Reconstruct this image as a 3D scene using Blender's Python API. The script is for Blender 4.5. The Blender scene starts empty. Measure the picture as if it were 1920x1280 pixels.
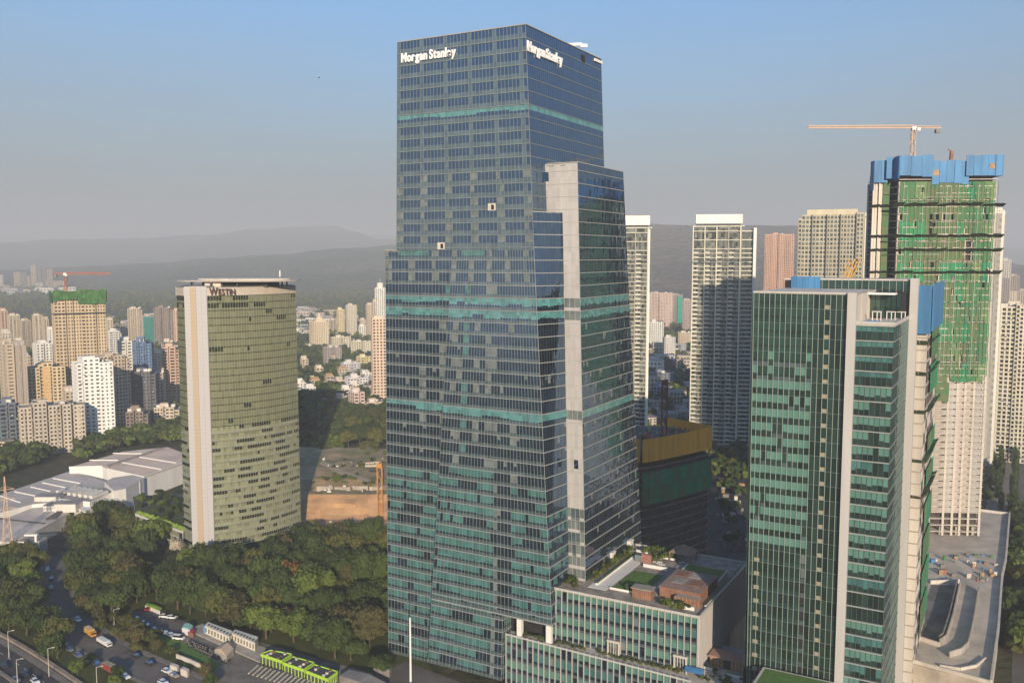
import bpy, math, random
from mathutils import Vector, Matrix
rnd = random.Random(7)
S = bpy.context.scene
# ---------------------------------------------------------------- camera, sky, sun, exposure
F = 1700.0; PITCH = math.atan(160 / F); EYE = 150.0
cam_d = bpy.data.cameras.new('camera'); cam = bpy.data.objects.new('camera', cam_d)
S.collection.objects.link(cam); S.camera = cam
cam.location = (0, 0, EYE); cam.rotation_euler = (math.pi / 2 - PITCH, 0, 0)
cam_d.sensor_width = 36; cam_d.lens = F / 1920 * 36
cam_d.clip_start = 1; cam_d.clip_end = 90000
SUN_EL = math.radians(15.5); SX, SY = .13, -.9915
SKY_DUST = (2.02, 2.10, 2.30, 1)
HAZE_D = .00021; HAZE_COL = (.82, .84, .87, 1)
W = bpy.data.worlds.new('World'); S.world = W; W.use_nodes = True
nt = W.node_tree; bg = nt.nodes['Background']
sky = nt.nodes.new('ShaderNodeTexSky'); sky.sky_type = 'NISHITA'; sky.sun_disc = False
sky.sun_elevation = SUN_EL; sky.sun_rotation = math.atan2(SX, SY)
sky.altitude = 50; sky.air_density = 1.3; sky.dust_density = 1.2; sky.ozone_density = 2.0
# pale dust near the horizon, the same all round
tcw = nt.nodes.new('ShaderNodeTexCoord'); sxyz = nt.nodes.new('ShaderNodeSeparateXYZ'); nt.links.new(tcw.outputs['Generated'], sxyz.inputs[0])
rmp = nt.nodes.new('ShaderNodeValToRGB'); wnz = nt.nodes.new('ShaderNodeTexNoise'); wnz.inputs['Scale'].default_value = 2.2; wnz.inputs['Detail'].default_value = 5
wmp = nt.nodes.new('ShaderNodeMapping'); wmp.inputs['Scale'].default_value = (1, 1, 4.5); nt.links.new(tcw.outputs['Generated'], wmp.inputs[0]); nt.links.new(wmp.outputs[0], wnz.inputs['Vector'])
wad = nt.nodes.new('ShaderNodeMath'); wad.operation = 'MULTIPLY_ADD'; wad.inputs[1].default_value = .075; nt.links.new(wnz.outputs[0], wad.inputs[0])
wsu = nt.nodes.new('ShaderNodeMath'); wsu.operation = 'SUBTRACT'; wsu.inputs[1].default_value = .0375; nt.links.new(sxyz.outputs['Z'], wsu.inputs[0]); nt.links.new(wsu.outputs[0], wad.inputs[2]); nt.links.new(wad.outputs[0], rmp.inputs[0])
rmp.color_ramp.elements[0].position = 0.0; rmp.color_ramp.elements[0].color = (1, 1, 1, 1)
rmp.color_ramp.elements[1].position = .33; rmp.color_ramp.elements[1].color = (0, 0, 0, 1)
e_ = rmp.color_ramp.elements.new(.12); e_.color = (.7, .7, .7, 1)
mxw = nt.nodes.new('ShaderNodeMix'); mxw.data_type = 'RGBA'; nt.links.new(rmp.outputs[0], mxw.inputs[0])
tin = nt.nodes.new('ShaderNodeMix'); tin.data_type = 'RGBA'; tin.blend_type = 'MULTIPLY'; tin.inputs[0].default_value = 1; nt.links.new(sky.outputs[0], tin.inputs[6]); tin.inputs[7].default_value = (.52, .84, 1.22, 1)
nt.links.new(tin.outputs[2], mxw.inputs[6]); mxw.inputs[7].default_value = SKY_DUST
nt.links.new(mxw.outputs[2], bg.inputs[0]); bg.inputs[1].default_value = .105
sd = bpy.data.lights.new('sun', 'SUN'); sun = bpy.data.objects.new('sun', sd); S.collection.objects.link(sun)
sd.energy = 5.0; sd.angle = math.radians(.55); sd.color = (1, .83, .62)
sv = Vector((SX * math.cos(SUN_EL), SY * math.cos(SUN_EL), math.sin(SUN_EL)))
sun.rotation_euler = sv.to_track_quat('Z', 'Y').to_euler(); sun.location = (100, -300, 400)
S.view_settings.view_transform = 'Standard'; S.view_settings.look = 'None'
S.view_settings.exposure = 0.53; S.view_settings.gamma = 1; S.view_settings.use_curve_mapping = False
S.render.engine = 'CYCLES'
S.cycles.use_denoising = True
S.cycles.max_bounces = 5; S.cycles.diffuse_bounces = 2; S.cycles.glossy_bounces = 3
S.cycles.transmission_bounces = 2; S.cycles.transparent_max_bounces = 6; S.cycles.volume_bounces = 0
S.cycles.caustics_reflective = False; S.cycles.caustics_refractive = False
S.cycles.sample_clamp_indirect = 4

# ---------------------------------------------------------------- measured places: rays of the real viewpoint
cp, sp = math.cos(PITCH), math.sin(PITCH)
def ray(u, v):
    a = (u - 960) / F; b = (640 - v) / F
    return (a, cp + b * sp, -sp + b * cp)
def at(u, v, Y):
    d = ray(u, v); t = Y / d[1]; return (d[0] * t, Y, EYE + d[2] * t)
def G(u, v, z=0.0):
    d = ray(u, v); t = (z - EYE) / d[2]; return (d[0] * t, d[1] * t, z)
TH = math.radians(29.4)
KX, KY = 7.07, 302.0
def A2W(x, y): return (KX + x * math.cos(TH) + y * math.sin(TH), KY - x * math.sin(TH) + y * math.cos(TH))
def W2A(X, Y):
    dx, dy = X - KX, Y - KY
    return (dx * math.cos(TH) - dy * math.sin(TH), dx * math.sin(TH) + dy * math.cos(TH))

# ---------------------------------------------------------------- materials
MATS = {}
def mat(name, col=(.5, .5, .5), rough=.7, var=0, scale=.3, metal=0, spec=.4, bump=0, col2=None, streak=False):
    if name in MATS: return MATS[name]
    m = bpy.data.materials.new(name); m.use_nodes = True; MATS[name] = m
    n = m.node_tree; p = n.nodes['Principled BSDF']
    p.inputs['Base Color'].default_value = (*col, 1); p.inputs['Roughness'].default_value = rough
    p.inputs['Metallic'].default_value = metal; p.inputs['Specular IOR Level'].default_value = spec
    if var or col2 or bump:
        tc = n.nodes.new('ShaderNodeTexCoord'); mp = n.nodes.new('ShaderNodeMapping')
        n.links.new(tc.outputs['Object'], mp.inputs[0])
        if streak: mp.inputs['Scale'].default_value = (1, 1, .12)
        nz = n.nodes.new('ShaderNodeTexNoise'); nz.inputs['Scale'].default_value = scale; nz.inputs['Detail'].default_value = 5
        nz.inputs['Roughness'].default_value = .65
        n.links.new(mp.outputs[0], nz.inputs['Vector'])
        cr = n.nodes.new('ShaderNodeValToRGB')
        c2 = col2 or tuple(c * (1 - var) for c in col); c1 = col if col2 else tuple(min(1, c * (1 + var)) for c in col)
        cr.color_ramp.elements[0].position = .36; cr.color_ramp.elements[0].color = (*c2, 1)
        cr.color_ramp.elements[1].position = .64; cr.color_ramp.elements[1].color = (*c1, 1)
        n.links.new(nz.outputs[0], cr.inputs[0]); n.links.new(cr.outputs[0], p.inputs['Base Color'])
        if bump:
            b = n.nodes.new('ShaderNodeBump'); b.inputs['Distance'].default_value = bump; b.inputs['Strength'].default_value = 1
            n.links.new(nz.outputs[0], b.inputs['Height']); n.links.new(b.outputs[0], p.inputs['Normal'])
    return m
def glass(name, col, ior=2.4, rough=.04, tint=(.8, .92, .97), var=.0, cell=(1.5, 1.5, 4.2), wob=.0):
    """coated curtain wall glass: dark body with a mirror-like coat, colour varying from pane to pane"""
    if name in MATS: return MATS[name]
    m = bpy.data.materials.new(name); m.use_nodes = True; MATS[name] = m
    n = m.node_tree; n.nodes.remove(n.nodes['Principled BSDF']); out = n.nodes['Material Output']
    df = n.nodes.new('ShaderNodeBsdfDiffuse'); gl = n.nodes.new('ShaderNodeBsdfGlossy'); mx = n.nodes.new('ShaderNodeMixShader')
    fr = n.nodes.new('ShaderNodeFresnel'); fr.inputs[0].default_value = ior
    df.inputs[0].default_value = (*col, 1); gl.inputs[0].default_value = (*tint, 1); gl.inputs['Roughness'].default_value = rough
    n.links.new(fr.outputs[0], mx.inputs[0]); n.links.new(df.outputs[0], mx.inputs[1]); n.links.new(gl.outputs[0], mx.inputs[2])
    n.links.new(mx.outputs[0], out.inputs[0])
    tc = n.nodes.new('ShaderNodeTexCoord')
    if var:
        sn = n.nodes.new('ShaderNodeVectorMath'); sn.operation = 'SNAP'; sn.inputs[1].default_value = cell
        wn = n.nodes.new('ShaderNodeTexWhiteNoise'); n.links.new(tc.outputs['Object'], sn.inputs[0]); n.links.new(sn.outputs[0], wn.inputs['Vector'])
        cr = n.nodes.new('ShaderNodeValToRGB')
        cr.color_ramp.elements[0].color = (*[c * (1 - var) for c in col], 1); cr.color_ramp.elements[1].color = (*[min(.8, c * (1 + var)) for c in col], 1)
        n.links.new(wn.outputs['Value'], cr.inputs[0]); n.links.new(cr.outputs[0], df.inputs[0])
    if wob:
        nz = n.nodes.new('ShaderNodeTexNoise'); nz.inputs['Scale'].default_value = .22; nz.inputs['Detail'].default_value = 2
        n.links.new(tc.outputs['Object'], nz.inputs['Vector'])
        b = n.nodes.new('ShaderNodeBump'); b.inputs['Distance'].default_value = wob; b.inputs['Strength'].default_value = 1
        n.links.new(nz.outputs[0], b.inputs['Height'])
        for q in (df, gl): n.links.new(b.outputs[0], q.inputs['Normal'])
    return m
G_DARK = glass('tower_glass_dark', (.012, .019, .027), 3.5, .02, (.46, .68, 1.0), .5, wob=.035)
G_SPAN = glass('tower_glass_spandrel', (.082, .108, .114), 2.7, .04, (.58, .78, .98), .25, wob=.03)
G_TEAL = glass('tower_glass_blind_teal', (.058, .158, .152), 1.9, .04, (.8, .95, .97), .30, wob=.05)
G_TEAL2 = glass('tower_glass_blind_bright', (.085, .235, .24), 2.0, .04, (.8, .95, .97), .30, wob=.05)
G_PALE = glass('tower_glass_blind_pale', (.15, .17, .17), 1.8, .05, (.8, .95, .97), .25, wob=.05)
G_WHITE = glass('shaft_glass_pale', (.47, .445, .43), 2.1, .06, (.9, .92, .95), .08, wob=.05)
G_ROOM = mat('room_dark', (.016, .016, .016), .8, .6, .5)
G_GREEN = glass('office_glass_dark', (.018, .036, .030), 2.1, .03, (.62, .85, .80), .5, (1.5, 1.5, 4.1), .04)
G_GSPAN = glass('office_glass_spandrel', (.022, .055, .045), 2.0, .04, (.7, .88, .82), .3, (1.5, 1.5, 4.1), .08)
G_GBLIND = glass('office_glass_blind', (.10, .215, .178), 1.8, .05, (.8, .95, .9), .12, (1.5, 1.5, 4.1), .05)
G_OLIVE = glass('hotel_glass', (.185, .192, .118), 2.0, .05, (.85, .9, .78), .14, (1.4, 1.4, 3.6), .06)
G_OLIVE2 = glass('hotel_glass_light', (.26, .27, .18), 1.9, .06, (.9, .95, .8), .12, (1.4, 1.4, 3.6), .06)
G_ODARK = glass('hotel_glass_open', (.022, .026, .016), 1.9, .05, (.7, .75, .6), .5, (1.4, 1.4, 3.6), .06)
G_HOME = glass('home_window_glass', (.05, .06, .065), 1.6, .08, (.85, .92, 1), .85, (3.0, 3.0, 3.1))
M_ALU = mat('pale_aluminium', (.50, .47, .43), .45, .06, .5)
M_MULD = mat('dark_mullion', (.07, .085, .09), .4)
M_LEDGE = mat('ledge_aluminium', (.33, .33, .31), .5, .06, .5)
M_ALUD = mat('grey_aluminium', (.16, .19, .19), .5, .1, .5)
M_FINW = mat('white_fin', (.47, .445, .42), .5, .06, .2, streak=True)
M_CONC = mat('concrete', (.36, .32, .27), .9, .22, .25, streak=True)
M_CONCD = mat('concrete_weathered', (.22, .20, .175), .9, .3, .2)
M_CONCL = mat('concrete_pale', (.56, .50, .43), .9, .18, .18, streak=True)
M_WHITE = mat('white_paint', (.74, .71, .66), .7, .06, .2)
M_WHITEW = mat('white_wall_worn', (.62, .58, .52), .8, .14, .15, streak=True)
M_ASPH = mat('asphalt', (.055, .052, .052), .9, .25, .12)
M_STONE = mat('terrace_stone', (.50, .46, .41), .8, .15, .4)
M_BLACK = mat('black_rubber', (.02, .02, .02), .7)
M_BLUE = mat('blue_screen_sheet', (.055, .19, .38), .6, .22, .25, streak=True)
M_RUST = mat('rusty_ply', (.35, .22, .12), .8, .3, .4)
M_GRASS = mat('lawn_grass', (.085, .165, .03), .95, .25, .8)
M_STEELY = mat('yellow_steel', (.52, .30, .07), .6, .12, .4)
M_RED = mat('red_steel', (.42, .13, .07), .6, .15, .4)
M_PEACH = mat('faded_orange_steel', (.60, .40, .26), .6, .1, .4)
M_WOOD = mat('brown_cladding', (.24, .12, .075), .75, .22, .5)
M_GREY = mat('grey_roofing', (.30, .275, .25), .85, .2, .15)
M_DGREY = mat('dark_plant', (.07, .07, .07), .8, .2, .5)

M_SIGN = mat('white_sign_letter', (.82, .82, .82), .4)
G_STAIRLIT = mat('stair_window_lit_tone', (.30, .27, .19), .5)  # pale colour stands for light in the stair windows, nothing glows
# ---------------------------------------------------------------- mesh helpers
C = S.collection
class MB:
    def __init__(s, off=(0, 0, 0)): s.v = []; s.f = []; s.m = []; s.ms = []; s.o = off
    def mi(s, m):
        if m not in s.ms: s.ms.append(m)
        return s.ms.index(m)
    def q(s, pts, m):
        b = len(s.v); s.v += [tuple(p) for p in pts]; s.f.append(tuple(range(b, b + len(pts)))); s.m.append(s.mi(m))
    def box(s, x0, y0, z0, x1, y1, z1, m, top=None):
        b = len(s.v); i = s.mi(m)
        if x1 < x0: x0, x1 = x1, x0
        if y1 < y0: y0, y1 = y1, y0
        s.v += [(x0, y0, z0), (x1, y0, z0), (x1, y1, z0), (x0, y1, z0), (x0, y0, z1), (x1, y0, z1), (x1, y1, z1), (x0, y1, z1)]
        fs = [(0, 3, 2, 1), (4, 5, 6, 7), (0, 1, 5, 4), (1, 2, 6, 5), (2, 3, 7, 6), (3, 0, 4, 7)]
        s.f += [tuple(b + k for k in f) for f in fs]; s.m += [i, s.mi(top) if top else i, i, i, i, i]
    def prism(s, poly, z0, z1, m, top=None, poly1=None):
        n = len(poly); b = len(s.v); i = s.mi(m)
        ar = sum(poly[k][0] * poly[(k + 1) % n][1] - poly[(k + 1) % n][0] * poly[k][1] for k in range(n))
        if ar < 0:
            poly = poly[::-1]; poly1 = poly1[::-1] if poly1 else None
        p1 = poly1 or poly
        zf = (lambda q, z: q[2] if len(q) > 2 else z)
        s.v += [(p[0], p[1], z0) for p in poly] + [(p[0], p[1], zf(p, z1)) for p in p1]
        for k in range(n):
            s.f.append((b + k, b + (k + 1) % n, b + n + (k + 1) % n, b + n + k)); s.m.append(i)
        s.f.append(tuple(b + n + k for k in range(n))); s.m.append(s.mi(top) if top else i)
        s.f.append(tuple(b + k for k in reversed(range(n)))); s.m.append(i)
    def bar(s, a, c, w, m, h=None, up=(0, 0, 1)):
        a = Vector(a); c = Vector(c); d = (c - a)
        if d.length < 1e-6: return
        d.normalize(); u = Vector(up)
        if abs(d.dot(u)) > .95: u = Vector((0, 1, 0))
        r = d.cross(u).normalized(); u = r.cross(d)
        h = h or w; r *= w / 2; u *= h / 2; b = len(s.v); i = s.mi(m)
        for e in (a, c): s.v += [tuple(e - r - u), tuple(e + r - u), tuple(e + r + u), tuple(e - r + u)]
        for f in [(0, 1, 2, 3), (7, 6, 5, 4), (0, 4, 5, 1), (1, 5, 6, 2), (2, 6, 7, 3), (3, 7, 4, 0)]:
            s.f.append(tuple(b + k for k in f)); s.m.append(i)
    def cyl(s, x, y, z0, z1, r0, m, r1=None, n=10):
        r1 = r0 if r1 is None else r1; b = len(s.v); i = s.mi(m)
        for z, r in ((z0, r0), (z1, r1)):
            s.v += [(x + r * math.cos(2 * math.pi * k / n), y + r * math.sin(2 * math.pi * k / n), z) for k in range(n)]
        for k in range(n):
            s.f.append((b + k, b + (k + 1) % n, b + n + (k + 1) % n, b + n + k)); s.m.append(i)
        s.f.append(tuple(b + n + k for k in range(n))); s.m.append(i); s.f.append(tuple(b + k for k in reversed(range(n)))); s.m.append(i)
    def add(s, o):
        b = len(s.v); s.v += o.v; s.f += [tuple(b + k for k in f) for f in o.f]; s.m += [s.mi(o.ms[k]) for k in o.m]
    def mesh(s, name, smooth=False):
        me = bpy.data.meshes.new(name); ox, oy, oz = s.o
        me.from_pydata([(x - ox, y - oy, z - oz) for x, y, z in s.v], [], s.f)
        for m in s.ms: me.materials.append(m)
        me.polygons.foreach_set('material_index', s.m)
        if smooth: me.polygons.foreach_set('use_smooth', [True] * len(s.f))
        return me
    def build(s, name, parent=None, kind=None, label=None, smooth=False):
        if not s.f: return None
        o = bpy.data.objects.new(name, s.mesh(name, smooth)); C.objects.link(o)
        if parent is not None: o.parent = parent
        if kind: o['kind'] = kind
        if label: o['label'] = label
        return o
def tag(o, label, cat, group=None):
    o['label'] = label; o['category'] = cat
    if group: o['group'] = group
    return o
def thing(name, label, cat, loc=(0, 0, 0), rz=0.0, group=None):
    o = bpy.data.objects.new(name, None); C.objects.link(o); o.empty_display_size = 1
    o.location = loc; o.rotation_euler = (0, 0, rz); return tag(o, label, cat, group)
def thingA(name, label, cat, off, group=None):
    x, y = A2W(off[0], off[1]); return thing(name, label, cat, (x, y, off[2]), -TH, group)
def inst(me, name, parent=None, loc=(0, 0, 0), rz=0, sc=None):
    o = bpy.data.objects.new(name, me); C.objects.link(o)
    if parent is not None: o.parent = parent
    o.location = loc; o.rotation_euler = (0, 0, rz)
    if sc: o.scale = sc
    return o
def structure(name, mb, smooth=False): return mb.build(name, None, 'structure', smooth=smooth)
def lerp(a, b, t): return tuple(x + (y - x) * t for x, y in zip(a, b))

# ---- curtain wall: face given by bottom-left, bottom-right, top-left, top-right corners seen from outside
class Pieces:
    """collects window pieces; the largest ones become parts, the rest one joined part"""
    def __init__(s, root, off, name='window', cap=296): s.root = root; s.off = off; s.l = []; s.name = name; s.cap = cap
    def add(s, size, mb): s.l.append((size, mb))
    def flush(s, label=None):
        s.l.sort(key=lambda a: -a[0])
        for sz, mb in s.l[:s.cap]:
            mb.o = s.off; mb.build(s.name, s.root)
        rest = MB(s.off)
        for sz, mb in s.l[s.cap:]: rest.add(mb)
        rest.build(s.name + '_far', s.root, 'stuff')
def curtain(root, off, bl, br, tl, tr, fh, pane, cellfn, pc, per=6, spand=1.15, ledge=.35, ledge_h=.22, ledge_m=None, mull_m=None,
            mull_w=.09, mull_d=.10, tilt=.012, zbase=None, span_m=None, mull_every=1, ledgename='floor_ledge', ledge_hide=None):
    z0, z1 = bl[2], tl[2]; H = z1 - z0
    zb = z0 if zbase is None else zbase
    lv = [z0]; k = math.floor((z0 - zb) / fh) + 1
    while zb + k * fh < z1 - .4:
        if zb + k * fh > z0 + .3: lv.append(zb + k * fh)
        k += 1
    lv.append(z1)
    wid = math.hypot(br[0] - bl[0], br[1] - bl[1]); n = max(1, round(wid / pane))
    ex = Vector(br) - Vector(bl); ex.z = 0; ex.normalize(); nr = ex.cross(Vector((0, 0, 1)))
    def P(i, z, d=0.0):
        t = (z - z0) / H; a = lerp(bl, tl, t); b = lerp(br, tr, t); p = lerp(a, b, i / n)
        return (p[0] + nr.x * d, p[1] + nr.y * d, z)
    for fi in range(len(lv) - 1):
        za, zc = lv[fi], lv[fi + 1]
        for g in range(0, n, per):
            mb = MB()
            for j in range(g, min(n, g + per)):
                t0 = [rnd.uniform(-tilt, tilt) for _ in range(4)]
                def quad(zl, zh, m, t0=t0, j=j):
                    mb.q([P(j, zl, t0[0]), P(j + 1, zl, t0[1]), P(j + 1, zh, t0[2]), P(j, zh, t0[3])], m)
                kind = cellfn(fi, j, za, n)
                zs = min(za + spand, zc - .05)
                if kind is None: continue
                if spand > 0: quad(za, zs, kind[3] if len(kind) > 3 else (span_m or G_SPAN))
                else: zs = za
                mtop, drop, mlow = kind[0], kind[1], kind[2]
                if drop >= .98: quad(zs, zc, mtop)
                elif drop <= .02: quad(zs, zc, mlow)
                else:
                    zm = zc - (zc - zs) * drop; quad(zs, zm, mlow); quad(zm, zc, mtop)
            if mb.f:
                c = P(g + per / 2, za); wx, wy = A2W(c[0], c[1]); pc.add(1e4 / (wx * wx + wy * wy) + rnd.random() * .001, mb)
        if ledge > 0 and fi > 0 and not (ledge_hide and ledge_hide(fi)):
            mb = MB(off); a0, b0 = P(0, za, -.05), P(n, za, -.05); a1, b1 = P(0, za, ledge), P(n, za, ledge)
            up = lambda p, dz: (p[0], p[1], p[2] + dz)
            m = ledge_m or M_LEDGE
            mb.q([a1, b1, up(b1, ledge_h), up(a1, ledge_h)], m); mb.q([up(a1, ledge_h), up(b1, ledge_h), up(b0, ledge_h), up(a0, ledge_h)], m)
            mb.q([a0, b0, b1, a1], m); mb.q([a0, a1, up(a1, ledge_h), up(a0, ledge_h)], m); mb.q([b1, b0, up(b0, ledge_h), up(b1, ledge_h)], m)
            mb.build(ledgename, root)
    mu = MB(off)
    if mull_m:
        for j in range(0, n + 1, mull_every):
            a, b = Vector(P(j, z0)), Vector(P(j, z1)); w = Vector((ex.x, ex.y, 0)) * mull_w / 2; dd = Vector((nr.x, nr.y, 0)) * mull_d
            mu.q([a - w + dd, a + w + dd, b + w + dd, b - w + dd], mull_m)
            mu.q([a - w, a - w + dd, b - w + dd, b - w], mull_m); mu.q([a + w + dd, a + w, b + w, b + w + dd], mull_m)
    return mu, P, n, lv
def onA(u, v, y=None, x=None):
    """where a sight line meets the vertical plane y = const or x = const of the tower grid"""
    d = ray(u, v); ax, ay = W2A(0, 0); bx, by = W2A(d[0], d[1]); dx, dy = bx - ax, by - ay
    t = (y - ay) / dy if y is not None else (x - ax) / dx
    return (ax + dx * t, ay + dy * t, EYE + d[2] * t)

# ---------------------------------------------------------------- lettering
def letters(root, text, org, ux, uz, hcap, width, m, depth=.25, small=None, name='letter', thick=.02):
    ux = Vector(ux).normalized(); uz = Vector(uz).normalized(); un = ux.cross(uz)
    glyphs = []; cur = 0
    for k, ch in enumerate(text):
        if ch == ' ': cur += .22; continue
        cu = bpy.data.curves.new('g', 'FONT'); cu.body = ch; cu.extrude = depth / hcap * .5; cu.offset = thick
        o = bpy.data.objects.new('g', cu); C.objects.link(o)
        dg = bpy.context.evaluated_depsgraph_get(); me = bpy.data.meshes.new_from_object(o.evaluated_get(dg))
        bpy.data.objects.remove(o); bpy.data.curves.remove(cu)
        sc = small if (small and k > 0) else 1
        xs = [v.co.x for v in me.vertices]; mn, mx_ = min(xs), max(xs)
        glyphs.append((me, cur - mn * sc, sc)); cur += (mx_ - mn) * sc + .07
    sx = width / cur; sz = hcap / .70
    for me, x0, sc in glyphs:
        for v in me.vertices:
            p = Vector(org) + ux * ((v.co.x * sc + x0) * sx) + uz * (v.co.y * sc * sz) - un * (v.co.z * hcap) * -1
            v.co = p
        me.materials.clear(); me.materials.append(m)
        o = bpy.data.objects.new(name, me); C.objects.link(o); o.parent = root

# ================================================================ the big glass tower
tw = thingA('glass_skyscraper', 'tallest blue-green glass office skyscraper with stepped shoulders in the centre of the view', 'skyscraper', (0, 0, 0))
FH = 4.25; ZB = 4.0; OFF = (0, 0, 0)
pcs = Pieces(tw, OFF)
rr = random.Random(11)
colseed = {}
def colhit(fi, j, seed, period=7, p=.55):
    r = random.Random(seed * 1000 + (j // 2) * 17)
    if r.random() > .30: return False
    return random.Random(seed * 777 + fi * 31 + (j // 2)).random() < p
def main_cell(seed, bulge=False):
    runs = {}
    def f(fi, j, z, n):
        key = (fi,)
        if key not in runs:
            r = random.Random(seed * 97 + int(z * 10)); a = []; cur = 1.; left = 0
            for k in range(n + 2):
                if left <= 0:
                    left = r.randint(1, 6); cur = r.choice([.55, .62, .7, .78, .62, .9, .35, 0])
                a.append(max(0, min(1, cur + r.uniform(-.05, .05)))); left -= 1
            runs[key] = a
        d = runs[key][j]; rj = random.Random(seed * 13 + int(z * 7) * 131 + j)
        if abs(z - 195.2) < 2.2: return (G_TEAL2, .35 + .4 * d, G_DARK)
        if 125.5 < z < 134.5: return (G_TEAL2, .45 + .5 * d, G_DARK)
        if 92 < z < 96.3: return (G_TEAL2, .5 + .5 * d, G_DARK)
        if z < 72 and not (bulge and 17 <= j <= 21 and z < 95):
            if d < .12 or rj.random() < .06: return (G_DARK, 1, G_DARK)
            return (G_TEAL, .62 + .3 * d, G_DARK, G_SPAN)
        if z < 125 and bulge and 3 <= j <= 16 and z < 76: return (G_TEAL, .5 + .4 * d, G_DARK)
        if z >= 141 and z < 150 and 3 < j < 13 and fi % 2: return (G_TEAL, .8, G_DARK)
        if 138 < z < 176 and (j % 7 in (0, 1)) and rj.random() < .8: return (G_PALE, .95, G_DARK)
        if z > 138: return (G_SPAN, 1, G_SPAN) if j % 7 == 0 else (G_DARK, 1, G_DARK)
        if z < 140 and colhit(fi, j, seed): return (G_PALE if (j // 2) % 3 else G_TEAL, .95, G_DARK)
        if z > 176 and j % 7 == 0: return (G_SPAN, 1, G_SPAN)
        if rj.random() < .02: return (G_PALE, rj.uniform(.3, .8), G_DARK)
        return (G_DARK, 1, G_DARK)
    return f
mulls = []
def face(*a, **k):
    mu, P, n, lv = curtain(tw, OFF, *a, **k); mulls.append(mu); return P, n, lv
kw = dict(fh=FH, pane=1.52, pc=pcs, zbase=ZB, mull_m=M_ALUD, mull_w=.14, mull_d=.10)
def hide_hi(fi): return False
# upper front, z 152..225
face((-56.0, 0, 152), (.2, 0, 152), (-54.6, 0, 225), (-3.1, 0, 225), cellfn=main_cell(1), ledge=.22, ledge_h=.3, ledge_m=M_ALUD, spand=1.7, **kw)
# lower front that leans out, left part to the street, right part ends above the terrace
def xl(z): return -32.0 - (152 - z) * .0500
def yl(z): return -(152 - z) * .042
def xr(z): return .2 + (152 - z) * .0795
face((xl(4), yl(4), 4), (-8.9, yl(4), 4), (xl(27.5), yl(27.5), 27.5), (-8.9, yl(27.5), 27.5), cellfn=main_cell(2, True), ledge=.36, ledge_h=.16, **kw)
face((xl(27.5), yl(27.5), 27.5), (xr(27.5), yl(27.5), 27.5), (xl(152), 0, 152), (.2, 0, 152), cellfn=main_cell(2, True), ledge=.36, ledge_h=.16, **kw)
# left shoulder
face((-62.2, .3, 0), (-32.0, .3, 0), (-61.3, .3, 152), (-32, .3, 152), cellfn=main_cell(3), ledge=.36, ledge_h=.16, **kw)
# side of the front bulge under the overhang
face((-8.9, yl(4), 4), (-8.9, 6, 4), (-8.9, yl(27.5), 27.5), (-8.9, 6, 27.5), cellfn=main_cell(4), ledge=.36, ledge_h=.16, **kw)
def right_cell(seed):
    def f(fi, j, z, n):
        rj = random.Random(seed * 13 + int(z * 7) * 131 + j)
        if abs(z - 195.2) < 2.2: return (G_TEAL2, .5, G_DARK, G_DARK)
        if 125.5 < z < 134.5: return (G_TEAL2, .55 + .25 * rj.random(), G_DARK)
        if 92 < z < 96.3: return (G_TEAL2, .7, G_DARK)
        if z < 60 and seed == 6: return (G_TEAL, .5 + .4 * rj.random(), G_DARK) if rj.random() < .6 else (G_DARK, 1, G_DARK)
        if rj.random() < .04 and z < 125: return (G_PALE, rj.uniform(.3, .9), G_DARK)
        return (G_DARK, 1, G_DARK)
    return f
kr = dict(kw); kr['spand'] = .9; kr['mull_m'] = M_MULD; kr['mull_w'] = .10; kr['mull_d'] = .03; kr['span_m'] = G_DARK
face((-.36, 0, 164.5), (-.36, 60, 164.5), (-3.1, 0, 225), (-3.1, 60.7, 225), cellfn=right_cell(5), ledge=.15, ledge_h=.25, ledge_m=M_ALUD, **kr)
face((9.95, yl(27.5), 27.5), (9.0, 10.5, 27.5), (.2, 0, 152), (6.0, 10.5, 152), cellfn=right_cell(6), ledge=.35, **kr)
face((.2, 0, 152), (6.0, 10.5, 152), (-.36, 0, 164.5), (5.6, 10.5, 164.5), cellfn=right_cell(7), ledge=.2, **kr)
face((15.4, 10.4, 27.5), (16.0, 62, 27.5), (11, 10.4, 181), (10.5, 51, 181), cellfn=right_cell(8), ledge=.32, **kr)
def white_cell(fi, j, z, n):
    rj = random.Random(int(z * 7) * 131 + j)
    if 92 < z < 96.3 or 125.5 < z < 134.5: return (G_PALE, 1, G_PALE, G_WHITE)
    if z < 62: return (G_PALE, 1, G_PALE, G_WHITE) if rj.random() < .6 else (G_SPAN, 1, G_SPAN, G_PALE)
    if rj.random() < .012: return (G_DARK, .7, G_DARK, G_WHITE)
    return (G_WHITE, 1, G_WHITE, G_WHITE)
kwh = dict(kw); kwh['mull_m'] = M_ALU; kwh['mull_w'] = .06
face((6.2, 10.4, 27.5), (15.4, 10.4, 27.5), (-2.0, 10.4, 181), (11, 10.4, 181), cellfn=white_cell, ledge=.12, ledge_h=.14, per=9, **kwh)
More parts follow.
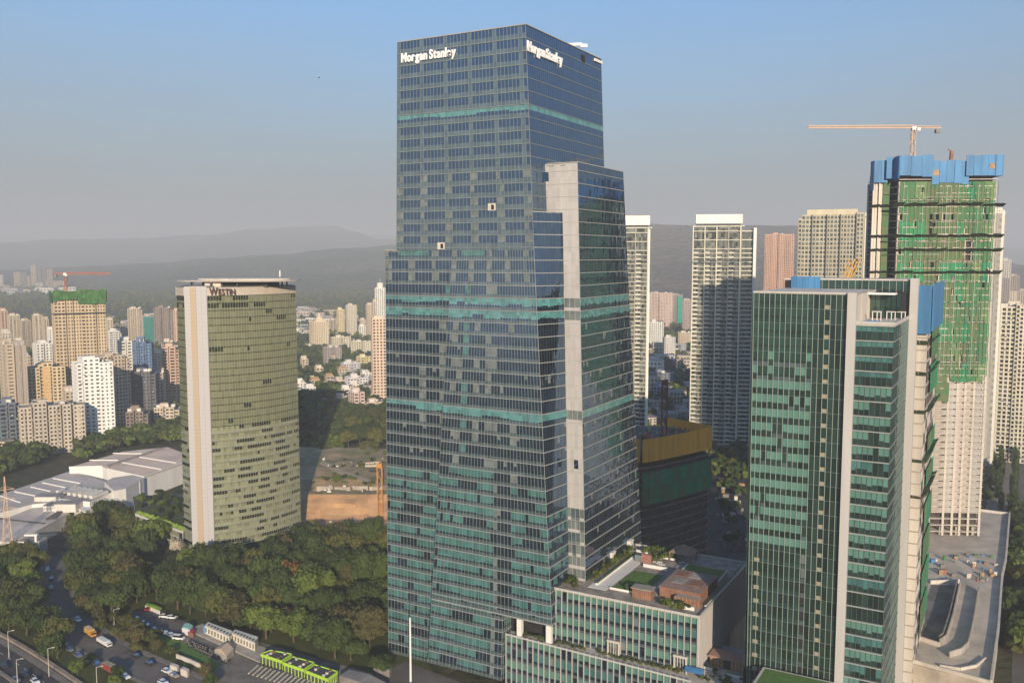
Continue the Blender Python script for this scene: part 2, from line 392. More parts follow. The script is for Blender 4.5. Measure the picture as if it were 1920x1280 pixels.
# far sides (plain glazing), roofs, cores
core = MB()
core.prism([(-55.4, .6), (9.6, .6), (15, 10.9), (15, 61), (-55.4, 61)], 4, 30, G_ROOM)
core.prism([(-55.2, .5), (5, .5), (5, 60), (-55.2, 60)], 30, 223.5, G_DARK, None, [(-54.2, .5), (-3.5, .5), (-3.5, 60), (-54.2, 60)])
core.prism([(5, 10.9), (15.0, 10.9), (15.6, 61.6), (5, 61.6)], 27.5, 180, G_DARK, None, [(-4, 10.9), (10.6, 10.9), (10.1, 50.6), (-4, 50.6)])
core.prism([(xl(28) + .5, yl(28) + .6), (xr(28) - 3.2, yl(28) + .6), (5.5, 10.2), (-30, 10.2)], 28, 151, G_ROOM, None, [(-31.4, .7), (-3, .7), (2.5, 10.2), (-31, 10.2)])
core.prism([(-5, .8), (-.9, .8), (5.0, 10.6), (-5, 10.6)], 151, 164, G_ROOM)
core.prism([(xl(4) + .4, yl(4) + .4), (-9.3, yl(4) + .4), (-9.3, 8), (xl(4) + .4, 8)], 3.9, 28, G_ROOM, None, [(xl(28) + .4, yl(28) + .4), (-9.3, yl(28) + .4), (-9.3, 8), (xl(28) + .4, 8)])
core.prism([(-61.9, .7), (-33, .7), (-33, 40), (-61.9, 40)], 0, 151.6, G_DARK, None, [(-61, .7), (-33, .7), (-33, 40), (-61, 40)])
core.build('building_core', tw)
mb = MB(); mb.box(-54.8, 0.05, 223, -3.3, 60.5, 223.6, M_GREY); mb.build('roof', tw)
mb = MB(); mb.prism([(-.5, 10.4), (10.9, 10.4), (10.4, 51), (-.5, 51)], 180, 180.5, M_GREY); mb.build('roof', tw)
mb = MB(); mb.prism([(-.36, 0.0), (5.55, 10.4), (-.36, 10.4)], 164.1, 164.5, M_GREY); mb.build('roof', tw)
mb = MB(); mb.prism([(-61.3, .3), (-55, .3), (-55, 40), (-61.3, 40)], 151.6, 152, M_GREY); mb.build('roof', tw)
# parapet caps and corner trims
for a, b in [((-54.6, -.06, 225.1), (-3.05, -.06, 225.1)), ((-3.0, -.1, 225.1), (-3.0, 60.7, 225.1)), ((-.2, 10.3, 181.1), (11.1, 10.3, 181.1)), ((11.1, 10.3, 181.1), (10.6, 51, 181.1)),
             ((-.3, -.05, 164.6), (5.7, 10.4, 164.6)), ((-61.4, .22, 152.1), (-55.9, .22, 152.1)), ((xl(27.5), yl(27.5) - .2, 27.4), (xr(27.5), yl(27.5) - .2, 27.4)), ((10.1, -5.3, 27.4), (9.2, 10.4, 27.4))]:
    mb = MB(); mb.bar(a, b, .4, M_LEDGE, .3); mb.build('parapet_cap', tw)
for a, b in [((-3.08, -.03, 225), (.2, -.03, 152)), ((.22, -.03, 152), (xr(27.5), yl(27.5) - .03, 27.5)), ((11.03, 10.35, 181), (15.43, 10.35, 27.5)), ((-8.88, yl(4), 4), (-8.88, yl(27.5), 27.5))]:
    mb = MB(); mb.bar(a, b, .14, M_LEDGE, .14); mb.build('corner_trim', tw)
# soffit and white columns under the overhang
mb = MB(); mb.prism([(-8.9, yl(27.5)), (xr(27.5), yl(27.5)), (9.0, 10.4), (-8.9, 10.4)], 26.9, 27.3, M_ALUD); mb.build('soffit', tw)
for x in (-2.6, 8.6):
    mb = MB(); mb.box(x - .9, -4.9, 20.5, x + .9, -3.4, 26.9, M_WHITE); mb.build('column', tw)
mb = MB()
for mu in mulls: mb.add(mu)
mb.build('mullion_bars', tw, 'stuff')
# opened service windows seen as pale squares with a dark gap
for u, v in ((922, 388), (827, 461)):
    p = onA(u, v, y=-.25); mb = MB(); mb.box(p[0] - 1.5, -.3, p[2] - 1.2, p[0] + 1.5, -.12, p[2] + 1.2, M_CONCL)
    mb.box(p[0] - .2, -.34, p[2] - .9, p[0] + .9, -.3, p[2] + .7, G_ROOM); mb.build('open_window', tw)
pcs.flush()
# company name in white letters, one on each front
sgn = thingA('building_sign', 'white company name in letters near the top of the left front of the skyscraper', 'sign', (0, 0, 0))
a = onA(753, 118.5, y=-.5); b = onA(856, 107, y=-.5)
letters(sgn, 'Morgan Stanley', (a[0], -.55, a[2] + .2), (1, 0, 0), (0, 0, 1), 3.0, b[0] - a[0], M_SIGN, .5, thick=.035)
sgn2 = thingA('building_sign', 'white company name in letters at the top of the right side of the skyscraper', 'sign', (0, 0, 0))
a = onA(989, 92, x=-2.2); b = onA(1055, 110, x=-2.2)
letters(sgn2, 'Morgan Stanley', (-2.2, a[1], a[2] - .5), (0, 1, 0), (0, 0, 1), 3.2, b[1] - a[1], M_SIGN, .5, thick=.035)
# roof machinery
bm_ = thingA('roof_crane', 'pale window cleaning crane arm on the far roof edge of the skyscraper', 'crane', (-14, 38, 223.6))
mb = MB((-14, 38, 223.6)); mb.box(-20, 34, 223.6, -15, 38, 226.4, M_CONCL); mb.build('carriage', bm_)
mb = MB((-14, 38, 223.6)); mb.bar((-17, 36, 226.8), (-3.5, 44.0, 227.4), .9, M_WHITE, 1.0); mb.build('arm', bm_)
mb = MB((-14, 38, 223.6)); mb.bar((-3.9, 43.6, 226.9), (-1.8, 45.2, 226.9), .7, M_WHITE, 1.2); mb.build('arm_head', bm_)
for k, (x, y, h) in enumerate([(-9, 1.8, 1.6), (-5, 3, 1.9)]):
    t = thingA('roof_vent', ['small dark vent on the front roof edge of the skyscraper, left of the corner', 'small pale vent at the front roof corner of the skyscraper'][k], 'vent', (x, y, 223.6))
    mb = MB((x, y, 223.6)); mb.box(x - .3, y - .3, 223.6, x + .3, y + .3, 223.6 + h, M_DGREY); mb.build('stack', t)
    mb = MB((x, y, 223.6)); mb.box(x - .5, y - .5, 223.6 + h, x + .5, y + .5, 223.9 + h, M_ALU); mb.build('hood', t)
mb = MB(); p = onA(1115, 112, x=-2.7); mb.box(-2.95, p[1], p[2] - .5, -2.5, p[1] + 7, p[2] + .5, M_WHITE)
tg = mb.build('wall_sign', tw, label='small white sign strip at the far top corner'); mb = MB(); mb.box(-2.9, p[1] - 11, p[2] - 2.8, -2.75, p[1] - 8.5, p[2] - .2, G_ROOM); mb.build('open_window', tw)

# ================================================================ podium with roof garden
pd = thingA('podium_block', 'low glass podium with pale fins and a roof garden in front of the skyscraper', 'building', (30, 0, 0))
PO = (30, 0, 0); pp = Pieces(pd, PO)
def pod_cell(seed):
    def f(fi, j, z, n):
        r = random.Random(seed * 51 + int(z * 9) * 77 + j * 3)
        if r.random() < .07: return (G_DARK, 1, G_DARK)
        if r.random() < .06: return (G_PALE, .7, G_DARK)
        return (G_GBLIND if random.Random(int(z * 9)).random() < .6 else G_TEAL, .62 + .12 * r.random(), G_DARK, G_SPAN)
    return f
PF = 2.12
muA, PfA, nA, _ = curtain(pd, PO, (7.5, -1, 20.5), (58.8, -1, 20.5), (7.5, -1, 38.3), (58.8, -1, 38.3), 4.45, PF, pod_cell(1), pp, per=2, spand=.9, ledge=.12, ledge_h=.12, ledge_m=M_ALUD, zbase=20.5)
muB, PfB, nB, _ = curtain(pd, PO, (-7.5, -5, 0), (58.8, -7.6, 0), (-7.5, -5, 20.5), (58.8, -7.6, 20.5), 4.45, PF, pod_cell(2), pp, per=2, spand=.9, ledge=.12, ledge_h=.12, ledge_m=M_ALUD, zbase=-1.75)
pp.flush()
finA = MB(); finA.box(-.09, -.55, 20.5, .09, 0, 39.0, M_ALU); meA = finA.mesh('fin')
finB = MB(); finB.box(-.09, -.55, 0, .09, 0, 21.2, M_ALU); meB = finB.mesh('fin')
for j in range(nA + 1): p = PfA(j, 21); inst(meA, 'fin', pd, (p[0] - 30, p[1], 0))
for j in range(nB + 1): p = PfB(j, 1); inst(meB, 'fin', pd, (p[0] - 30, p[1], 0))
mb = MB(PO); mb.box(7.6, -.8, 0, 58.6, 55.5, 38.0, M_CONCD); mb.build('building_core', pd)
mb = MB(PO); mb.prism([(-7.4, -4.8), (58.8, -7.4), (100, -9), (74.5, 24), (58.7, 24), (58.7, -.9), (-8, -.9)], -.5, 20.2, M_CONCD, M_STONE); mb.build('terrace_base', pd)
mb = MB(PO); mb.box(7.5, -1.1, 38.0, 59.1, 55.8, 38.35, M_CONC, mat('roof_pavers', (.30, .26, .22), .85, .3, .25)); mb.build('roof', pd)
mb = MB(PO); mb.bar((-7.6, -5.2, 20.7), (59, -7.8, 20.7), .5, M_ALU, .5); mb.build('parapet_cap', pd)
mb = MB(PO); mb.bar((7.4, -1.2, 38.7), (59.2, -1.2, 38.7), .4, M_ALU, .7); mb.build('parapet_cap', pd)
mb = MB(PO); mb.bar((59.2, -1.2, 38.7), (59.2, 55.8, 38.7), .4, M_ALU, .7); mb.build('parapet_cap', pd)
mb = MB(PO); mb.bar((59.2, 55.8, 38.7), (10, 55.8, 38.7), .4, M_ALU, .7); mb.build('parapet_cap', pd)
mb = MB(PO); mb.box(58.6, -1, 20.2, 58.9, 55.6, 38, M_DGREY); mb.build('side_wall', pd)
fs = MB(); fs.box(0, -.28, 20.2, .5, .28, 38.2, M_FINW); mef = fs.mesh('fin')
for k in range(44): inst(mef, 'fin', pd, (58.9 - 30, -.6 + k * 1.28, 0))
mb = MB(PO); mb.box(58.6, 24, 0, 58.9, 55.6, 20.2, M_CONCL); mb.build('side_wall', pd)
mb = MB(PO)
mb.prism([(25.8, 29.1), (36.6, 28.8), (37.0, 12.0), (25.6, 8.5)], 38.35, 38.47, M_GRASS); mb.build('lawn', pd)
mb = MB(PO); mb.prism([(41.2, 41.4), (56.2, 40.8), (56.6, 28.6), (41.4, 30.2)], 38.35, 39.9, M_CONCL); mb.prism([(42.0, 40.8), (55.4, 40.2), (55.8, 29.3), (42.2, 30.9)], 39.9, 40.0, M_GRASS)
mb.build('raised_lawn', pd)
mb = MB(PO); mb.box(37.4, 8, 38.35, 41, 46, 38.6, M_GREY); mb.build('walkway', pd)
mb = MB(PO); mb.prism([(19, 46), (25.0, 46), (24.6, 6), (18, 6)], 38.35, 38.45, M_WHITE); mb.build('walkway', pd)
for k, (x, y, w, d) in enumerate([(13.8, 48.8, 3, 3), (13.2, 32.8, 3, 3), (8.8, 12.6, 3, 3)]):
    t = thingA('stair_box', ['pale stair box at the far end of the tower side of the roof garden', 'pale stair box midway along the tower side of the roof garden', 'pale stair box at the near end of the tower side of the roof garden'][k], 'stair box', (x + 1.5, y, 38.35))
    mb = MB((x + 1.5, y, 38.35)); mb.box(x, y - 1.5, 38.35, x + w, y + 1.5, 42.2, M_WHITEW); mb.build('wall', t)
    mb = MB((x + 1.5, y, 38.35)); mb.box(x + w, y - .7, 38.4, x + w + .05, y + .7, 40.7, G_ROOM); mb.build('door', t)
    mb = MB((x + 1.5, y, 38.35)); mb.box(x - .2, y - 1.7, 42.2, x + w + .2, y + 1.7, 42.5, M_WHITE); mb.build('roof', t)
# clubhouse pavilion, kiosk and pergola on the roof
cl = thingA('pavilion', 'brown clad roof pavilion with a broad flat deck beside the lawns', 'pavilion', (49, 16, 38.35)); o_ = (49, 16, 38.35)
mb = MB(o_); mb.box(42.4, 9.2, 38.35, 56.2, 27.4, 41.8, M_WOOD, M_GREY); mb.box(48.5, 6.4, 38.35, 56.9, 9.2, 40.9, M_WOOD, M_GREY); mb.build('wall', cl)
mb = MB(o_); mb.box(42.0, 8.9, 41.8, 56.5, 27.8, 42.15, M_WOOD, mat('deck_brown', (.30, .20, .16), .85, .2, .4)); mb.build('roof', cl)
for k, (x, y) in enumerate([(45.2, 24), (50.2, 24), (52.5, 17), (46.5, 17)]):
    mb = MB(o_); mb.box(x - 2.1, y - 2.4, 42.15, x + 2.1, y + 2.4, 42.25 + .02 * k, M_GREY if k % 2 else M_WOOD); mb.build('deck_panel', cl)
for k in range(7):
    mb = MB(o_); x = 48.6 + k * 1.3; mb.box(x - .1, 6.2, 38.4, x + .1, 6.38, 40.9, M_RUST); mb.build('post', cl)
kk = thingA('kiosk', 'small brown slatted kiosk at the front edge of the roof garden', 'kiosk', (37.8, 6.2, 38.35)); o_ = (37.8, 6.2, 38.35)
mb = MB(o_); mb.box(34.6, 4.6, 38.35, 41, 8.2, 41.6, M_WOOD, M_GREY); mb.build('wall', kk)
mb = MB(o_); mb.box(34.2, 4.2, 41.6, 41.4, 8.6, 41.9, M_GREY); mb.build('roof', kk)
for k in range(9):
    mb = MB(o_); mb.box(34.9 + k * .72, 4.5, 38.4, 35.0 + k * .72, 4.6, 41.5, M_RUST); mb.build('slat', kk)
pg = thingA('pergola', 'brown pyramid roofed shelter at the far end of the roof garden', 'pergola', (37, 49, 38.35)); o_ = (37, 49, 38.35)
for x, y in ((33, 45.5), (41, 45.5), (41, 52.5), (33, 52.5)):
    mb = MB(o_); mb.box(x - .2, y - .2, 38.35, x + .2, y + .2, 41.5, M_WOOD); mb.build('post', pg)
mb = MB(o_)
for a, b in (((32.4, 44.9), (41.6, 44.9)), ((41.6, 44.9), (41.6, 53.1)), ((41.6, 53.1), (32.4, 53.1)), ((32.4, 53.1), (32.4, 44.9))):
    mb.q([(*a, 41.5), (*b, 41.5), (37, 49, 44.2)], mat('brown_shingle', (.26, .19, .13), .85, .2, 1.0))
mb.build('roof', pg)
rc = thingA('planter_wall', 'red painted wall block among the roof garden shrubs', 'wall', (26.5, 38.5, 38.35)); mb = MB((26.5, 38.5, 38.35)); mb.box(24.8, 38, 38.35, 28.4, 39.2, 41.6, mat('red_wall', (.32, .15, .12), .8, .15)); mb.build('wall', rc)
mb = MB((26.5, 38.5, 38.35)); mb.box(22.2, 38.2, 38.35, 24.8, 39.4, 40.8, M_ALUD); mb.build('side_panel', rc)
for k, (x, y, l, lab) in enumerate([(27, 34.2, 9, 'low white wall behind the large roof lawn'), (19, 47.5, 7, 'low white wall at the far left of the roof garden'), (47, 8, 9, 'white planter in front of the roof pavilion shrubs')]):
    t = thingA('low_wall', lab, 'wall', (x, y, 38.35)); mb = MB((x, y, 38.35)); yy = y if k < 2 else 3.4; mb.box(x, yy, 38.35, x + l, yy + .5, 39.5, M_WHITE); mb.build('wall', t); mb = MB((x, y, 38.35)); mb.box(x - .1, yy - .1, 39.5, x + l + .1, yy + .6, 39.62, M_ALU); mb.build('coping', t)
for k in range(16):
    x, y = rnd.uniform(20, 37), rnd.uniform(38, 54); o_ = (x, y, 38.35); t = thingA('garden_bench', 'small white seat among the planted beds at the far end of the roof garden', 'bench', o_, 'seats at the far end of the roof garden')
    mb = MB(o_); mb.box(x, y, 38.75, x + rnd.uniform(1, 2.6), y + .9, 38.9, M_WHITE); mb.build('seat', t)
    for dx in (.1, .8): mb = MB(o_); mb.box(x + dx, y + .2, 38.35, x + dx + .12, y + .7, 38.75, M_WHITE); mb.build('leg', t)
for k, (x0, y0, x1, y1) in enumerate([(25.2, 7.9, 37.4, 8.3), (19.5, 9, 20.3, 46), (27, 46, 35, 46.8), (21, 41.5, 26, 42.3), (58, 8, 58.6, 50)]):
    o_ = (x0, y0, 38.35); t = thingA('planter', ['pale kerb planter along the near edge of the large roof lawn', 'long pale planter beside the tower side shrubs of the roof garden', 'pale planter in front of the pyramid shelter', 'short pale planter left of the red wall block', 'long planter along the right edge of the roof garden'][k], 'planter', o_)
    mb = MB(o_); mb.box(x0, y0, 38.35, x1, y1, 39.1, M_WHITE); mb.build('trough', t); mb = MB(o_); mb.box(x0 + .08, y0 + .08, 39.1, x1 - .08, y1 - .08, 39.2, M_GRASS); mb.build('soil', t)
# terrace below: gates, pavilion, blue canopy
for k, u in enumerate((1150, 1275)):
    p = onA(u, 1232 if k == 0 else 1272, y=-2.6); t = thingA('entrance_gate', ['pale framed gate on the planted terrace, nearer the white columns', 'pale framed gate at the right end of the planted terrace'][k], 'gate', (p[0], -2.6, 20.2))
    for s in (-1, 1):
        mb = MB((p[0], -2.6, 20.2)); mb.box(p[0] + s * 1.9 - .25, -2.9, 20.2, p[0] + s * 1.9 + .25, -2.3, 25, M_CONCL); mb.build('post', t)
    mb = MB((p[0], -2.6, 20.2)); mb.box(p[0] - 2.3, -3, 25, p[0] + 2.3, -2.2, 25.6, M_CONCL); mb.build('lintel', t)
    for s in range(3):
        mb = MB((p[0], -2.6, 20.2)); mb.box(p[0] - 1.0 + s * .9, -2.7, 20.2, p[0] - .8 + s * .9, -2.5, 25, M_ALU); mb.build('bar', t)
tp = thingA('pavilion', 'long brown pavilion with a dark doorway on the lower terrace by the green fronted tower', 'pavilion', (65, 8, 20.2)); o_ = (65, 8, 20.2)
mb = MB(o_); mb.box(60.5, 6.5, 20.2, 71.5, 11.5, 23.4, M_WOOD); mb.build('wall', tp)
mb = MB(o_); mb.box(60.0, 6.0, 23.4, 72, 12.0, 23.9, mat('pink_brown_deck', (.36, .22, .17), .8, .15, .6)); mb.build('roof', tp)
mb = MB(o_); mb.box(65, 6.44, 20.3, 67.2, 6.5, 23, G_ROOM); mb.build('door', tp)
for k in range(10):
    if k in (4, 5): continue
    mb = MB(o_); mb.box(60.7 + k * 1.1, 6.4, 20.3, 61.4 + k * 1.1, 6.5, 23.3, M_RUST); mb.build('panel', tp)
for k, (x0, x1, y) in enumerate([(59.6, 64, 3.2), (67, 72, 2.2)]):
    t = thingA('planter', ['long white planter before the left half of the terrace pavilion', 'white planter before the right half of the terrace pavilion'][k], 'planter', (x0, y, 20.2)); mb = MB((x0, y, 20.2)); mb.box(x0, y, 20.2, x1, y + .6, 21.2, M_WHITE); mb.build('trough', t)
    mb = MB((x0, y, 20.2)); mb.box(x0 + .05, y + .05, 21.2, x1 - .05, y + .55, 21.3, M_GRASS); mb.build('soil', t)
bc = thingA('canopy', 'blue fabric canopy at the corner of the planted terrace', 'canopy', (59, -4, 20.2)); o_ = (59, -4, 20.2)
mb = MB(o_); mb.q([(56, -6, 22.6), (62, -6, 22.6), (62, -3.6, 23.4), (56, -3.6, 23.4)], M_BLUE); mb.q([(56, -3.6, 23.4), (62, -3.6, 23.4), (62, -1.4, 22.6), (56, -1.4, 22.6)], M_BLUE); mb.build('cloth', bc)
for x in (56.1, 61.9):
    mb = MB(o_); mb.cyl(x, -3.6, 20.2, 23.4, .08, M_ALU); mb.build('post', bc)

# ================================================================ green glass office tower on the right
ot = thingA('office_tower', 'green glass office tower with a tall white vertical fin on the right', 'skyscraper', (95, 0, 0)); OO = (95, 0, 0)
po = Pieces(ot, OO)
def slab_cell(fi, j, z, n):
    r = random.Random(int(z * 9) * 77 + j * 3); n0 = n - 6
    if j >= n0:
        if j == n0 + 2: return (G_GREEN, 1, G_GREEN, G_STAIRLIT) if fi % 1 == 0 else None
        return (G_GREEN, 1, G_GREEN, G_GREEN)
    if 62 < z < 122 and j < n0:
        if z > 112: return (G_GBLIND, .75, G_GREEN, G_GREEN) if r.random() < .25 else (G_GSPAN, .8, G_GREEN)
        if r.random() < .12 + (.3 if z < 72 and j > 8 else 0): return (G_GREEN, 1, G_GREEN)
        return (G_GBLIND, .72 + .08 * r.random(), G_GREEN, G_GREEN)
    if z <= 62:
        if j == 1: return (G_GREEN, 1, G_GREEN, G_STAIRLIT)
        if 10 <= j <= 11 and z > 54: return (G_PALE, .9, G_GREEN)
        if j in (10, 11): return (G_ROOM, .8, G_GREEN)
        return (G_GREEN, 1, G_GREEN, G_GSPAN)
    return (G_GSPAN, .7, G_GREEN, G_GSPAN)
muS, PS, nS, _ = curtain(ot, OO, (76.3, -8, 0), (100.9, -8, 0), (75.4, -8, 139.5), (100.9, -8, 139.5), 4.1, 1.45, slab_cell, po, per=1, spand=1.2, ledge=.05, ledge_h=.08, ledge_m=M_ALUD, zbase=.1)
mul = MB(); mul.box(-.055, -.24, 0, .055, 0, 139.7, mat('pale_green_aluminium', (.32, .36, .31), .5)); mem = mul.mesh('mullion')
for j in range(nS + 1):
    o = inst(mem, 'mullion', ot, (PS(j, 139)[0] - 95, -8, 0))
    if j == 0: o.rotation_euler = (0, -.0064, 0); o.location = (76.3 - 95, -8, 0)
def b_cell(fi, j, z, n):
    r = random.Random(int(z * 9) * 31 + j); rf = random.Random(int(z * 9))
    if abs(z - 53) < 4 : return (G_GREEN, 1, G_GREEN, G_GREEN)
    if z > 112: return (G_TEAL, .45, G_GREEN, G_GREEN)
    if rf.random() < .4 and 2 < j < 6 and r.random() < .8: return (G_GREEN, 1, G_GREEN, G_GREEN)
    return (G_GBLIND if rf.random() < .6 else G_TEAL, .68 + .2 * r.random() * (r.random() < .4), G_GREEN, G_GREEN)
muQ, _a, _b, _c = curtain(ot, OO, (103.2, -8, 0), (113.0, -8, 0), (103.2, -8, 132), (112.7, -8, 132), 4.1, 1.38, b_cell, po, per=1, spand=.9, ledge=.5, ledge_h=.26, zbase=.1, mull_m=M_DGREY, mull_w=.13)
muQ.add(muR) if False else None
muR, PR_, nR, _ = curtain(ot, OO, (113.0, -8, 0), (113.0, 27, 0), (112.7, -8, 132), (112.7, 27, 132), 4.1, 1.6, lambda fi, j, z, n: (G_GREEN, 1, G_GREEN, G_GREEN), po, per=4, spand=.9, ledge=.18, ledge_h=.16, zbase=.1, mull_m=M_MULD, mull_d=.03)
curtain(ot, OO, (75.6, 28, 125), (112.7, 28, 125), (75.6, 28, 142.6), (112.7, 28, 142.6), 4.4, 2.0, lambda fi, j, z, n: None if j < 5 else (G_GSPAN, .6, G_GREEN, G_GSPAN), po, per=2, spand=.8, ledge=0, zbase=125)
mup = MB(); mup.box(-.06, -.2, 125, .06, 0, 142.8, MATS['pale_green_aluminium']); mepp = mup.mesh('mullion')
for j in range(5, 20): inst(mepp, 'mullion', ot, (75.6 + j * 37.1 / 19 - 95, 28, 0))
po.flush()
muQ.add(muR); muQ.build('mullion_bars', ot, 'stuff')
for k in range(5):
    x0 = 77.8 + k * 1.8; mb = MB(OO); mb.box(x0, 27.7, 137.5, x0 + 1.74, 28.0, 143.6, M_BLUE); mb.build('screen_panel', ot)
mb = MB(OO); mb.box(76.2, -7.8, 0, 103.0, 28.3, 139.0, G_ROOM); mb.box(102.9, -7.8, 0, 112.6, 27.5, 131.4, G_ROOM); mb.box(75.8, 28.3, 0, 112.6, 44, 142.2, G_ROOM); mb.build('building_core', ot)
mb = MB(OO); mb.box(75.4, -8.2, 139.5, 103.2, 27.9, 139.9, M_CONCL); mb.build('roof', ot)
mb = MB(OO); mb.box(103.2, -8.2, 131.5, 112.9, 27.9, 132.0, M_STONE); mb.build('terrace', ot)
mb = MB(OO); mb.box(75.6, 27.9, 142.6, 112.8, 44, 143.0, M_CONCL); mb.build('roof', ot)
mb = MB(OO); mb.bar((75.3, -8.3, 139.9), (101, -8.3, 139.9), .35, M_ALU, .5); mb.build('parapet_cap', ot)
mb = MB(OO); mb.bar((112.9, -8.1, 132.2), (112.9, 27, 132.2), .3, M_ALU, .6); mb.bar((103, -8.3, 132.2), (113, -8.3, 132.2), .35, M_ALU, .6); mb.build('terrace_parapet', ot)
mb = MB(OO); mb.box(100.9, -9.3, 0, 103.2, -6, 140.2, M_FINW); mb.build('vertical_fin', ot)
mb = MB(OO); mb.box(112.75, 26.6, 0, 115.0, 28.6, 143.4, M_FINW); mb.build('vertical_fin', ot)
mb = MB(OO); mb.box(102.9, 11, 139.0, 110.5, 15.8, 139.5, M_WHITE); mb.build('canopy', ot)
mb = MB(OO); mb.box(102.9, -6, 132, 103.2, 27.8, 139.9, M_CONCL); mb.build('parapet_wall', ot)
mb = MB(OO); mb.box(103.2, 16.2, 132, 111.8, 28, 139.3, G_ROOM); mb.build('terrace_core', ot)
for k in range(6): mb = MB(OO); mb.box(103.3 + k * 1.42, 15.9, 132.2, 104.6 + k * 1.42, 16.15, 139.0, G_GREEN); mb.build('terrace_glass', ot)
mb = MB(OO); mb.box(75.0, -8, 0, 75.4, 28, 139.5, G_GREEN); mb.build('side_wall', ot)
for k, (x, y) in enumerate([(105.5, 4), (108.5, 10), (110.5, 16)]):
    t = thingA('roof_unit', ['pale frame stand on the office tower terrace near the fin', 'pale pipe stand in the middle of the office tower terrace', 'white air unit at the far corner of the office tower terrace'][k], 'equipment', (x, y, 132)); mb = MB((x, y, 132))
    for dx in (0, 1.2, 2.2): mb.box(x + dx, y, 132, x + dx + .2, y + .2, 134.4 - k * .3, M_WHITE)
    mb.build('leg', t); mb = MB((x, y, 132)); mb.box(x - .1, y - .1, 134.4 - k * .3, x + 2.5, y + .4, 134.7 - k * .3, M_ALU); mb.build('rail', t)
t = thingA('tarpaulin', 'blue tarpaulin lying on the office tower terrace', 'tarpaulin', (106, -4, 132)); mb = MB((106, -4, 132)); mb.prism([(104.5, -5), (108.5, -5.4), (109.2, -3.4), (105.2, -2.6)], 132, 132.5, M_BLUE, None, [(105, -4.8), (108, -5.1), (108.6, -3.7), (105.6, -3)]); mb.build('sheet', t)
# low block with a planted roof at the foot of the office tower
gb = thingA('plant_room', 'low white block with a grass roof at the foot of the green glass tower', 'building', (84, -17, 0)); o_ = (84, -17, 0)
zt = onA(1432, 1250, y=-12)[2]
x0 = onA(1432, 1250, y=-12)[0]
mb = MB(o_); mb.box(x0, -26, 0, x0 + 20, -12, zt - .9, M_WHITEW); mb.build('wall', gb)
mb = MB(o_); mb.box(x0 - .2, -26.2, zt - .9, x0 + 20.2, -11.8, zt, M_ALUD, M_CONCL); mb.build('roof_edge', gb)
mb = MB(o_); mb.box(x0 + .7, -25.4, zt, x0 + 19.3, -12.7, zt + .1, M_GRASS); mb.build('roof_lawn', gb)
# ================================================================ ground, hills, haze
M_EARTH = mat('earth_and_scrub', (.085, .095, .05), .95, 0, .02, col2=(.05, .06, .03))
def terrain_mat(name, cols, scale, bump):
    m = bpy.data.materials.new(name); m.use_nodes = True; MATS[name] = m
    n = m.node_tree; p = n.nodes['Principled BSDF']; p.inputs['Roughness'].default_value = .95; p.inputs['Specular IOR Level'].default_value = .1
    tc = n.nodes.new('ShaderNodeTexCoord')
    a = n.nodes.new('ShaderNodeTexNoise'); a.inputs['Scale'].default_value = scale; a.inputs['Detail'].default_value = 8; a.inputs['Roughness'].default_value = .7
    b = n.nodes.new('ShaderNodeTexNoise'); b.inputs['Scale'].default_value = scale * 14; b.inputs['Detail'].default_value = 4
    mx = n.nodes.new('ShaderNodeMath'); mx.operation = 'MULTIPLY_ADD'; mx.inputs[1].default_value = .55
    sb = n.nodes.new('ShaderNodeMath'); sb.operation = 'MULTIPLY'; sb.inputs[1].default_value = .45
    for q in (a, b): n.links.new(tc.outputs['Object'], q.inputs['Vector'])
    n.links.new(b.outputs[0], sb.inputs[0]); n.links.new(a.outputs[0], mx.inputs[0]); n.links.new(sb.outputs[0], mx.inputs[2])
    cr = n.nodes.new('ShaderNodeValToRGB'); el = cr.color_ramp.elements
    el[0].position = .36; el[0].color = (*cols[0], 1); el[1].position = .64; el[1].color = (*cols[-1], 1)
    for k, c in enumerate(cols[1:-1]): e = el.new(.36 + .28 * (k + 1) / (len(cols) - 1)); e.color = (*c, 1)
    n.links.new(mx.outputs[0], cr.inputs[0]); n.links.new(cr.outputs[0], p.inputs['Base Color'])
    bp = n.nodes.new('ShaderNodeBump'); bp.inputs['Distance'].default_value = bump; n.links.new(b.outputs[0], bp.inputs['Height']); n.links.new(bp.outputs[0], p.inputs['Normal'])
    return m
M_GROUND = terrain_mat('city_ground', [(.035, .045, .02), (.055, .062, .030), (.075, .070, .042), (.13, .115, .085)], .008, 2)
M_HILL = terrain_mat('wooded_hill', [(.035, .052, .024), (.065, .085, .038), (.10, .115, .055), (.24, .19, .13)], .0022, 40)
M_HILLB = terrain_mat('dry_hill', [(.07, .07, .045), (.13, .105, .07), (.27, .185, .13)], .0024, 40)
import mathutils.noise as mn
g = MB(); g.q([(-24000, -24000, 0), (24000, -24000, 0), (24000, 24000, 0), (-24000, 24000, 0)], M_GROUND); structure('ground', g)
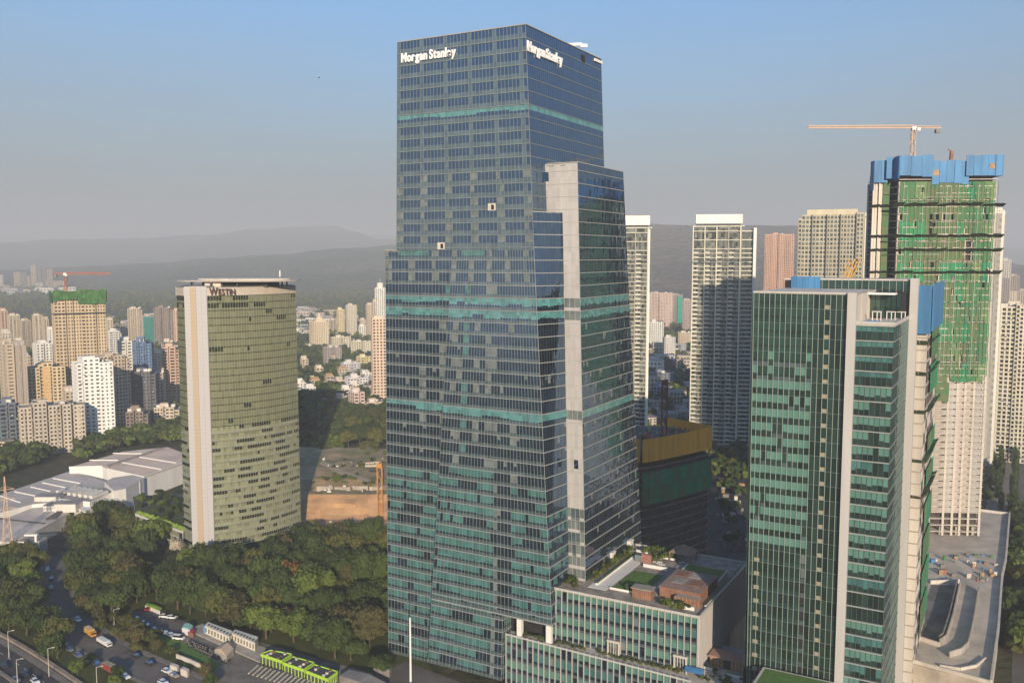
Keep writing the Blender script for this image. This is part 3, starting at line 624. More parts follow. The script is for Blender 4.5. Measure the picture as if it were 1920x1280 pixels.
def ridge(name, dist, foot, back, pts, m, nseg=160, nr=26, amp=14, u0=None, u1=None):
    """a long hill: crest heights measured along the skyline, falling to the plain in front and behind"""
    az = []
    us = [p[0] for p in pts]; u0 = us[0]; u1 = us[-1]; grid = []
    for i in range(nseg + 1):
        u = u0 + (u1 - u0) * i / nseg; k = 0
        while k < len(pts) - 2 and pts[k + 1][0] < u: k += 1
        t = (u - pts[k][0]) / (pts[k + 1][0] - pts[k][0]); t = t * t * (3 - 2 * t); v = pts[k][1] + (pts[k + 1][1] - pts[k][1]) * t
        dx, dy, dz = ray(u, v); h = EYE + dz * dist / dy; row = []
        for j in range(nr + 1):
            s = j / nr
            if s < .7: r = foot + (dist - foot) * s / .7; q = s / .7; f = q ** 1.35
            else: q = (s - .7) / .3; r = dist + (back - dist) * q; f = 1 - q * q * (3 - 2 * q)
            x, y = dx / dy * r, r
            nz = mn.fractal(Vector((x / 900, y / 900, 3)), 1.0, 2.0, 6) * amp * 4 * f * (1 - f) * 2 + mn.fractal(Vector((x / 260, y / 260, 9)), 1., 2., 4) * amp * .5 * f
            row.append((x, y, max(-4, h * f + nz) if 0 < j < nr else -4))
        grid.append(row)
    mb = MB(); n1 = nr + 1
    for r in grid: mb.v += r
    im = mb.mi(m)
    for i in range(nseg):
        for j in range(nr): mb.f.append((i * n1 + j, (i + 1) * n1 + j, (i + 1) * n1 + j + 1, i * n1 + j + 1)); mb.m.append(im)
    return structure(name, mb, True)
ridge('hill', 5600, 3000, 7000, [(-900, 530), (-300, 515), (0, 506), (150, 500), (260, 494), (400, 484), (520, 476), (640, 466), (740, 459), (900, 452), (1060, 446), (1250, 470), (1500, 500)], M_HILL)
ridge('hill', 9800, 7200, 12500, [(-1200, 470), (-400, 462), (0, 453), (120, 448), (260, 446), (380, 440), (470, 428), (560, 423), (620, 423), (665, 434), (720, 448), (800, 456), (1000, 462)], M_HILL, amp=26)
ridge('hill', 13500, 10500, 17000, [(-1400, 462), (-300, 458), (60, 460), (400, 452), (760, 440), (1000, 445), (1300, 452), (2200, 470)], M_HILL, amp=30)
ridge('hill', 4300, 2300, 5600, [(1000, 450), (1120, 428), (1200, 418), (1260, 422), (1330, 426), (1420, 421), (1470, 421), (1560, 432), (1700, 452), (1850, 482), (1920, 496), (2050, 506), (2400, 520)], M_HILLB, amp=16)
HZ = MB(); HZ.box(-25000, -25000, -8, 25000, 25000, 500, None or mat('haze_none'))
hz = bpy.data.materials.new('haze_air'); hz.use_nodes = True; n = hz.node_tree; n.nodes.remove(n.nodes['Principled BSDF'])
pv = n.nodes.new('ShaderNodeVolumePrincipled'); pv.inputs['Color'].default_value = HAZE_COL; pv.inputs['Density'].default_value = HAZE_D; pv.inputs['Anisotropy'].default_value = .0
n.links.new(pv.outputs[0], n.nodes['Material Output'].inputs['Volume'])
HZ.ms = [hz]; HZ.build('haze', None, 'stuff')
# ================================================================ housing towers and blocks of the city
def lattice(mb, x0, x1, y, z0, z1, fh, bay, pw, sh, m, side, yb=None, dep=.35, lastm=None):
    """wall of piers and spandrels standing proud of the dark glazing behind; side 'f' faces -y, 'l' -x, 'r' +x"""
    L_ = abs((x1 - x0)); n = max(1, round(L_ / bay)); nf = max(1, round((z1 - z0) / fh)); fh = (z1 - z0) / nf
    def put(a, b, za, zb, d):
        if side == 'f': P = lambda t, dd, z: (t, y - dd, z)
        elif side == 'l': P = lambda t, dd, z: (y - dd, x1 + x0 - t, z)
        else: P = lambda t, dd, z: (y + dd, t, z)
        mb.q([P(a, d, za), P(b, d, za), P(b, d, zb), P(a, d, zb)], m)
        mb.q([P(a, 0, za), P(a, d, za), P(a, d, zb), P(a, 0, zb)], m); mb.q([P(b, d, za), P(b, 0, za), P(b, 0, zb), P(b, d, zb)], m)
        mb.q([P(a, d, zb), P(b, d, zb), P(b, 0, zb), P(a, 0, zb)], m); mb.q([P(a, 0, za), P(b, 0, za), P(b, d, za), P(a, d, za)], m)
    for k in range(nf + 1):
        za = z0 + k * fh - (sh * .35 if k else 0); zb = min(z1 + .9, z0 + k * fh + sh * .65 + (.9 if k == nf else 0)); put(x0, x1, za, zb, dep)
    for j in range(n + 1):
        c = x0 + (x1 - x0) * j / n; w = pw * (.5 if 0 < j < n else .35); put(max(min(x0, x1), c - w), min(max(x0, x1), c + w), z0, z1, dep + .06)
WCOL = {}
def wall(col, var=.12):
    k = 'wall_%02d_%02d_%02d' % tuple(int(c * 99) for c in col)
    return mat(k, col, .85, var, .09, streak=True)
def block(name, label, cat, u0, u1, vt, vb, col, yaw=0, d=18, fh=3.1, bay=3.2, pw=1.5, sh=1.5, wings=None, group=None, Y=None, top='tank', balc=None,
          gm=None, z0=0, crown=None, sidecol=None, seed=None):
    r = random.Random(seed if seed is not None else int(u0 * 7 + vt)); um = (u0 + u1) / 2
    if Y is None: Y = G(um, vb, z0)[1]
    X, _, _ = at(um, vt * .7 + vb * .3, Y); ztop = at(um, vt, Y)[2]; W_ = (u1 - u0) / F * Y * 1.0; az = math.atan2(X, Y); a = math.radians(yaw)
    W_ = W_ * math.cos(az) / math.cos(az) ** 0; w = max(6, (W_ - d * abs(math.sin(a))) / math.cos(a))
    t = thing(name, label, cat, (X, Y, z0), -az + a, group); h = ztop - z0
    sx = (d / 2) * math.sin(a); M = wall(col); gm = gm or G_HOME
    wings = wings or [(0, 1, 0, 0)]
    core = MB(); wl = MB(); rf = MB()
    for (a0, a1, off, dz) in wings:
        x0 = -w / 2 + a0 * w + sx; x1 = -w / 2 + a1 * w + sx; hh = h - dz
        core.box(x0 + .02, off + .01, 0, x1 - .02, d + off, hh - .1, gm)
        lattice(wl, x0, x1, off, 0, hh, fh, bay, pw, sh, M, 'f')
        lattice(wl, off, d + off, x0, 0, hh, fh, bay * 1.2, pw * 1.3, sh, M, 'l'); lattice(wl, off, d + off, x1, 0, hh, fh, bay * 1.2, pw * 1.3, sh, M, 'r')
        wl.box(x0, d + off, 0, x1, d + off + .3, hh + .9, M)
        rf.box(x0 + .1, off + .1, hh - .1, x1 - .1, d + off, hh + .12, M_GREY)
    core.build('window_glass', t); wl.build('wall', t); rfo = rf.build('roof', t)
    if balc:
        bb = MB(); nf = max(1, round(h / fh))
        for (b0, b1) in balc:
            x0 = -w / 2 + b0 * w + sx; x1 = -w / 2 + b1 * w + sx
            for k in range(1, nf):
                z = k * h / nf - .2; bb.box(x0, -1.7, z, x1, -.4, z + 1.15, M)
        bb.build('balconies', t, 'stuff')
    if top:
        x0 = -w * .15 + sx; mb = MB(); hs = r.uniform(3, 5); mb.box(x0 - 3, d * .35, h, x0 + 4, d * .75, h + hs, M); mb.build('stair_house', rfo)
        for q in range(r.randint(1, 3)):
            mb = MB(); xx = sx + r.uniform(-.38, .38) * w; mb.box(xx - 1.6, d * .3, h + .2, xx + 1.6, d * .6, h + 2.6, M_WHITEW); mb.build('water_tank', rfo)
        if w > 14: mb = MB(); xx = sx + w * .3; mb.cyl(xx, d * .5, h, h + 2.4, 1.3, M_DGREY, n=8); mb.build('water_tank', rfo)
    if top and w > 9:
        ac = MB(); bwn = max(2, int(w / 3.2)); nfl = max(2, int(h / 3.1))
        for q in range(int(nfl * bwn * .16)):
            xx = -w / 2 + sx + r.randrange(bwn) * w / bwn + 1.2; zz = r.randrange(1, nfl) * h / nfl + .9; ac.box(xx, -1.75, zz, xx + .9, -1.1, zz + .6, M_WHITEW if r.random() < .6 else M_CONCD)
        ac.build('air_conditioners', t, 'stuff')
    return t, w, h, sx
CREAM = (.56, .46, .34); BEIGE = (.48, .39, .29); PINK = (.56, .38, .28); WHITE_ = (.70, .67, .61); TAN = (.50, .36, .20); GREYB = (.30, .27, .24); BROWN = (.24, .19, .16)
# -- far left skyline
far = [(0, 6, 516, 541, WHITE_, 'pale far tower cut by the left edge of the view'), (26, 38, 511, 543, CREAM, 'slim pale far tower, left half of the hazy pair'), (39, 50, 512, 543, GREYB, 'grey far tower, right half of the hazy pair'),
       (51, 57, 517, 543, CREAM, 'short pale far block between the hazy towers'), (58, 68, 498, 542, CREAM, 'tallest pale far tower of the hazy group'), (70, 77, 502, 542, GREYB, 'grey far tower right beside the tallest hazy one'),
       (79, 87, 503, 541, GREYB, 'narrow grey far tower at the right of the hazy group'), (88, 99, 505, 541, BEIGE, 'far tower of the hazy group just behind the crane'),
       (68, 84, 530, 549, WHITE_, 'low white far block in front of the hazy towers'), (85, 100, 526, 548, CREAM, 'low cream far block beside the crane'), (100, 122, 527, 545, CREAM, 'low pale far block behind the tan construction tower'),
       (0, 18, 535, 552, CREAM, 'low pink far block at the left edge of the view'), (20, 46, 537, 550, PINK, 'low pinkish far terrace below the hazy pair')]
for u0, u1, vt, vb, c, lab in far:
    block('far_building', lab, 'building', u0, u1, vt, vb + 1, c, 12, 20, Y=3900, fh=4, bay=6, top=None)
# -- left middle
L_ = [
 (0, 15, 583, 665, PINK, 8, 'stepped pinkish housing tower cut by the left edge'), (14, 38, 592, 668, CREAM, 10, 'cream slab block left of the tan construction tower'),
 (37, 62, 601, 668, BEIGE, 10, 'beige block with balcony rows left of the tan construction tower'), (61, 80, 592, 668, CREAM, 12, 'cream block with a plain wall nearest the tan construction tower'),
 (79, 92, 599, 668, BEIGE, 12, 'narrow beige block right of the cream plain walled one'),
 (62, 106, 645, 735, WHITE_, 14, 'white block with few windows in front of the tan construction tower'),
 (240, 269, 579, 660, CREAM, -6, 'pale stepped block left of the teal netted one'),
 (268, 290, 593, 662, GREYB, 0, 'grey block wrapped in a teal net'), (289, 326, 578, 664, BROWN, -4, 'brown unfinished block with open floors right of the teal net'), (326, 340, 583, 664, PINK, -6, 'pinkish block half hidden by the curved hotel'),
 (304, 341, 652, 752, PINK, -10, 'pink housing block beside the curved hotel'), (303, 330, 642, 690, CREAM, -10, 'cream block behind the pink one beside the hotel'),
 (222, 253, 641, 760, WHITE_, 10, 'white block with red trim left of the blue one'), (203, 228, 622, 690, WHITE_, 5, 'low white block behind the blue and white towers'),
 (178, 246, 668, 800, BEIGE, 18, 'broad shaded block directly behind the white tower'),
 (246, 296, 698, 790, (.13, .13, .14), -8, 'dark unfinished block below the blue tower'), (236, 282, 773, 812, BROWN, -8, 'low brown unfinished block above the trees'),
 (289, 339, 765, 790, CREAM, -6, 'low cream block with arched openings beside the hotel'),
 (0, 37, 757, 850, (.14, .16, .20), 0, 'dark blue-grey block at the left edge of the view'),
 (62, 80, 620, 660, CREAM, 5, 'small cream top showing behind the white block'), (28, 64, 668, 760, BEIGE, 8, 'brownish balcony block behind the yellow one'),
]
X_ = [(0, 22, 625, 720, (.52, .45, .36), 10, 'beige balcony block just below the pinkish stepped tower at the left edge'), (26, 46, 640, 700, CREAM, 12, 'cream block top between the two beige slab towers at the left'), (92, 100, 618, 700, WHITE_, 8, 'narrow white block squeezed against the left of the tan construction tower'),
 (200, 212, 600, 660, CREAM, 4, 'small cream block right behind the tan construction tower'), (214, 240, 640, 668, (.62, .60, .58), 4, 'low white block with blue roof beside the tan construction tower'), (226, 240, 606, 650, GREYB, 0, 'small grey block left of the pale stepped block'),
 (206, 224, 668, 720, WHITE_, 12, 'white stepped roof block behind the broad shaded block'), (290, 304, 662, 720, CREAM, -6, 'cream block between the blue tower and the pink one'), (296, 308, 700, 760, BEIGE, -8, 'narrow beige block left of the pink tower beside the hotel'), (118, 140, 735, 800, BEIGE, 8, 'beige block between the yellow one and the white tower'),
 (552, 566, 620, 640, CREAM, 6, 'small cream block right beside the hotel roof line'), (566, 580, 628, 646, WHITE_, 6, 'small white block left of the pyramid roofed tower'), (618, 630, 600, 632, BEIGE, 6, 'slim beige tower right of the pyramid roofed tower'), (672, 686, 612, 640, WHITE_, 6, 'white block behind the end of the middle row'),
 (618, 632, 668, 684, CREAM, 10, 'cream house between the grey brown block and the white flats'), (676, 696, 700, 716, WHITE_, 10, 'white house just left of the pinkish tower foot'), (590, 606, 690, 706, CREAM, 8, 'small cream house among trees left of the orange roofs'), (656, 672, 722, 738, (.66, .60, .52), 14, 'pale flats just above the pinkish stepped ones'), (640, 656, 730, 748, WHITE_, 12, 'white flats between the cream terrace and the pinkish ones')]
for u0, u1, vt, vb, c, yw, lab in L_ + X_:
    r = random.Random(int(u0 + vt)); wg = None
    if u1 - u0 > 24: wg = [(0, .36, 0, 0), (.36, .46, 2.5, 1.5), (.46, .8, -.6, 0), (.8, 1, 1.5, 3)]
    block('housing_block', lab, 'building', u0, u1, vt, vb, c, yw, 16, wings=wg, bay=r.choice([3, 3.6, 4.2]), pw=r.choice([1.3, 1.8]), balc=[(.05, .2), (.5, .68)] if r.random() < .5 else None)
t, w, h, sx = block('housing_block', 'blue balcony tower left of the curved hotel', 'building', 250, 289, 642, 770, (.11, .18, .31), -8, 16, wings=[(0, .3, 0, 0), (.3, .4, 2, 0), (.4, .7, 0, 0), (.7, 1, 1, 2)], bay=3, balc=[(.05, .25), (.45, .65)])
t, w, h, sx = block('housing_block', 'beige slab tower at the left edge with a dark joint', 'building', 0, 28, 647, 800, BEIGE, 16, 18, bay=7, pw=4.5, sh=2.2)
t, w, h, sx = block('housing_block', 'grey-beige tower with a dark recess, second from the left edge', 'building', 26, 50, 650, 800, (.42, .36, .30), 16, 18, wings=[(0, .32, 1.5, 0), (.32, .5, 5, 2), (.5, 1, 0, 0)], bay=6, pw=3.8)
t, w, h, sx = block('housing_block', 'yellow and orange housing block with pale end wings', 'building', 48, 124, 690, 790, (.60, .47, .29), 6, 18, wings=[(0, .32, 0, 0), (.32, .42, 2, -2), (.42, .66, .8, -4), (.66, 1, 0, 0)], bay=3.6, balc=[(.05, .16), (.45, .6), (.8, .94)])
mb = MB(); mb.box(-w * .08, -.8, h * .3, w * .14, .3, h + 1, wall((.56, .36, .16))); mb.build('orange_panel', t)
t, w, h, sx = block('housing_block', 'wide grey-beige housing slab with many recesses behind the white halls', 'building', 35, 161, 762, 850, (.50, .43, .34), 4, 18,
    wings=[(0, .17, 0, 0), (.17, .21, 2.5, 0), (.21, .40, -.8, -3), (.40, .44, 2.5, 0), (.44, .62, 0, 0), (.62, .66, 2.5, 0), (.66, .78, -.6, 0), (.78, .83, 3, 0), (.83, 1, 0, 1)], bay=2.9, pw=1.3, balc=[(.03, .08), (.27, .33), (.5, .56), (.87, .93)])
t, w, h, sx = block('housing_block', 'tall bright white housing tower with square windows', 'building', 137, 214, 682, 830, (.80, .78, .74), 13, 16, wings=[(0, .14, 1.5, 0), (.14, .17, 3, 0), (.17, .62, 0, -4), (.62, 1, 0, 0)], bay=3.6, pw=2.1, sh=1.8)
mb = MB(); mb.box(-w * .25, 3, h, w * .1, 10, h + 6, M_WHITE); mb.build('stair_house', t)
# teal net on the grey block
p = at(279, 596, G(279, 662)[1] - 3); w_ = 21 / F * p[1]
t = thing('safety_net', 'teal net hanging down the grey block front', 'net', (p[0], p[1], 0)); mb = MB(); zt = at(279, 594, p[1])[2]
for k in range(5): mb.q([(-w_ / 2 + k * w_ / 5, .3 * (k % 2), 0), (-w_ / 2 + (k + 1) * w_ / 5, .3 * ((k + 1) % 2), 0), (-w_ / 2 + (k + 1) * w_ / 5, .3 * ((k + 1) % 2), zt), (-w_ / 2 + k * w_ / 5, .3 * (k % 2), zt)], mat('teal_net', (.03, .17, .15), .9, .15, .1))
mb.build('cloth', t)
p = at(-6, 760, 700); t = thing('safety_net', 'bright green net at the extreme left edge', 'net', (p[0], p[1], 0)); mb = MB()
for k in range(3): mb.q([(-2 + k * 2.5, .4 * (k % 2), 0), (.5 + k * 2.5, .4 * ((k + 1) % 2), 0), (.5 + k * 2.0, .4 * ((k + 1) % 2), 34 - k * 3), (-2 + k * 2.5, .4 * (k % 2), 36)], mat('green_net_bright', (.02, .30, .20), .9, .2, .1))
mb.build('cloth', t)
# -- tan tower under construction
t, w, h, sx = block('unfinished_tower', 'tall tan concrete tower under construction with a green netted crown', 'skyscraper', 98, 200, 553, 780, (.52, .41, .27), 5, 30, fh=3.3, bay=2.7, pw=1.35, sh=1.5,
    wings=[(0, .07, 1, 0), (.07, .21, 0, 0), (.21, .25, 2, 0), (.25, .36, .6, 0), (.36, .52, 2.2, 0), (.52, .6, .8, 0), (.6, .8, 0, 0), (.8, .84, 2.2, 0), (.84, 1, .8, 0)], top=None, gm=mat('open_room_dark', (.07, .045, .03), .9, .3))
gn = mat('green_net', (.05, .14, .035), .9, .4, .25)
for k in range(13):
    x0 = sx - w / 2 - 1 + k * (w + 2) / 13; low = 5 if k < 6 else 9
    mb = MB(); mb.box(x0, -2.2 - .5 * (k % 2), h - low + rnd.uniform(-1, 1), x0 + (w + 2) / 13 - .15, -2.0 - .5 * (k % 2), h + 4.5 + rnd.uniform(-1, .8), gn); mb.build('net_panel', t)
for k in range(7):
    for s in (-1, 1): mb = MB(); mb.box(sx + s * (w / 2 + 1.6), k * 4.6, h - 7, sx + s * (w / 2 + 1.9), k * 4.6 + 4.3, h + 4, gn); mb.build('net_panel', t)
mb = MB(); mb.box(sx - w / 2 - 3, -3.2, h - 17, sx + w / 2 + 3, -.5, h - 16.4, M_DGREY); mb.build('catch_net', t)
for k in range(14): mb = MB(); x = sx + rnd.uniform(-.45, .45) * w; mb.cyl(x, rnd.uniform(1, 20), h, h + rnd.uniform(3, 6), .25, M_RED, n=5); mb.build('column_bars', t)
# -- cranes
def tower_crane(label, base, zmast, jib, cjib, ang, m, mw=1.8, jibm=None, luff=0, name='tower_crane', cab=True):
    t = thing(name, label, 'crane', base); H_ = zmast - base[2]; mb = MB(); h2 = mw / 2; nseg = max(3, int(H_ / (mw * 1.5)))
    for sx_, sy_ in ((-1, -1), (1, -1), (1, 1), (-1, 1)): mb.bar((sx_ * h2, sy_ * h2, 0), (sx_ * h2, sy_ * h2, H_), mw * .14, m)
    for k in range(nseg):
        za, zb = k * H_ / nseg, (k + 1) * H_ / nseg; f_ = 1 if k % 2 else -1
        for a, b in (((-h2 * f_, -h2), (h2 * f_, -h2)), ((h2, -h2 * f_), (h2, h2 * f_)), ((-h2 * f_, h2), (h2 * f_, h2)), ((-h2, h2 * f_), (-h2, -h2 * f_))): mb.bar((*a, za), (*b, zb), mw * .09, m)
    mb.build('mast', t); jm = jibm or m; ca, sa = math.cos(ang), math.sin(ang)
    def J(r, o, z): return (ca * r - sa * o, sa * r + ca * o, H_ + z)
    if luff: pass
    def truss(r0, r1, hh, ww, mm, slope=0):
        q = MB(); n = max(3, int(abs(r1 - r0) / (hh * 1.3)))
        zz = lambda r: 1 + slope * abs(r)
        for o in (-ww / 2, ww / 2): q.bar(J(r0, o, zz(r0)), J(r1, o, zz(r1)), .22 * hh, mm)
        q.bar(J(r0, 0, zz(r0) + hh), J(r1, 0, zz(r1) + hh * .8), .22 * hh, mm)
        for k in range(n):
            ra, rb = r0 + (r1 - r0) * k / n, r0 + (r1 - r0) * (k + 1) / n; rm = (ra + rb) / 2
            for o in (-ww / 2, ww / 2): q.bar(J(ra, o, zz(ra)), J(rm, 0, zz(rm) + hh * .95), .12 * hh, mm); q.bar(J(rm, 0, zz(rm) + hh * .95), J(rb, o, zz(rb)), .12 * hh, mm)
        return q
    truss(0, jib, mw * .8, mw * .8, jm, luff).build('jib', t)
    if cjib: truss(0, -cjib, mw * .6, mw * .8, jm).build('counter_jib', t); mb = MB(); a = J(-cjib * .95, 0, -.6); b = J(-cjib * .8, 0, -.6); mb.bar(a, b, mw, M_CONCD, mw * 1.1); mb.build('counterweight', t)
    mb = MB(); mb.box(-mw * .6, -mw * .6, H_, mw * .6, mw * .6, H_ + mw, M_WHITE if cab else m); mb.build('slewing_ring', t)
    if cab: mb = MB(); a = J(mw * .6, -mw * .9, .2); b = J(mw * 1.5, -mw * .9, .2); mb.bar(a, b, mw * .7, M_WHITE, mw * .9); mb.build('cab', t)
    return t
Y_ = G(149, 780)[1] + 12; b = at(124, 548, Y_); top_ = at(124, 516, Y_)
tower_crane('pale red tower crane on top of the tan construction tower', (b[0], b[1], b[2] - 2), top_[2], 46, 11, -.15, M_RED, 2.2)
# -- between hotel and glass tower
M_ = [(580, 617, 604, 655, (.66, .54, .38), 18, 18, 'cream housing tower with a stepped pyramid roof'), (631, 646, 581, 640, (.60, .50, .30), 10, 14, 'pale yellow tower left of the hilltop pair'), (648, 669, 573, 640, (.58, .52, .42), 10, 16, 'tallest of the hazy towers between hotel and glass tower'),
      (629, 644, 596, 622, (.66, .50, .24), 8, 12, 'yellow block in the row below the hazy towers'), (645, 658, 595, 628, GREYB, 5, 12, 'grey and white striped block in the row below the hazy towers'), (659, 672, 594, 626, GREYB, 5, 12, 'grey block with dark recesses in the middle of the row'), (673, 689, 600, 626, CREAM, 8, 12, 'plain cream block at the right end of the row'),
      (686, 701, 571, 640, CREAM, 10, 14, 'cream balcony tower left of the tall white one'), (698, 712, 566, 660, (.62, .50, .38), 10, 14, 'cream balcony tower against the tall white one'), (703, 723, 541, 660, WHITE_, 5, 14, 'tall white tower with a cylindrical top against the glass tower'),
      (696, 724, 598, 714, (.66, .50, .38), 6, 14, 'slender pinkish balcony tower right beside the glass tower')]
for u0, u1, vt, vb, c, yw, dd, lab in M_:
    t, w, h, sx = block('housing_tower', lab, 'building', u0, u1, vt, vb, c, yw, dd, bay=3, top='tank' if u0 != 580 else None, balc=[(.05, .3), (.6, .9)] if u0 > 680 else None, Y=900 if u0 == 696 else None)
    if u0 == 580:
        for k in range(4): mb = MB(); mb.box(sx - w * (.34 - k * .09), 2 + k * 2, h + k * 2.6, sx + w * (.34 - k * .09), 16 - k * 2, h + (k + 1) * 2.6, wall(c)); mb.build('roof_step', t)
        mb = MB(); mb.cyl(sx, 9, h + 10.4, h + 15, 3, wall(c), .2, 6); mb.build('spire', t)
    if u0 == 703: mb = MB(); mb.cyl(sx, 6, h, h + 9, w * .33, wall(WHITE_), n=12); mb.build('roof_drum', t); mb = MB(); mb.cyl(sx, 6, h + 9, h + 15, .3, M_WHITE, n=5); mb.build('antenna', t)
Lw = [(620, 657, 633, 660, (.62, .56, .42), 14, 'long cream apartment block with a stepped roof'), (657, 697, 641, 668, (.60, .54, .40), 8, 'long cream apartment block left of the pinkish tower'), (605, 640, 652, 684, (.34, .29, .26), 12, 'grey brown apartment block among trees'),
      (639, 675, 682, 704, (.56, .54, .54), 16, 'white apartment block with dark balconies above the hill houses'), (668, 697, 670, 692, (.60, .50, .28), 8, 'cream block with arched balconies left of the pinkish tower'), (563, 578, 674, 692, CREAM, 10, 'small cream house in the trees beside the hotel'), (551, 585, 648, 656, WHITE_, 0, 'long low white building beside the hotel'),
      (551, 574, 719, 744, WHITE_, 14, 'white three storey house nearest the hotel'), (571, 592, 727, 748, (.72, .7, .66), 10, 'white house with dark balconies right of the one nearest the hotel'), (608, 626, 706, 722, (.55, .36, .18), 12, 'small orange roofed house in the middle of the slope'),
      (633, 651, 692, 710, (.55, .36, .18), 8, 'orange roofed house at the top of the slope'), (581, 600, 713, 728, (.55, .34, .17), 8, 'orange roofed house at the left of the slope'), (626, 648, 714, 736, CREAM, 16, 'cream terrace house with orange top in the middle of the slope'),
      (646, 690, 709, 736, (.62, .58, .60), 12, 'white cluster of stepped flats in the middle of the slope'), (654, 683, 737, 780, (.62, .48, .42), 22, 'pinkish stepped flats above the dark trees'), (680, 724, 755, 776, (.60, .48, .36), 18, 'cream row house running to the glass tower'), (690, 722, 745, 760, WHITE_, 12, 'white gabled house beside the glass tower'),
      (596, 614, 722, 734, (.40, .30, .24), 6, 'brown low house left of the cream terrace'), (627, 652, 748, 762, (.5, .42, .34), 16, 'cream low house beside the pinkish flats'), (552, 580, 765, 770, WHITE_, 4, 'low white shed roof in the shade beside the hotel')]
for u0, u1, vt, vb, c, yw, lab in Lw:
    orange = c[0] < .56 and c[2] < .2
    t, w, h, sx = block('apartment_house', lab, 'house', u0, u1, vt, vb, c if not orange else (.5, .42, .32), yw, 14, bay=3.4, top=None if orange else 'tank', wings=[(0, .45, 0, 0), (.45, .6, 2, 1), (.6, 1, -1, 0)] if u1 - u0 > 24 else None)
    if orange:
        mb = MB(); mt = mat('orange_roof_tiles', (.50, .29, .13), .85, .15, .5)
        mb.q([(sx - w / 2 - .6, -1, h), (sx + w / 2 + .6, -1, h), (sx + w / 2 - 1, 7, h + 3.5), (sx - w / 2 + 1, 7, h + 3.5)], mt); mb.q([(sx + w / 2 + .6, 15, h), (sx - w / 2 - .6, 15, h), (sx - w / 2 + 1, 7, h + 3.5), (sx + w / 2 - 1, 7, h + 3.5)], mt)
        mb.q([(sx - w / 2 - .6, 15, h), (sx - w / 2 - .6, -1, h), (sx - w / 2 + 1, 7, h + 3.5)], mt); mb.q([(sx + w / 2 + .6, -1, h), (sx + w / 2 + .6, 15, h), (sx + w / 2 - 1, 7, h + 3.5)], mt); mb.build('pitched_roof', t)
# -- right middle
R_ = [(1210, 1283, 517, 560, (.34, .25, .21), 0, 20, 'long brown unfinished block with crane shafts behind the pink slab'), (1211, 1262, 550, 612, (.62, .46, .38), 4, 18, 'wide pinkish slab block between the twin towers'), (1262, 1280, 553, 612, GREYB, 0, 14, 'grey block wrapped on one side in a green net'),
      (1280, 1296, 563, 628, (.44, .34, .30), -4, 14, 'brownish pink block at the left of the second twin tower'), (1214, 1244, 605, 655, WHITE_, 10, 14, 'white housing slab below the pinkish one'), (1243, 1266, 633, 672, (.68, .64, .58), 12, 12, 'white block with plain side wall among dark trees'),
      (1270, 1297, 624, 655, CREAM, 8, 12, 'cream block against the second twin tower'), (1433, 1488, 440, 640, (.60, .36, .25), -4, 24, 'salmon pink tower behind the green glass tower'),
      (1878, 1894, 489, 640, (.60, .56, .50), 0, 14, 'white slender tower at the right of the netted tower'), (1872, 1892, 522, 640, (.32, .27, .24), 0, 14, 'dark striped tower just right of the netted tower'), (1893, 1910, 518, 640, (.34, .29, .25), -3, 14, 'dark striped tower with pale bars near the right edge'), (1909, 1925, 545, 640, (.46, .40, .34), -3, 14, 'beige tower cut by the right edge'),
      (1876, 1890, 558, 640, (.66, .60, .48), 0, 10, 'small cream tower top in front of the dark striped ones'), (1893, 1906, 547, 640, (.62, .54, .42), 0, 10, 'slim cream tower top near the right edge'),
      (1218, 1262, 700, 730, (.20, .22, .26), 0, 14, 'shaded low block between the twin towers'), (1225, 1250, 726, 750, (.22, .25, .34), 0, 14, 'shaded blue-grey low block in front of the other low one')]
for u0, u1, vt, vb, c, yw, dd, lab in R_:
    block('housing_tower', lab, 'building', u0, u1, vt, vb, c, yw, dd, bay=3.2, balc=[(.05, .25), (.7, .9)] if 1400 < u0 < 1500 else None, wings=[(0, .24, 0, 0), (.24, .48, 3, -1), (.48, 1, 0, 0)] if u1 - u0 > 40 else None)
p = at(1275, 556, G(1270, 612)[1] - 4); t = thing('safety_net', 'green net strip on the grey block between the twin towers', 'net', (p[0], p[1], 0)); mb = MB(); mb.box(-5, 0, 0, 5, .3, p[2], mat('green_net_bright')); mb.build('cloth', t)
t, w, h, sx = block('housing_tower', 'tall cream tower with white bars cut by the right edge', 'building', 1872, 1935, 577, 866, (.66, .60, .47), -3, 22, fh=3.1, bay=3.0, pw=1.1, sh=1.0, wings=[(0, .04, -1, -2), (.04, .50, 0, 0), (.50, .62, -1, -2), (.62, 1, .4, 0)])
block('housing_tower', 'white slab edge rising right behind the netted tower', 'building', 1851, 1877, 400, 880, (.74, .70, .62), 0, 8, fh=3.2, bay=30, pw=20, sh=2.9, Y=640)
block('housing_tower', 'grey balcony tower with cream crown left of the netted tower', 'building', 1494, 1618, 404, 800, (.46, .42, .33), -3, 26, fh=3.3, bay=2.4, pw=.8, sh=1.1, Y=690, top=None, gm=glass('home_glass_grey', (.12, .13, .11), 1.8, .08, (.8, .85, .9), .85, (1.2, 3, 3.3)),
      wings=[(0, .05, -1, 3), (.05, .22, 1, 0), (.22, .27, -1, 0), (.27, .45, 1.2, 0), (.45, .49, -1, 0), (.49, .66, 1.2, 0), (.66, .7, -1, 0), (.7, .9, 1.2, 0), (.9, 1, -1, -1)])
t_ = [o for o in bpy.data.objects if o.get('label','').startswith('grey balcony tower with cream')][0]; h_ = max(v.co.z for v in t_.children[0].data.vertices); mb = MB(); mb.box(-18, .5, h_ - .5, 18, 24, h_ + 3.5, wall((.58, .50, .36))); mb.build('crown', t_)
block('housing_tower', 'white slab tower between the grey balcony tower and the netted tower', 'building', 1618, 1640, 410, 800, (.70, .66, .58), 0, 20, fh=3.3, bay=9, pw=6, sh=1.2, Y=700)
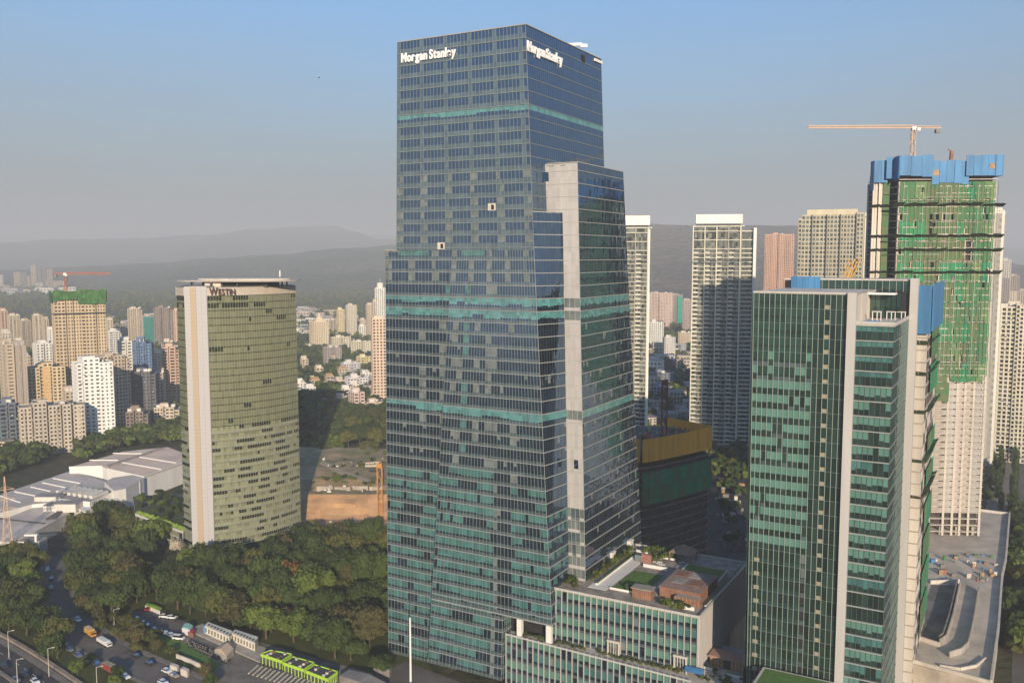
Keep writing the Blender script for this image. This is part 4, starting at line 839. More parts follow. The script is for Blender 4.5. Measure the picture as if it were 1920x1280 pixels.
# -- pair of slender residential towers with white crowns
def twin(label, u0, u1, uf, vt, Y, white_side):
    X = at((u0 + u1) / 2, 640, Y)[0]; az = math.atan2(X, Y); k = Y / F * 1.0; w = (uf - u0) * k; ws = (u1 - uf) * k
    t = thing('residential_tower', label, 'skyscraper', (X, Y, 0), -az + math.radians(3)); h = at(u0, vt, Y)[2]; x0 = -(u1 - u0) / 2 * k; xf = x0 + w; x1 = x0 + w + ws
    Mw = wall((.60, .57, .47)); Mb = wall((.34, .32, .26)); g_ = glass('home_glass_warm', (.12, .125, .11), 1.7, .08, (.8, .85, .9), .85, (1.4, 3, 3.35))
    mb = MB(); mb.box(x0 + .3, .2, 0, xf - .2, 26, h, g_); mb.box(xf - .2, 3, 0, x1 - 2, 30, h - 4, g_); mb.build('window_glass', t)
    nf = round(h / 3.35); fh = h / nf; bays = 4; bw = w / bays
    sl = MB(); sl.box(x0, -.9, 0, xf, .1, .25, Mw); me = None
    for kf in range(1, nf + 1):
        big = kf > nf - 6
        if big and kf % 2: continue
        q = MB(); z = kf * fh
        for b in range(bays):
            xa = x0 + b * bw + .35; xb = x0 + (b + 1) * bw - .35; q.box(xa, -.95, z - .3, xb, .15, z + (.3 if big else .12), Mw)
            if not big: q.box(xa, -.98, z + .02, xa + bw * .42, -.9, z + .95, Mw)
        q.box(xf + .4, 1.6, z - .35, x1 - 2.2, 3.0, z + .5, Mw)
        q.build('balcony_row', t)
    for b in range(bays + 1):
        q = MB(); x = x0 + b * bw; q.box(x - .4, -1.3 if b in (0, 2, bays) else -.7, 0, x + .4, .3, h + .5, Mw if b != 3 else Mb); q.build('vertical_fin', t)
    q = MB(); q.box(x1 - 2.2, -1, 0, x1, 26, h - 1, wall((.74, .71, .65))); q.build('side_slab', t)
    q = MB(); q.box(xf + .4, .5, 0, xf + 1.2, 10, h + .2, Mb); q.build('side_fin', t)
    q = MB(); q.box(x0, 0, h, xf + 3, 28, h + .8, Mw); q.build('roof', t)
    q = MB(); q.box(x0 + w * .05, 1.5, h + 2.4, xf + 1.5, 20, h + 9.5, M_WHITE); q.build('crown', t)
    q = MB(); q.box(x0 + w * .05 + 1, 3, h + .8, xf, 18, h + 2.4, M_DGREY); q.build('crown_base', t)
    return t
twin('slender residential tower with a white crown box, in full view right of the skyscraper', 1297, 1412, 1383, 425, 700, True)
twin('slender residential tower with a white crown box, half hidden behind the skyscraper', 1120, 1216, 1212, 428, 690, True)
# ================================================================ curved glass hotel
ho = thing('hotel_tower', 'green glass hotel with a curved front, pale flat fin and disc roof', 'skyscraper', (-150, 455, 0)); HO = (-150, 455, 0)
ZT = 130.6; FHH = 3.6
def arc(a):
    """gently curved front: heading turns from 66 to 22 degrees along a 50 m chord"""
    k = a / (math.pi / 2); h0, h1 = math.radians(66), math.radians(22); R_a = 51.0 / (h0 - h1); h = h0 + (h1 - h0) * k
    return (-149.2 + R_a * (math.cos(h) - math.cos(h0)), 444.2 + R_a * (math.sin(h0) - math.sin(h)))
NP = 38; pth = [arc(math.pi / 2 * k / NP) for k in range(NP + 1)]
def off_(p, q, d):
    ex = Vector((q[0] - p[0], q[1] - p[1], 0)).normalized(); n_ = ex.cross(Vector((0, 0, 1))); return n_ * d
nrm = []
for k in range(NP + 1):
    a, b = pth[max(0, k - 1)], pth[min(NP, k + 1)]; nrm.append(off_(a, b, 1.0))
hl = []; M_OLINE = mat('olive_dark_joint', (.05, .055, .03), .6)  # dark olive line for the ledges of the upper floors
def hotel_wall(path, nrml, z0, z1, seed):
    nf = round((z1 - z0) / FHH); fh = (z1 - z0) / nf; n = len(path) - 1
    for kf in range(nf):
        za = z0 + kf * fh; r = random.Random(seed * 100 + kf); run = 0; dark = False; out = []
        low = za < 64
        for g in range(0, n, 5):
            mb = MB(HO)
            for j in range(g, min(n, g + 5)):
                if run <= 0:
                    dark = r.random() < ((.42 if low else .05) if kf < nf - 2 else .75 if j < 22 else .2); run = r.randint(1, 5)
                run -= 1
                a, b = path[j], path[j + 1]; t = [r.uniform(-.02, .02) for _ in range(4)]
                def Q(zl, zh, m):
                    mb.q([(a[0] + nrml[j].x * t[0], a[1] + nrml[j].y * t[0], zl), (b[0] + nrml[j].x * t[1], b[1] + nrml[j].y * t[1], zl), (b[0] + nrml[j].x * t[2], b[1] + nrml[j].y * t[2], zh), (a[0] + nrml[j].x * t[3], a[1] + nrml[j].y * t[3], zh)], m)
                Q(za + .12, za + (1.7 if low else 1.2), G_OLIVE2 if low else G_OLIVE)
                Q(za + (1.7 if low else 1.2), za + fh - .35, G_ODARK if dark else (G_OLIVE2 if (low and r.random() < .5) else G_OLIVE)); Q(za + fh - .35, za + fh + .12, G_ODARK)
            hl.append((1 if j < 40 else 0, mb))
        led = MB(HO); d = .75 if low else .18
        for j in range(n):
            a, b = path[j], path[j + 1]; na, nb = nrml[j], nrml[j + 1]
            A = [(a[0], a[1], za), (b[0], b[1], za), (b[0] + nb.x * d, b[1] + nb.y * d, za), (a[0] + na.x * d, a[1] + na.y * d, za)]; T = [(x, y, z + .13) for x, y, z in A]
            lm_ = M_LEDGE if low else M_OLINE; led.q([A[3], A[2], T[2], T[3]], lm_); led.q([T[3], T[2], T[1], T[0]], lm_); led.q([A[0], A[1], A[2], A[3]], lm_)
        led.build('floor_ledge', ho)
pA = [(-167.0, 451.5), (-165.4, 449.7), (-163.8, 447.9), (-162.2, 446.1), (-160.6, 444.5)]; nA_ = [off_(pA[0], pA[-1], 1)] * 5
hotel_wall(pth, nrm, 4, ZT, 1); hotel_wall(pA, nA_, 0, ZT, 2)
for s, mb in hl[:290]: mb.build('window', ho)
rest = MB(HO)
for s, mb in hl[290:]: rest.add(mb)
rest.build('window_far', ho, 'stuff')
M_OM = mat('olive_mullion', (.24, .25, .17), .5)
for j in range(0, NP + 1):
    p = pth[j]; q = nrm[j]; mb = MB(HO); mb.bar((p[0] + q.x * .1, p[1] + q.y * .1, 4), (p[0] + q.x * .1, p[1] + q.y * .1, ZT), .12, M_OM, .3); mb.build('mullion', ho)
body = [(-166.6, 451.9), (-160.3, 444.9)] + [(p[0] - n_.x * .5, p[1] - n_.y * .5) for p, n_ in zip(pth, nrm)] + [(-122, 494), (-150, 500), (-172, 480)]
mb = MB(HO); mb.prism(body, 0, ZT, G_ROOM); mb.build('building_core', ho)
band = [(-167.4, 451.3), (-160.8, 444.0)] + [(p[0] + n_.x * .25, p[1] + n_.y * .25) for p, n_ in zip(pth, nrm)] + [(-121.5, 495), (-150, 501), (-173, 480)]
mb = MB(HO); mb.prism(band, ZT, 134.6, mat('beige_band', (.46, .40, .33), .7, .08, .3), M_GREY); mb.build('parapet_band', ho)
# flat fin of pale panels with an orange-beige stripe
M_PAN = mat('fin_panel_grey', (.43, .41, .41), .55, .07, .5); M_PAN2 = mat('fin_panel_beige', (.42, .33, .235), .6, .08, .5)
mb = MB(HO); mb.box(-160.4, 443.6, 0, -149.3, 470, 135.2, M_PAN); mb.build('fin_core', ho)
cols = [(-160.3, -157.4, M_PAN, 2.4), (-157.4, -154.6, M_PAN2, 2.4), (-154.6, -152.0, M_PAN, 2.4), (-152.0, -149.4, M_PAN, 2.4)]
pm = {}
for k, (xa, xb, m, hh) in enumerate(cols):
    q = MB(); q.box(0, 0, 0, xb - xa - .07, .14, 1.83, m); pm[k] = q.mesh('wall_panel')
    for i in range(71): inst(pm[k], 'wall_panel', ho, (xa + .035 + 150, 443.46 - 455 - (.12 if k == 1 else 0) + rnd.uniform(-.01, .01), i * 1.9 + .03))
# disc roof, its legs, plant and mast
mb = MB(HO); dn = 40; disc = [(-141 + 31 * math.copysign(abs(math.cos(2 * math.pi * k / dn)) ** .6, math.cos(2 * math.pi * k / dn)), 470 + 18 * math.copysign(abs(math.sin(2 * math.pi * k / dn)) ** .8, math.sin(2 * math.pi * k / dn))) for k in range(dn)]
mb.prism(disc, 137.2, 137.8, mat('disc_roof_grey', (.42, .37, .32), .7, .1, .2)); mb.build('disc_roof', ho)
mb = MB(HO); disc2 = [(-139 + 24 * math.cos(2 * math.pi * k / dn), 472 + 14 * math.sin(2 * math.pi * k / dn)) for k in range(dn)]
mb.prism(disc2, 137.8, 138.5, M_CONCL); mb.build('upper_disc', ho)
mb = MB(HO); mb.box(-157, 460, 134.6, -124, 484, 137.1, M_DGREY); mb.build('plant_room', ho)
for x, y in ((-163, 462), (-160, 455), (-150, 452), (-138, 456), (-128, 464), (-120, 474), (-120, 484)):
    mb = MB(HO); mb.cyl(x, y, 134.6, 137.2, .45, M_DGREY, n=6); mb.build('roof_leg', ho)
mb = MB(HO); mb.box(-154, 455, 134.6, -146, 458, 136.6, M_CONCL); mb.build('vent_box', ho)
mb = MB(HO); mb.cyl(-119.5, 468, 139.4, 142.6, .35, M_WHITE, n=6); mb.build('roof_mast', ho)
hs = thing('building_sign', 'dark brown hotel name in letters on the beige band of the curved hotel', 'sign', (0, 0, 0)); hs.location = (-147.9, 443.4, 131.0)
letters(hs, 'WESTIN', (0, -.45, .1), (1, .49, 0), (0, 0, 1), 3.6, 12.6, mat('sign_brown', (.06, .018, .012), .6), .3, small=.8, thick=.025)
# podium of the hotel with roof garden
hp = thing('hotel_podium', 'low green glass wing with a planted roof at the foot of the hotel', 'building', (-185, 470, 0)); HPO = (-185, 470, 0)
q0, q1 = G(255, 1003), G(345, 1042); zt = 10.0
mb = MB(HPO); mb.prism([(-205, 482.5), (-167.5, 450.5), (-167, 470), (-190, 530), (-222, 520)], 0, zt, M_PAN, M_EARTH); mb.build('building_core', hp)
ex = Vector((37.5, -32, 0)).normalized(); nn = ex.cross(Vector((0, 0, 1)))
for k in range(3):
    for j in range(16):
        mb = MB(HPO); a = Vector((-205, 482.5, 0)) + ex * (1.5 + j * 2.95) + nn * .06; b = a + ex * 2.8
        z_ = k * 3.2 + .4; m = G_ODARK if rnd.random() < .4 else G_OLIVE2
        mb.q([(a.x, a.y, z_), (b.x, b.y, z_), (b.x, b.y, z_ + 2.5), (a.x, a.y, z_ + 2.5)], m); mb.build('window', hp)
mb = MB(HPO); mb.bar((-205, 482.3, zt + .3), (-167.5, 450.3, zt + .3), .5, M_WHITEW, .8); mb.build('parapet_cap', hp)
hb = MB(HPO)
for j in range(260):
    t = rnd.random(); a = Vector((-205, 482.5, 0)) + ex * t * 49 - nn * rnd.uniform(.5, 3.0); s = rnd.uniform(.5, 1.1); z_ = zt + rnd.uniform(.2, 1.2)
    hb.q([(a.x - s, a.y - .2, z_ - .3), (a.x + s, a.y + rnd.uniform(-.5, .5), z_ - .2), (a.x + s * .6, a.y, z_ + .9), (a.x - s * .7, a.y + rnd.uniform(-.4, .4), z_ + .8)], mat('hedge_lime', (.16, .24, .03), .9, .3, 1.))
tag(hb.build('hedge', None, 'thing'), 'bright lime green hedge along the roof edge of the hotel wing', 'hedge').location = HPO
# ================================================================ netted tower under construction
CT = thing('unfinished_tower', 'tall concrete tower under construction wrapped in green nets with blue screens on top', 'skyscraper', (212, 446, 0), math.radians(-3)); 
x0c, x1c = -23.5, 23.2; HB = 186.0; ft = 3.3
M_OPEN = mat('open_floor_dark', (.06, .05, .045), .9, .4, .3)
nets = [mat('net_%s' % k, c, .9, 0, .42, col2=c2) for k, c, c2 in (('green', (.035, .19, .085), (.10, .155, .07)), ('bright_green', (.02, .27, .13), (.05, .17, .07)), ('olive', (.145, .15, .075), (.06, .16, .07)), ('pale_green', (.16, .24, .11), (.10, .19, .08)))]
for m_ in nets:
    for q_ in m_.node_tree.nodes:
        if q_.type == 'MAPPING': q_.inputs['Scale'].default_value = (.5, .5, 1.6)
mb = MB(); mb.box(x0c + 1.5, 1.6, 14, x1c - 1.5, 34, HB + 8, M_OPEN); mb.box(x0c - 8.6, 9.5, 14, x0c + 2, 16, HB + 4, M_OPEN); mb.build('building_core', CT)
sl = MB(); sl.box(x0c, -.62, 0, x1c, 34.5, .3, M_CONCL); ms = sl.mesh('floor_slab'); sl = MB(); sl.box(x0c - 9.2, 8.5, 0, x0c + .1, 17, .3, M_CONCL); ms2 = sl.mesh('floor_slab')
for k in range(54): inst(ms, 'floor_slab', CT, (0, 0, 12 + k * ft)); inst(ms2, 'floor_slab', CT, (0, 0, 12 + k * ft))
colx = [x0c + .6, -15.8, -10.2, -2.2, 4.8, 9.2, 13.0, 17.2, x1c - .6]
cm = MB(); cm.box(-.55, .12, 0, .55, 1.2, HB, M_CONCL); mc = cm.mesh('column')
for x in colx: inst(mc, 'column', CT, (x, 0, 0))
for x, y in ((x0c - 8.8, 8.7), (x0c - 7.6, 8.7), (x0c - 5.2, 8.7), (x0c - 8.8, 16), (x0c + .6, 20)):
    inst(mc, 'column', CT, (x, y - .3, 0))
# lower part: clad wall panels between floors, upper part: nets
bays = list(zip(colx[:-1], colx[1:])); M_LOWP = [mat('raw_wall_%s' % k, c, .9, .25, .22) for k, c in (('warm', (.38, .335, .29)), ('grey', (.35, .33, .31)), ('pink', (.42, .36, .33)))]
for bi, (a, b) in enumerate(bays):
    r = random.Random(bi * 7 + 3)
    q = MB(); q.box(a + .55, .35, .3, b - .55, .6, 1.35 if bi in (0, 1) else 2.5, M_LOWP[bi % 3]); q.box(a + .55, .5, 2.3, a + .55 + (b - a) * .5, .7, 3.3, M_LOWP[bi % 3]); mp = q.mesh('wall_panel')
    for k in range(1, 53):
        if k > 23 and bi not in (4,): continue
        if k < 3 or (bi < 2 and k < 12): continue
        inst(mp, 'wall_panel', CT, (0, 0, 12 + k * ft))
    # nets hung in drops of three floors
    kb = 23 if bi > 3 else (8 if bi in (0, 1) else 20)
    for k in range(kb, 53, 3):
        z0_ = 12 + k * ft; z1_ = min(HB, z0_ + 3 * ft - .25)
        if z0_ > HB - 3: continue
        m = r.choices(nets, [2, 1, 6, 1] if bi in (2, 3) else [5, 3, 1, 1])[0]
        if bi == 5 and 39 <= k <= 42: continue
        mb = MB(); n_ = 5; rows = []
        for iz in range(4):
            rows.append([(a + .1 + (b - a - .2) * i / n_, -.42 - r.uniform(0, .42), z0_ + (z1_ - z0_) * iz / 3) for i in range(n_ + 1)])
        for i in range(n_ + 1): x_, y_, zz_ = rows[0][i]; rows[0][i] = (x_, y_ - r.uniform(0, .5), zz_ + r.uniform(-.5, .9))
        for iz in range(3):
            for i in range(n_):
                if r.random() < .05: continue
                mb.q([rows[iz][i], rows[iz][i + 1], rows[iz + 1][i + 1], rows[iz + 1][i]], m)
        mb.build('net_panel', CT)
# side wing nets and screens
for k in range(30, 53, 3):
    z0_ = 12 + k * ft; mb = MB(); mb.box(x0c - 4.6, 7.9, z0_, x0c - 1.2, 8.1, z0_ + 3 * ft - .3, nets[2]); mb.build('net_panel', CT)
for k in range(26):
    x_ = x0c + .3 + k * (x1c - x0c) / 25; q = MB(); za_ = rnd.choice([14, 40, 90, 96]); q.bar((x_, -1.05, max(za_, 90)), (x_ + rnd.uniform(-.1, .1), -1.05, HB - rnd.uniform(0, 4)), .13, rnd.choice([M_CONCL, M_RUST, M_DGREY])); q.build('scaffold_pole', CT)
for k in range(20):
    z_ = 92 + k * 4.6 + rnd.uniform(-1, 1); a_ = rnd.uniform(x0c, 0); q = MB(); q.bar((a_, -1.0, z_), (a_ + rnd.uniform(10, 26), -1.0, z_ + rnd.uniform(-.2, .2)), .12, M_CONCL); q.build('scaffold_pole', CT)
fr = at(1760, 384, 446)[2]
for v in (384, 442, 468, 510):
    z_ = at(1760, v, 446)[2]
    for i in range(10):
        a = x0c - 3 + i * 5.3; b = a + 5.2; mb = MB(); s1, s2 = rnd.uniform(-.5, .6), rnd.uniform(-.5, .6)
        P_ = [(a, -.2, z_ - .8), (b, -.2, z_ - .8), (b, -3.6, z_ + .6 + s2), (a, -3.6, z_ + .6 + s1)]; mb.q(P_, mat('catch_net_dark', (.045, .06, .035), .9, .3, .5)); mb.q([(x, y, z - .18) for x, y, z in reversed(P_)], MATS['catch_net_dark'])
        mb.build('catch_net', CT)
    for i in range(3):
        mb = MB(); a = x0c - 10.5 + i * 3.6; mb.q([(a, 8, z_ - .8), (a + 3.9, 8, z_ - .8), (a + 3.9, 5, z_ + .7), (a, 5, z_ + .4)], MATS['catch_net_dark']); mb.build('catch_net', CT)
    for s in (1,):
        mb = MB(); mb.q([(x1c, 0, z_ - .8), (x1c, 20, z_ - .8), (x1c + 2.6, 20, z_ + .9), (x1c + 2.6, -3, z_ + .7)], MATS['catch_net_dark']); mb.build('catch_net', CT)
def screen(a, b, y, z0_, z1_, n=3, side=0):
    for i in range(n):
        xa = a + (b - a) * i / n; xb = a + (b - a) * (i + 1) / n - .12; mb = MB()
        if side: mb.box(side, xa, z0_, side + .25, xb, z1_, M_BLUE)
        else: mb.box(xa, y + rnd.uniform(-.15, .15), z0_ + rnd.uniform(-.5, .5), xb, y + .3, z1_ + rnd.uniform(-.35, .35), M_BLUE)
        if (i, n) in ((1, 3), (0, 5), (3, 5)) and not side and a > x0c - 2: mb.box(xa + .4, y - .06, z0_ + (z1_ - z0_) * .35, xb - .3, y, z0_ + (z1_ - z0_) * .6, M_RUST)
        mb.build('screen_panel', CT)
zt1, zb1 = at(1760, 292, 446)[2], at(1760, 331, 446)[2]
screen(x0c - .6, -8.0, -2.2, zb1, zt1, 3); screen(-8.2, 9.4, -1.2, zb1 - 3.5, zt1 - 2.5, 5); screen(7.4, x1c + 1.4, -2.2, zb1, zt1, 5)
screen(x0c - 9.6, x0c - 3, 6.5, zb1 - 2, zt1 - 1.5, 2); screen(6.8, 12, 0, zb1 - 6, zt1 - 1.5, 1, side=x0c - 9.8); screen(-2, 8, 0, zb1 - 1, zt1, 3, side=x0c - .9); screen(-2, 34, 0, zb1, zt1, 6, side=x1c + 1.5)
screen(x0c - 4.6, x0c - .8, 4.2, zb1 - 1, zt1 - .5, 1)
mb = MB(); mb.bar((x0c - 6.4, 7.9, 14), (x0c - 6.4, 7.9, HB), .7, M_CONCL, .7); mb.build('hoist_mast', CT)
mb = MB(); mb.box(x0c - 4.6, 6.6, 122, x0c - 2.2, 8.2, 138, M_STEELY); mb.build('formwork', CT)
for k in range(6):
    mb = MB(); x = x0c + 3 + k * 8; mb.box(x, 1, 0, x + 1.4, 3, 14.3, M_CONC); mb.build('pillar', CT)
mb = MB(); mb.bar((3.6, 8, HB), (4.4, 8, zt1 + 3), 1.4, M_WOOD, 1.4); mb.bar((4.4, 8, zt1 + 3), (2.5, 8, zt1 + 4), .5, M_WOOD, .5); mb.build('concrete_boom', CT)
b = at(1711, 292, 458); tp_ = at(1711, 244, 458); 
tower_crane('pale tower crane with a long level jib above the netted tower', (b[0], b[1], zt1 - 4), tp_[2], -52.5, -13.5, 0.0, M_PEACH, 1.7)
# ================================================================ bare concrete block with blue screens behind the office tower
CBo = (110, 80, 0); cb = thingA('unfinished_block', 'pale bare concrete block under construction with blue screens, squeezed behind the white finned tower', 'building', CBo)
mb = MB(CBo); mb.box(100, 60, 0, 114.9, 104, 139, M_CONCL); mb.build('concrete_wall', cb)
for k in range(1, 33):
    z_ = k * 4.1; mb = MB(CBo); mb.box(99.5, 59.7, z_, 115.1, 103.8, z_ + .35, M_CONC); mb.build('floor_slab', cb)
for k in range(32):
    z_ = k * 4.1 + .4
    for j in range(6):
        if random.Random(k * 9 + j).random() < .3: continue
        y_ = 65 + j * 6.2; q = MB(CBo); q.box(114.9, y_, z_ + .2, 114.98, y_ + 4.6, z_ + 3.2, M_OPEN); q.build('opening', cb)
for i in range(3): mb = MB(CBo); mb.box(100 + i * 5.45, 58.4, 124.5, 105.3 + i * 5.45, 58.7, 140.5, M_BLUE); mb.build('screen_panel', cb)
for i in range(6): mb = MB(CBo); mb.box(116.4, 59 + i * 7.4, 125.5, 116.7, 66.2 + i * 7.4, 141, M_BLUE); mb.build('screen_panel', cb)
for v, g_ in ((640, 1), (698, 2), (770, 1), (862, 2), (930, 1)):
    z_ = onA(1740, v, y=60)[2]
    for i in range(4): mb = MB(CBo); a = 106 + i * 2.4; mb.q([(a, 59.6, z_ - 1.2), (a + 2.3, 59.6, z_ - 1.2), (a + 2.3, 56.8, z_ + .5 + rnd.uniform(-.4, .4)), (a, 56.8, z_ + .5)], nets[2]); mb.build('catch_net', cb)
    for i in range(6): mb = MB(CBo); a = 60 + i * 7; mb.q([(115.2, a, z_ - .9), (115.2, a + 6.8, z_ - .9), (117.2, a + 6.8, z_ + rnd.uniform(0, .5)), (117.2, a, z_ + rnd.uniform(0, .5))], nets[g_ % 2 * 2]); mb.build('catch_net', cb)
for k in range(4, 30, 3):
    if random.Random(k).random() < .8:
        for j in range(2, 6): mb = MB(CBo); y_ = 61 + j * 7; mb.box(115.5, y_, k * 4.1, 115.6, y_ + 6.6, k * 4.1 + 10, random.Random(k * 7 + j).choice(nets)); mb.build('net_panel', cb)
lad = thingA('crane_base', 'yellow piled site steelwork standing above the screens behind the office tower roof', 'steelwork', (96, 66, 120)); o_ = (96, 66, 120)
p = onA(1590, 505, y=62)
mb = MB(o_); mb.box(88, 60, 120, 110, 70, 141, M_CONCD); mb.build('base', lad)
for k in range(7): mb = MB(o_); mb.bar((p[0] - 2 + k * .5, 62, 141), (p[0] + .2 + k * .55, 62 + k * .4, 149 - (k % 3)), .35, M_STEELY); mb.build('post', lad)
# ================================================================ round cornered block wrapped in orange screens
og = thing('unfinished_block', 'squat block under construction ringed by a tall orange screen beside the skyscraper', 'building', (70, 420, 0)); OG = (70, 420, 0)
ya = math.radians(50); dr = Vector((math.sin(ya), math.cos(ya), 0)); dl = Vector((-math.cos(ya), math.sin(ya), 0)); c0 = Vector((58.0, 400, 0)); n1_ = dr.cross(Vector((0, 0, 1)))
path = [c0 + dl * 26, c0 + dl * 13, c0 + dl * 3, c0 + dl * .6 + dr * .6] + [c0 + dr * (49 * t) + n1_ * (.9 * math.sin(math.pi * t)) for t in (.08, .3, .5, .7, .85, 1.0)] + [c0 + dr * 51 + dl * 4, c0 + dr * 51 + dl * 30]
pts2 = [(p.x, p.y) for p in path] + [(60, 460)]
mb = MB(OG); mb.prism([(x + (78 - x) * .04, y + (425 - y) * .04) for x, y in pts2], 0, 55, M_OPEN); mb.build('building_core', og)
mb = MB(OG); mb.prism([(x + (78 - x) * .02, y + (425 - y) * .02) for x, y in pts2], 63.2, 63.6, M_DGREY); mb.build('deck', og)
for k in range(15):
    mb = MB(OG); mb.prism(pts2, k * 3.9, k * 3.9 + .35, M_CONCD); mb.build('floor_slab', og)
M_OR = mat('orange_screen_sheet', (.90, .42, .045), .7, .12, .3, streak=True)
for a, b in zip(path[:-1], path[1:]):
    L_n = (b - a).length; ns = max(1, round(L_n / 4.2)); ex = (b - a).normalized(); no = ex.cross(Vector((0, 0, 1)))
    for i in range(ns):
        p, q = a + ex * (L_n * i / ns) + no * 1.2, a + ex * (L_n * (i + 1) / ns - .08) + no * 1.2
        mb = MB(OG); mb.prism([(p.x, p.y), (q.x, q.y), (q.x - no.x * .3, q.y - no.y * .3), (p.x - no.x * .3, p.y - no.y * .3)], 57.7, 68.2, M_OR); mb.build('screen_panel', og)
        for z0_, z1_, m in ((38, 53, nets[1]), ):
            for zz in (0, 1):
                mb = MB(OG); mb.prism([(p.x, p.y), (q.x, q.y), (q.x - no.x * .1, q.y - no.y * .1), (p.x - no.x * .1, p.y - no.y * .1)], z0_ + zz * 7.6, z0_ + zz * 7.6 + 7.4, nets[(i + zz) % 2]); mb.build('net_panel', og)
for k in range(60):
    mb = MB(OG); x, y = rnd.uniform(58, 96), rnd.uniform(412, 445); h_ = rnd.uniform(.5, 3.4); w_ = rnd.uniform(.3, 2.2)
    if (x - 58) * .64 - (y - 400) * .77 > -8: continue
    mb.box(x, y, 63.6, x + w_, y + w_, 63.6 + h_, rnd.choice([M_CONCD, M_GREY, M_DGREY, M_RED, M_CONC])); mb.build('site_material', og)
b = at(1245, 800, 425); z1_ = at(1245, 722, 425)[2]
tower_crane('dark red crane mast rising from the orange screened block', (b[0], b[1], 63.5), z1_, 1.5, 0, .3, mat('dark_red_steel', (.20, .06, .035), .7), 2.4, cab=False)
# ================================================================ concrete ramp podium on the right
rp = thing('concrete_podium', 'unfinished concrete car park podium with curved ramp channels beneath the netted tower', 'building', (180, 370, 0)); RP = (180, 370, 0)
foot = [G(u, v, 10)[:2] for u, v in ((1672, 1228), (1700, 1240), (1762, 1258), (1858, 1280), (1872, 1180), (1880, 1075), (1884, 1050), (1893, 965), (1840, 958), (1752, 955), (1730, 1020), (1700, 1100))]
mb = MB(RP); mb.prism(foot, 0, 10, mat('podium_concrete', (.47, .40, .32), .9, .22, .09)); mb.build('deck', rp)
def wall_line(px, z, h, w, m, name, root, o):
    P = [Vector(G(u, v, z)) for u, v in px]
    mb = MB(o)
    for a, b in zip(P[:-1], P[1:]): mb.bar((a.x, a.y, z + h / 2), (b.x, b.y, z + h / 2), w, m, h)
    mb.build(name, root)
wall_line([(1858, 1282), (1872, 1180), (1879, 1082), (1886, 1050), (1893, 965)], 10, 1.5, .8, M_CONCL, 'parapet', rp, RP)
wall_line([(1893, 965), (1838, 958)], 10, 1.3, .6, M_CONCL, 'parapet', rp, RP)
wall_line([(1700, 1238), (1858, 1282)], 10, 1.2, .8, M_CONCL, 'parapet', rp, RP)
wall_line([(1835, 1108), (1824, 1175), (1815, 1212), (1802, 1225), (1780, 1232)], 10, 2.2, .45, M_CONC, 'ramp_wall', rp, RP)
wall_line([(1801, 1096), (1786, 1165), (1774, 1203), (1762, 1212)], 10, 3.0, .45, M_CONC, 'ramp_wall', rp, RP)
wall_line([(1795, 1098), (1779, 1165), (1768, 1200), (1760, 1206)], 10, 3.0, .45, M_CONCD, 'ramp_wall', rp, RP)
wall_line([(1848, 1236), (1830, 1250), (1800, 1256), (1762, 1250)], 10, 1.0, .5, M_CONCL, 'ramp_curb', rp, RP)
wall_line([(1712, 1196), (1762, 1212)], 10, 1.6, .6, M_CONCL, 'ramp_wall', rp, RP)
wall_line([(1744, 1094), (1800, 1092)], 10, 1.6, .6, M_CONCL, 'ramp_wall', rp, RP)
pit = [G(u, v, 10.02)[:2] for u, v in ((1746, 1096), (1796, 1096), (1763, 1207), (1712, 1193))]
mb = MB(RP); mb.prism(pit, 10.0, 10.03, mat('ramp_floor_dark', (.16, .145, .125), .9, .35, .12)); mb.build('ramp_floor', rp)
for k in range(34):
    u, v = rnd.uniform(1745, 1870), rnd.uniform(1040, 1090); p = G(u, v, 10); s = rnd.uniform(.5, 2.4); mb = MB(RP); mb.box(p[0], p[1], 10, p[0] + s, p[1] + s * .6, 10 + rnd.uniform(.3, 2.2), rnd.choice([M_CONCD, M_RUST, M_DGREY, M_BLUE, M_CONCL, nets[0], M_WOOD])); mb.build('site_material', rp)
# ================================================================ white exhibition halls on the left
def hall(label, roof, z, wallm, roofm, strips=0, h0=0, name='exhibition_hall'):
    P = [G(u, v, z) for u, v in roof]; cx = sum(p[0] for p in P) / len(P); cy = sum(p[1] for p in P) / len(P); o = (cx, cy, 0)
    t = thing(name, label, 'building', o); mb = MB(o); mb.prism([p[:2] for p in P], 0, z - .5, wallm); mb.build('wall', t)
    mb = MB(o); mb.prism([(cx + (p[0] - cx) * 1.01, cy + (p[1] - cy) * 1.01) for p in P], z - .5, z, wallm, roofm); mb.build('roof', t)
    return t, P, o
M_RF1 = mat('hall_roof_tan', (.70, .53, .40), .8, .12, .06); M_RF2 = mat('hall_roof_grey', (.52, .45, .39), .8, .15, .06); M_HW = mat('hall_white_wall', (.74, .71, .67), .8, .08, .1, streak=True)
def roof_strip(t, o, pa, pb, z, w, m, n='roof_seam', h=.6):
    a, b = G(*pa, z), G(*pb, z); mb = MB(o); mb.bar((a[0], a[1], z + h / 2), (b[0], b[1], z + h / 2), w, m, h); mb.build(n, t)
t, P, o = hall('large white hall with a tan panelled roof partly behind the hotel', [(130, 876), (192, 874), (201, 878), (270, 893), (352, 864), (352, 852), (314, 838), (232, 846)], 14, M_HW, M_RF1)
for a, b in (((168, 863), (222, 863)), ((212, 850), (276, 851)), ((228, 867), (302, 880)), ((262, 857), (330, 868))): roof_strip(t, o, a, b, 14, .7, M_WHITE)
roof_strip(t, o, (200, 876), (304, 842), 14, 2.2, M_GREY, 'roof_ridge', 1.2); roof_strip(t, o, (130, 876), (192, 874), 14, .5, M_WHITE, 'eave'); roof_strip(t, o, (201, 879), (270, 894), 14, .5, M_WHITE, 'eave')
roof_strip(t, o, (270, 894), (352, 865), 14, .5, M_WHITE, 'eave')
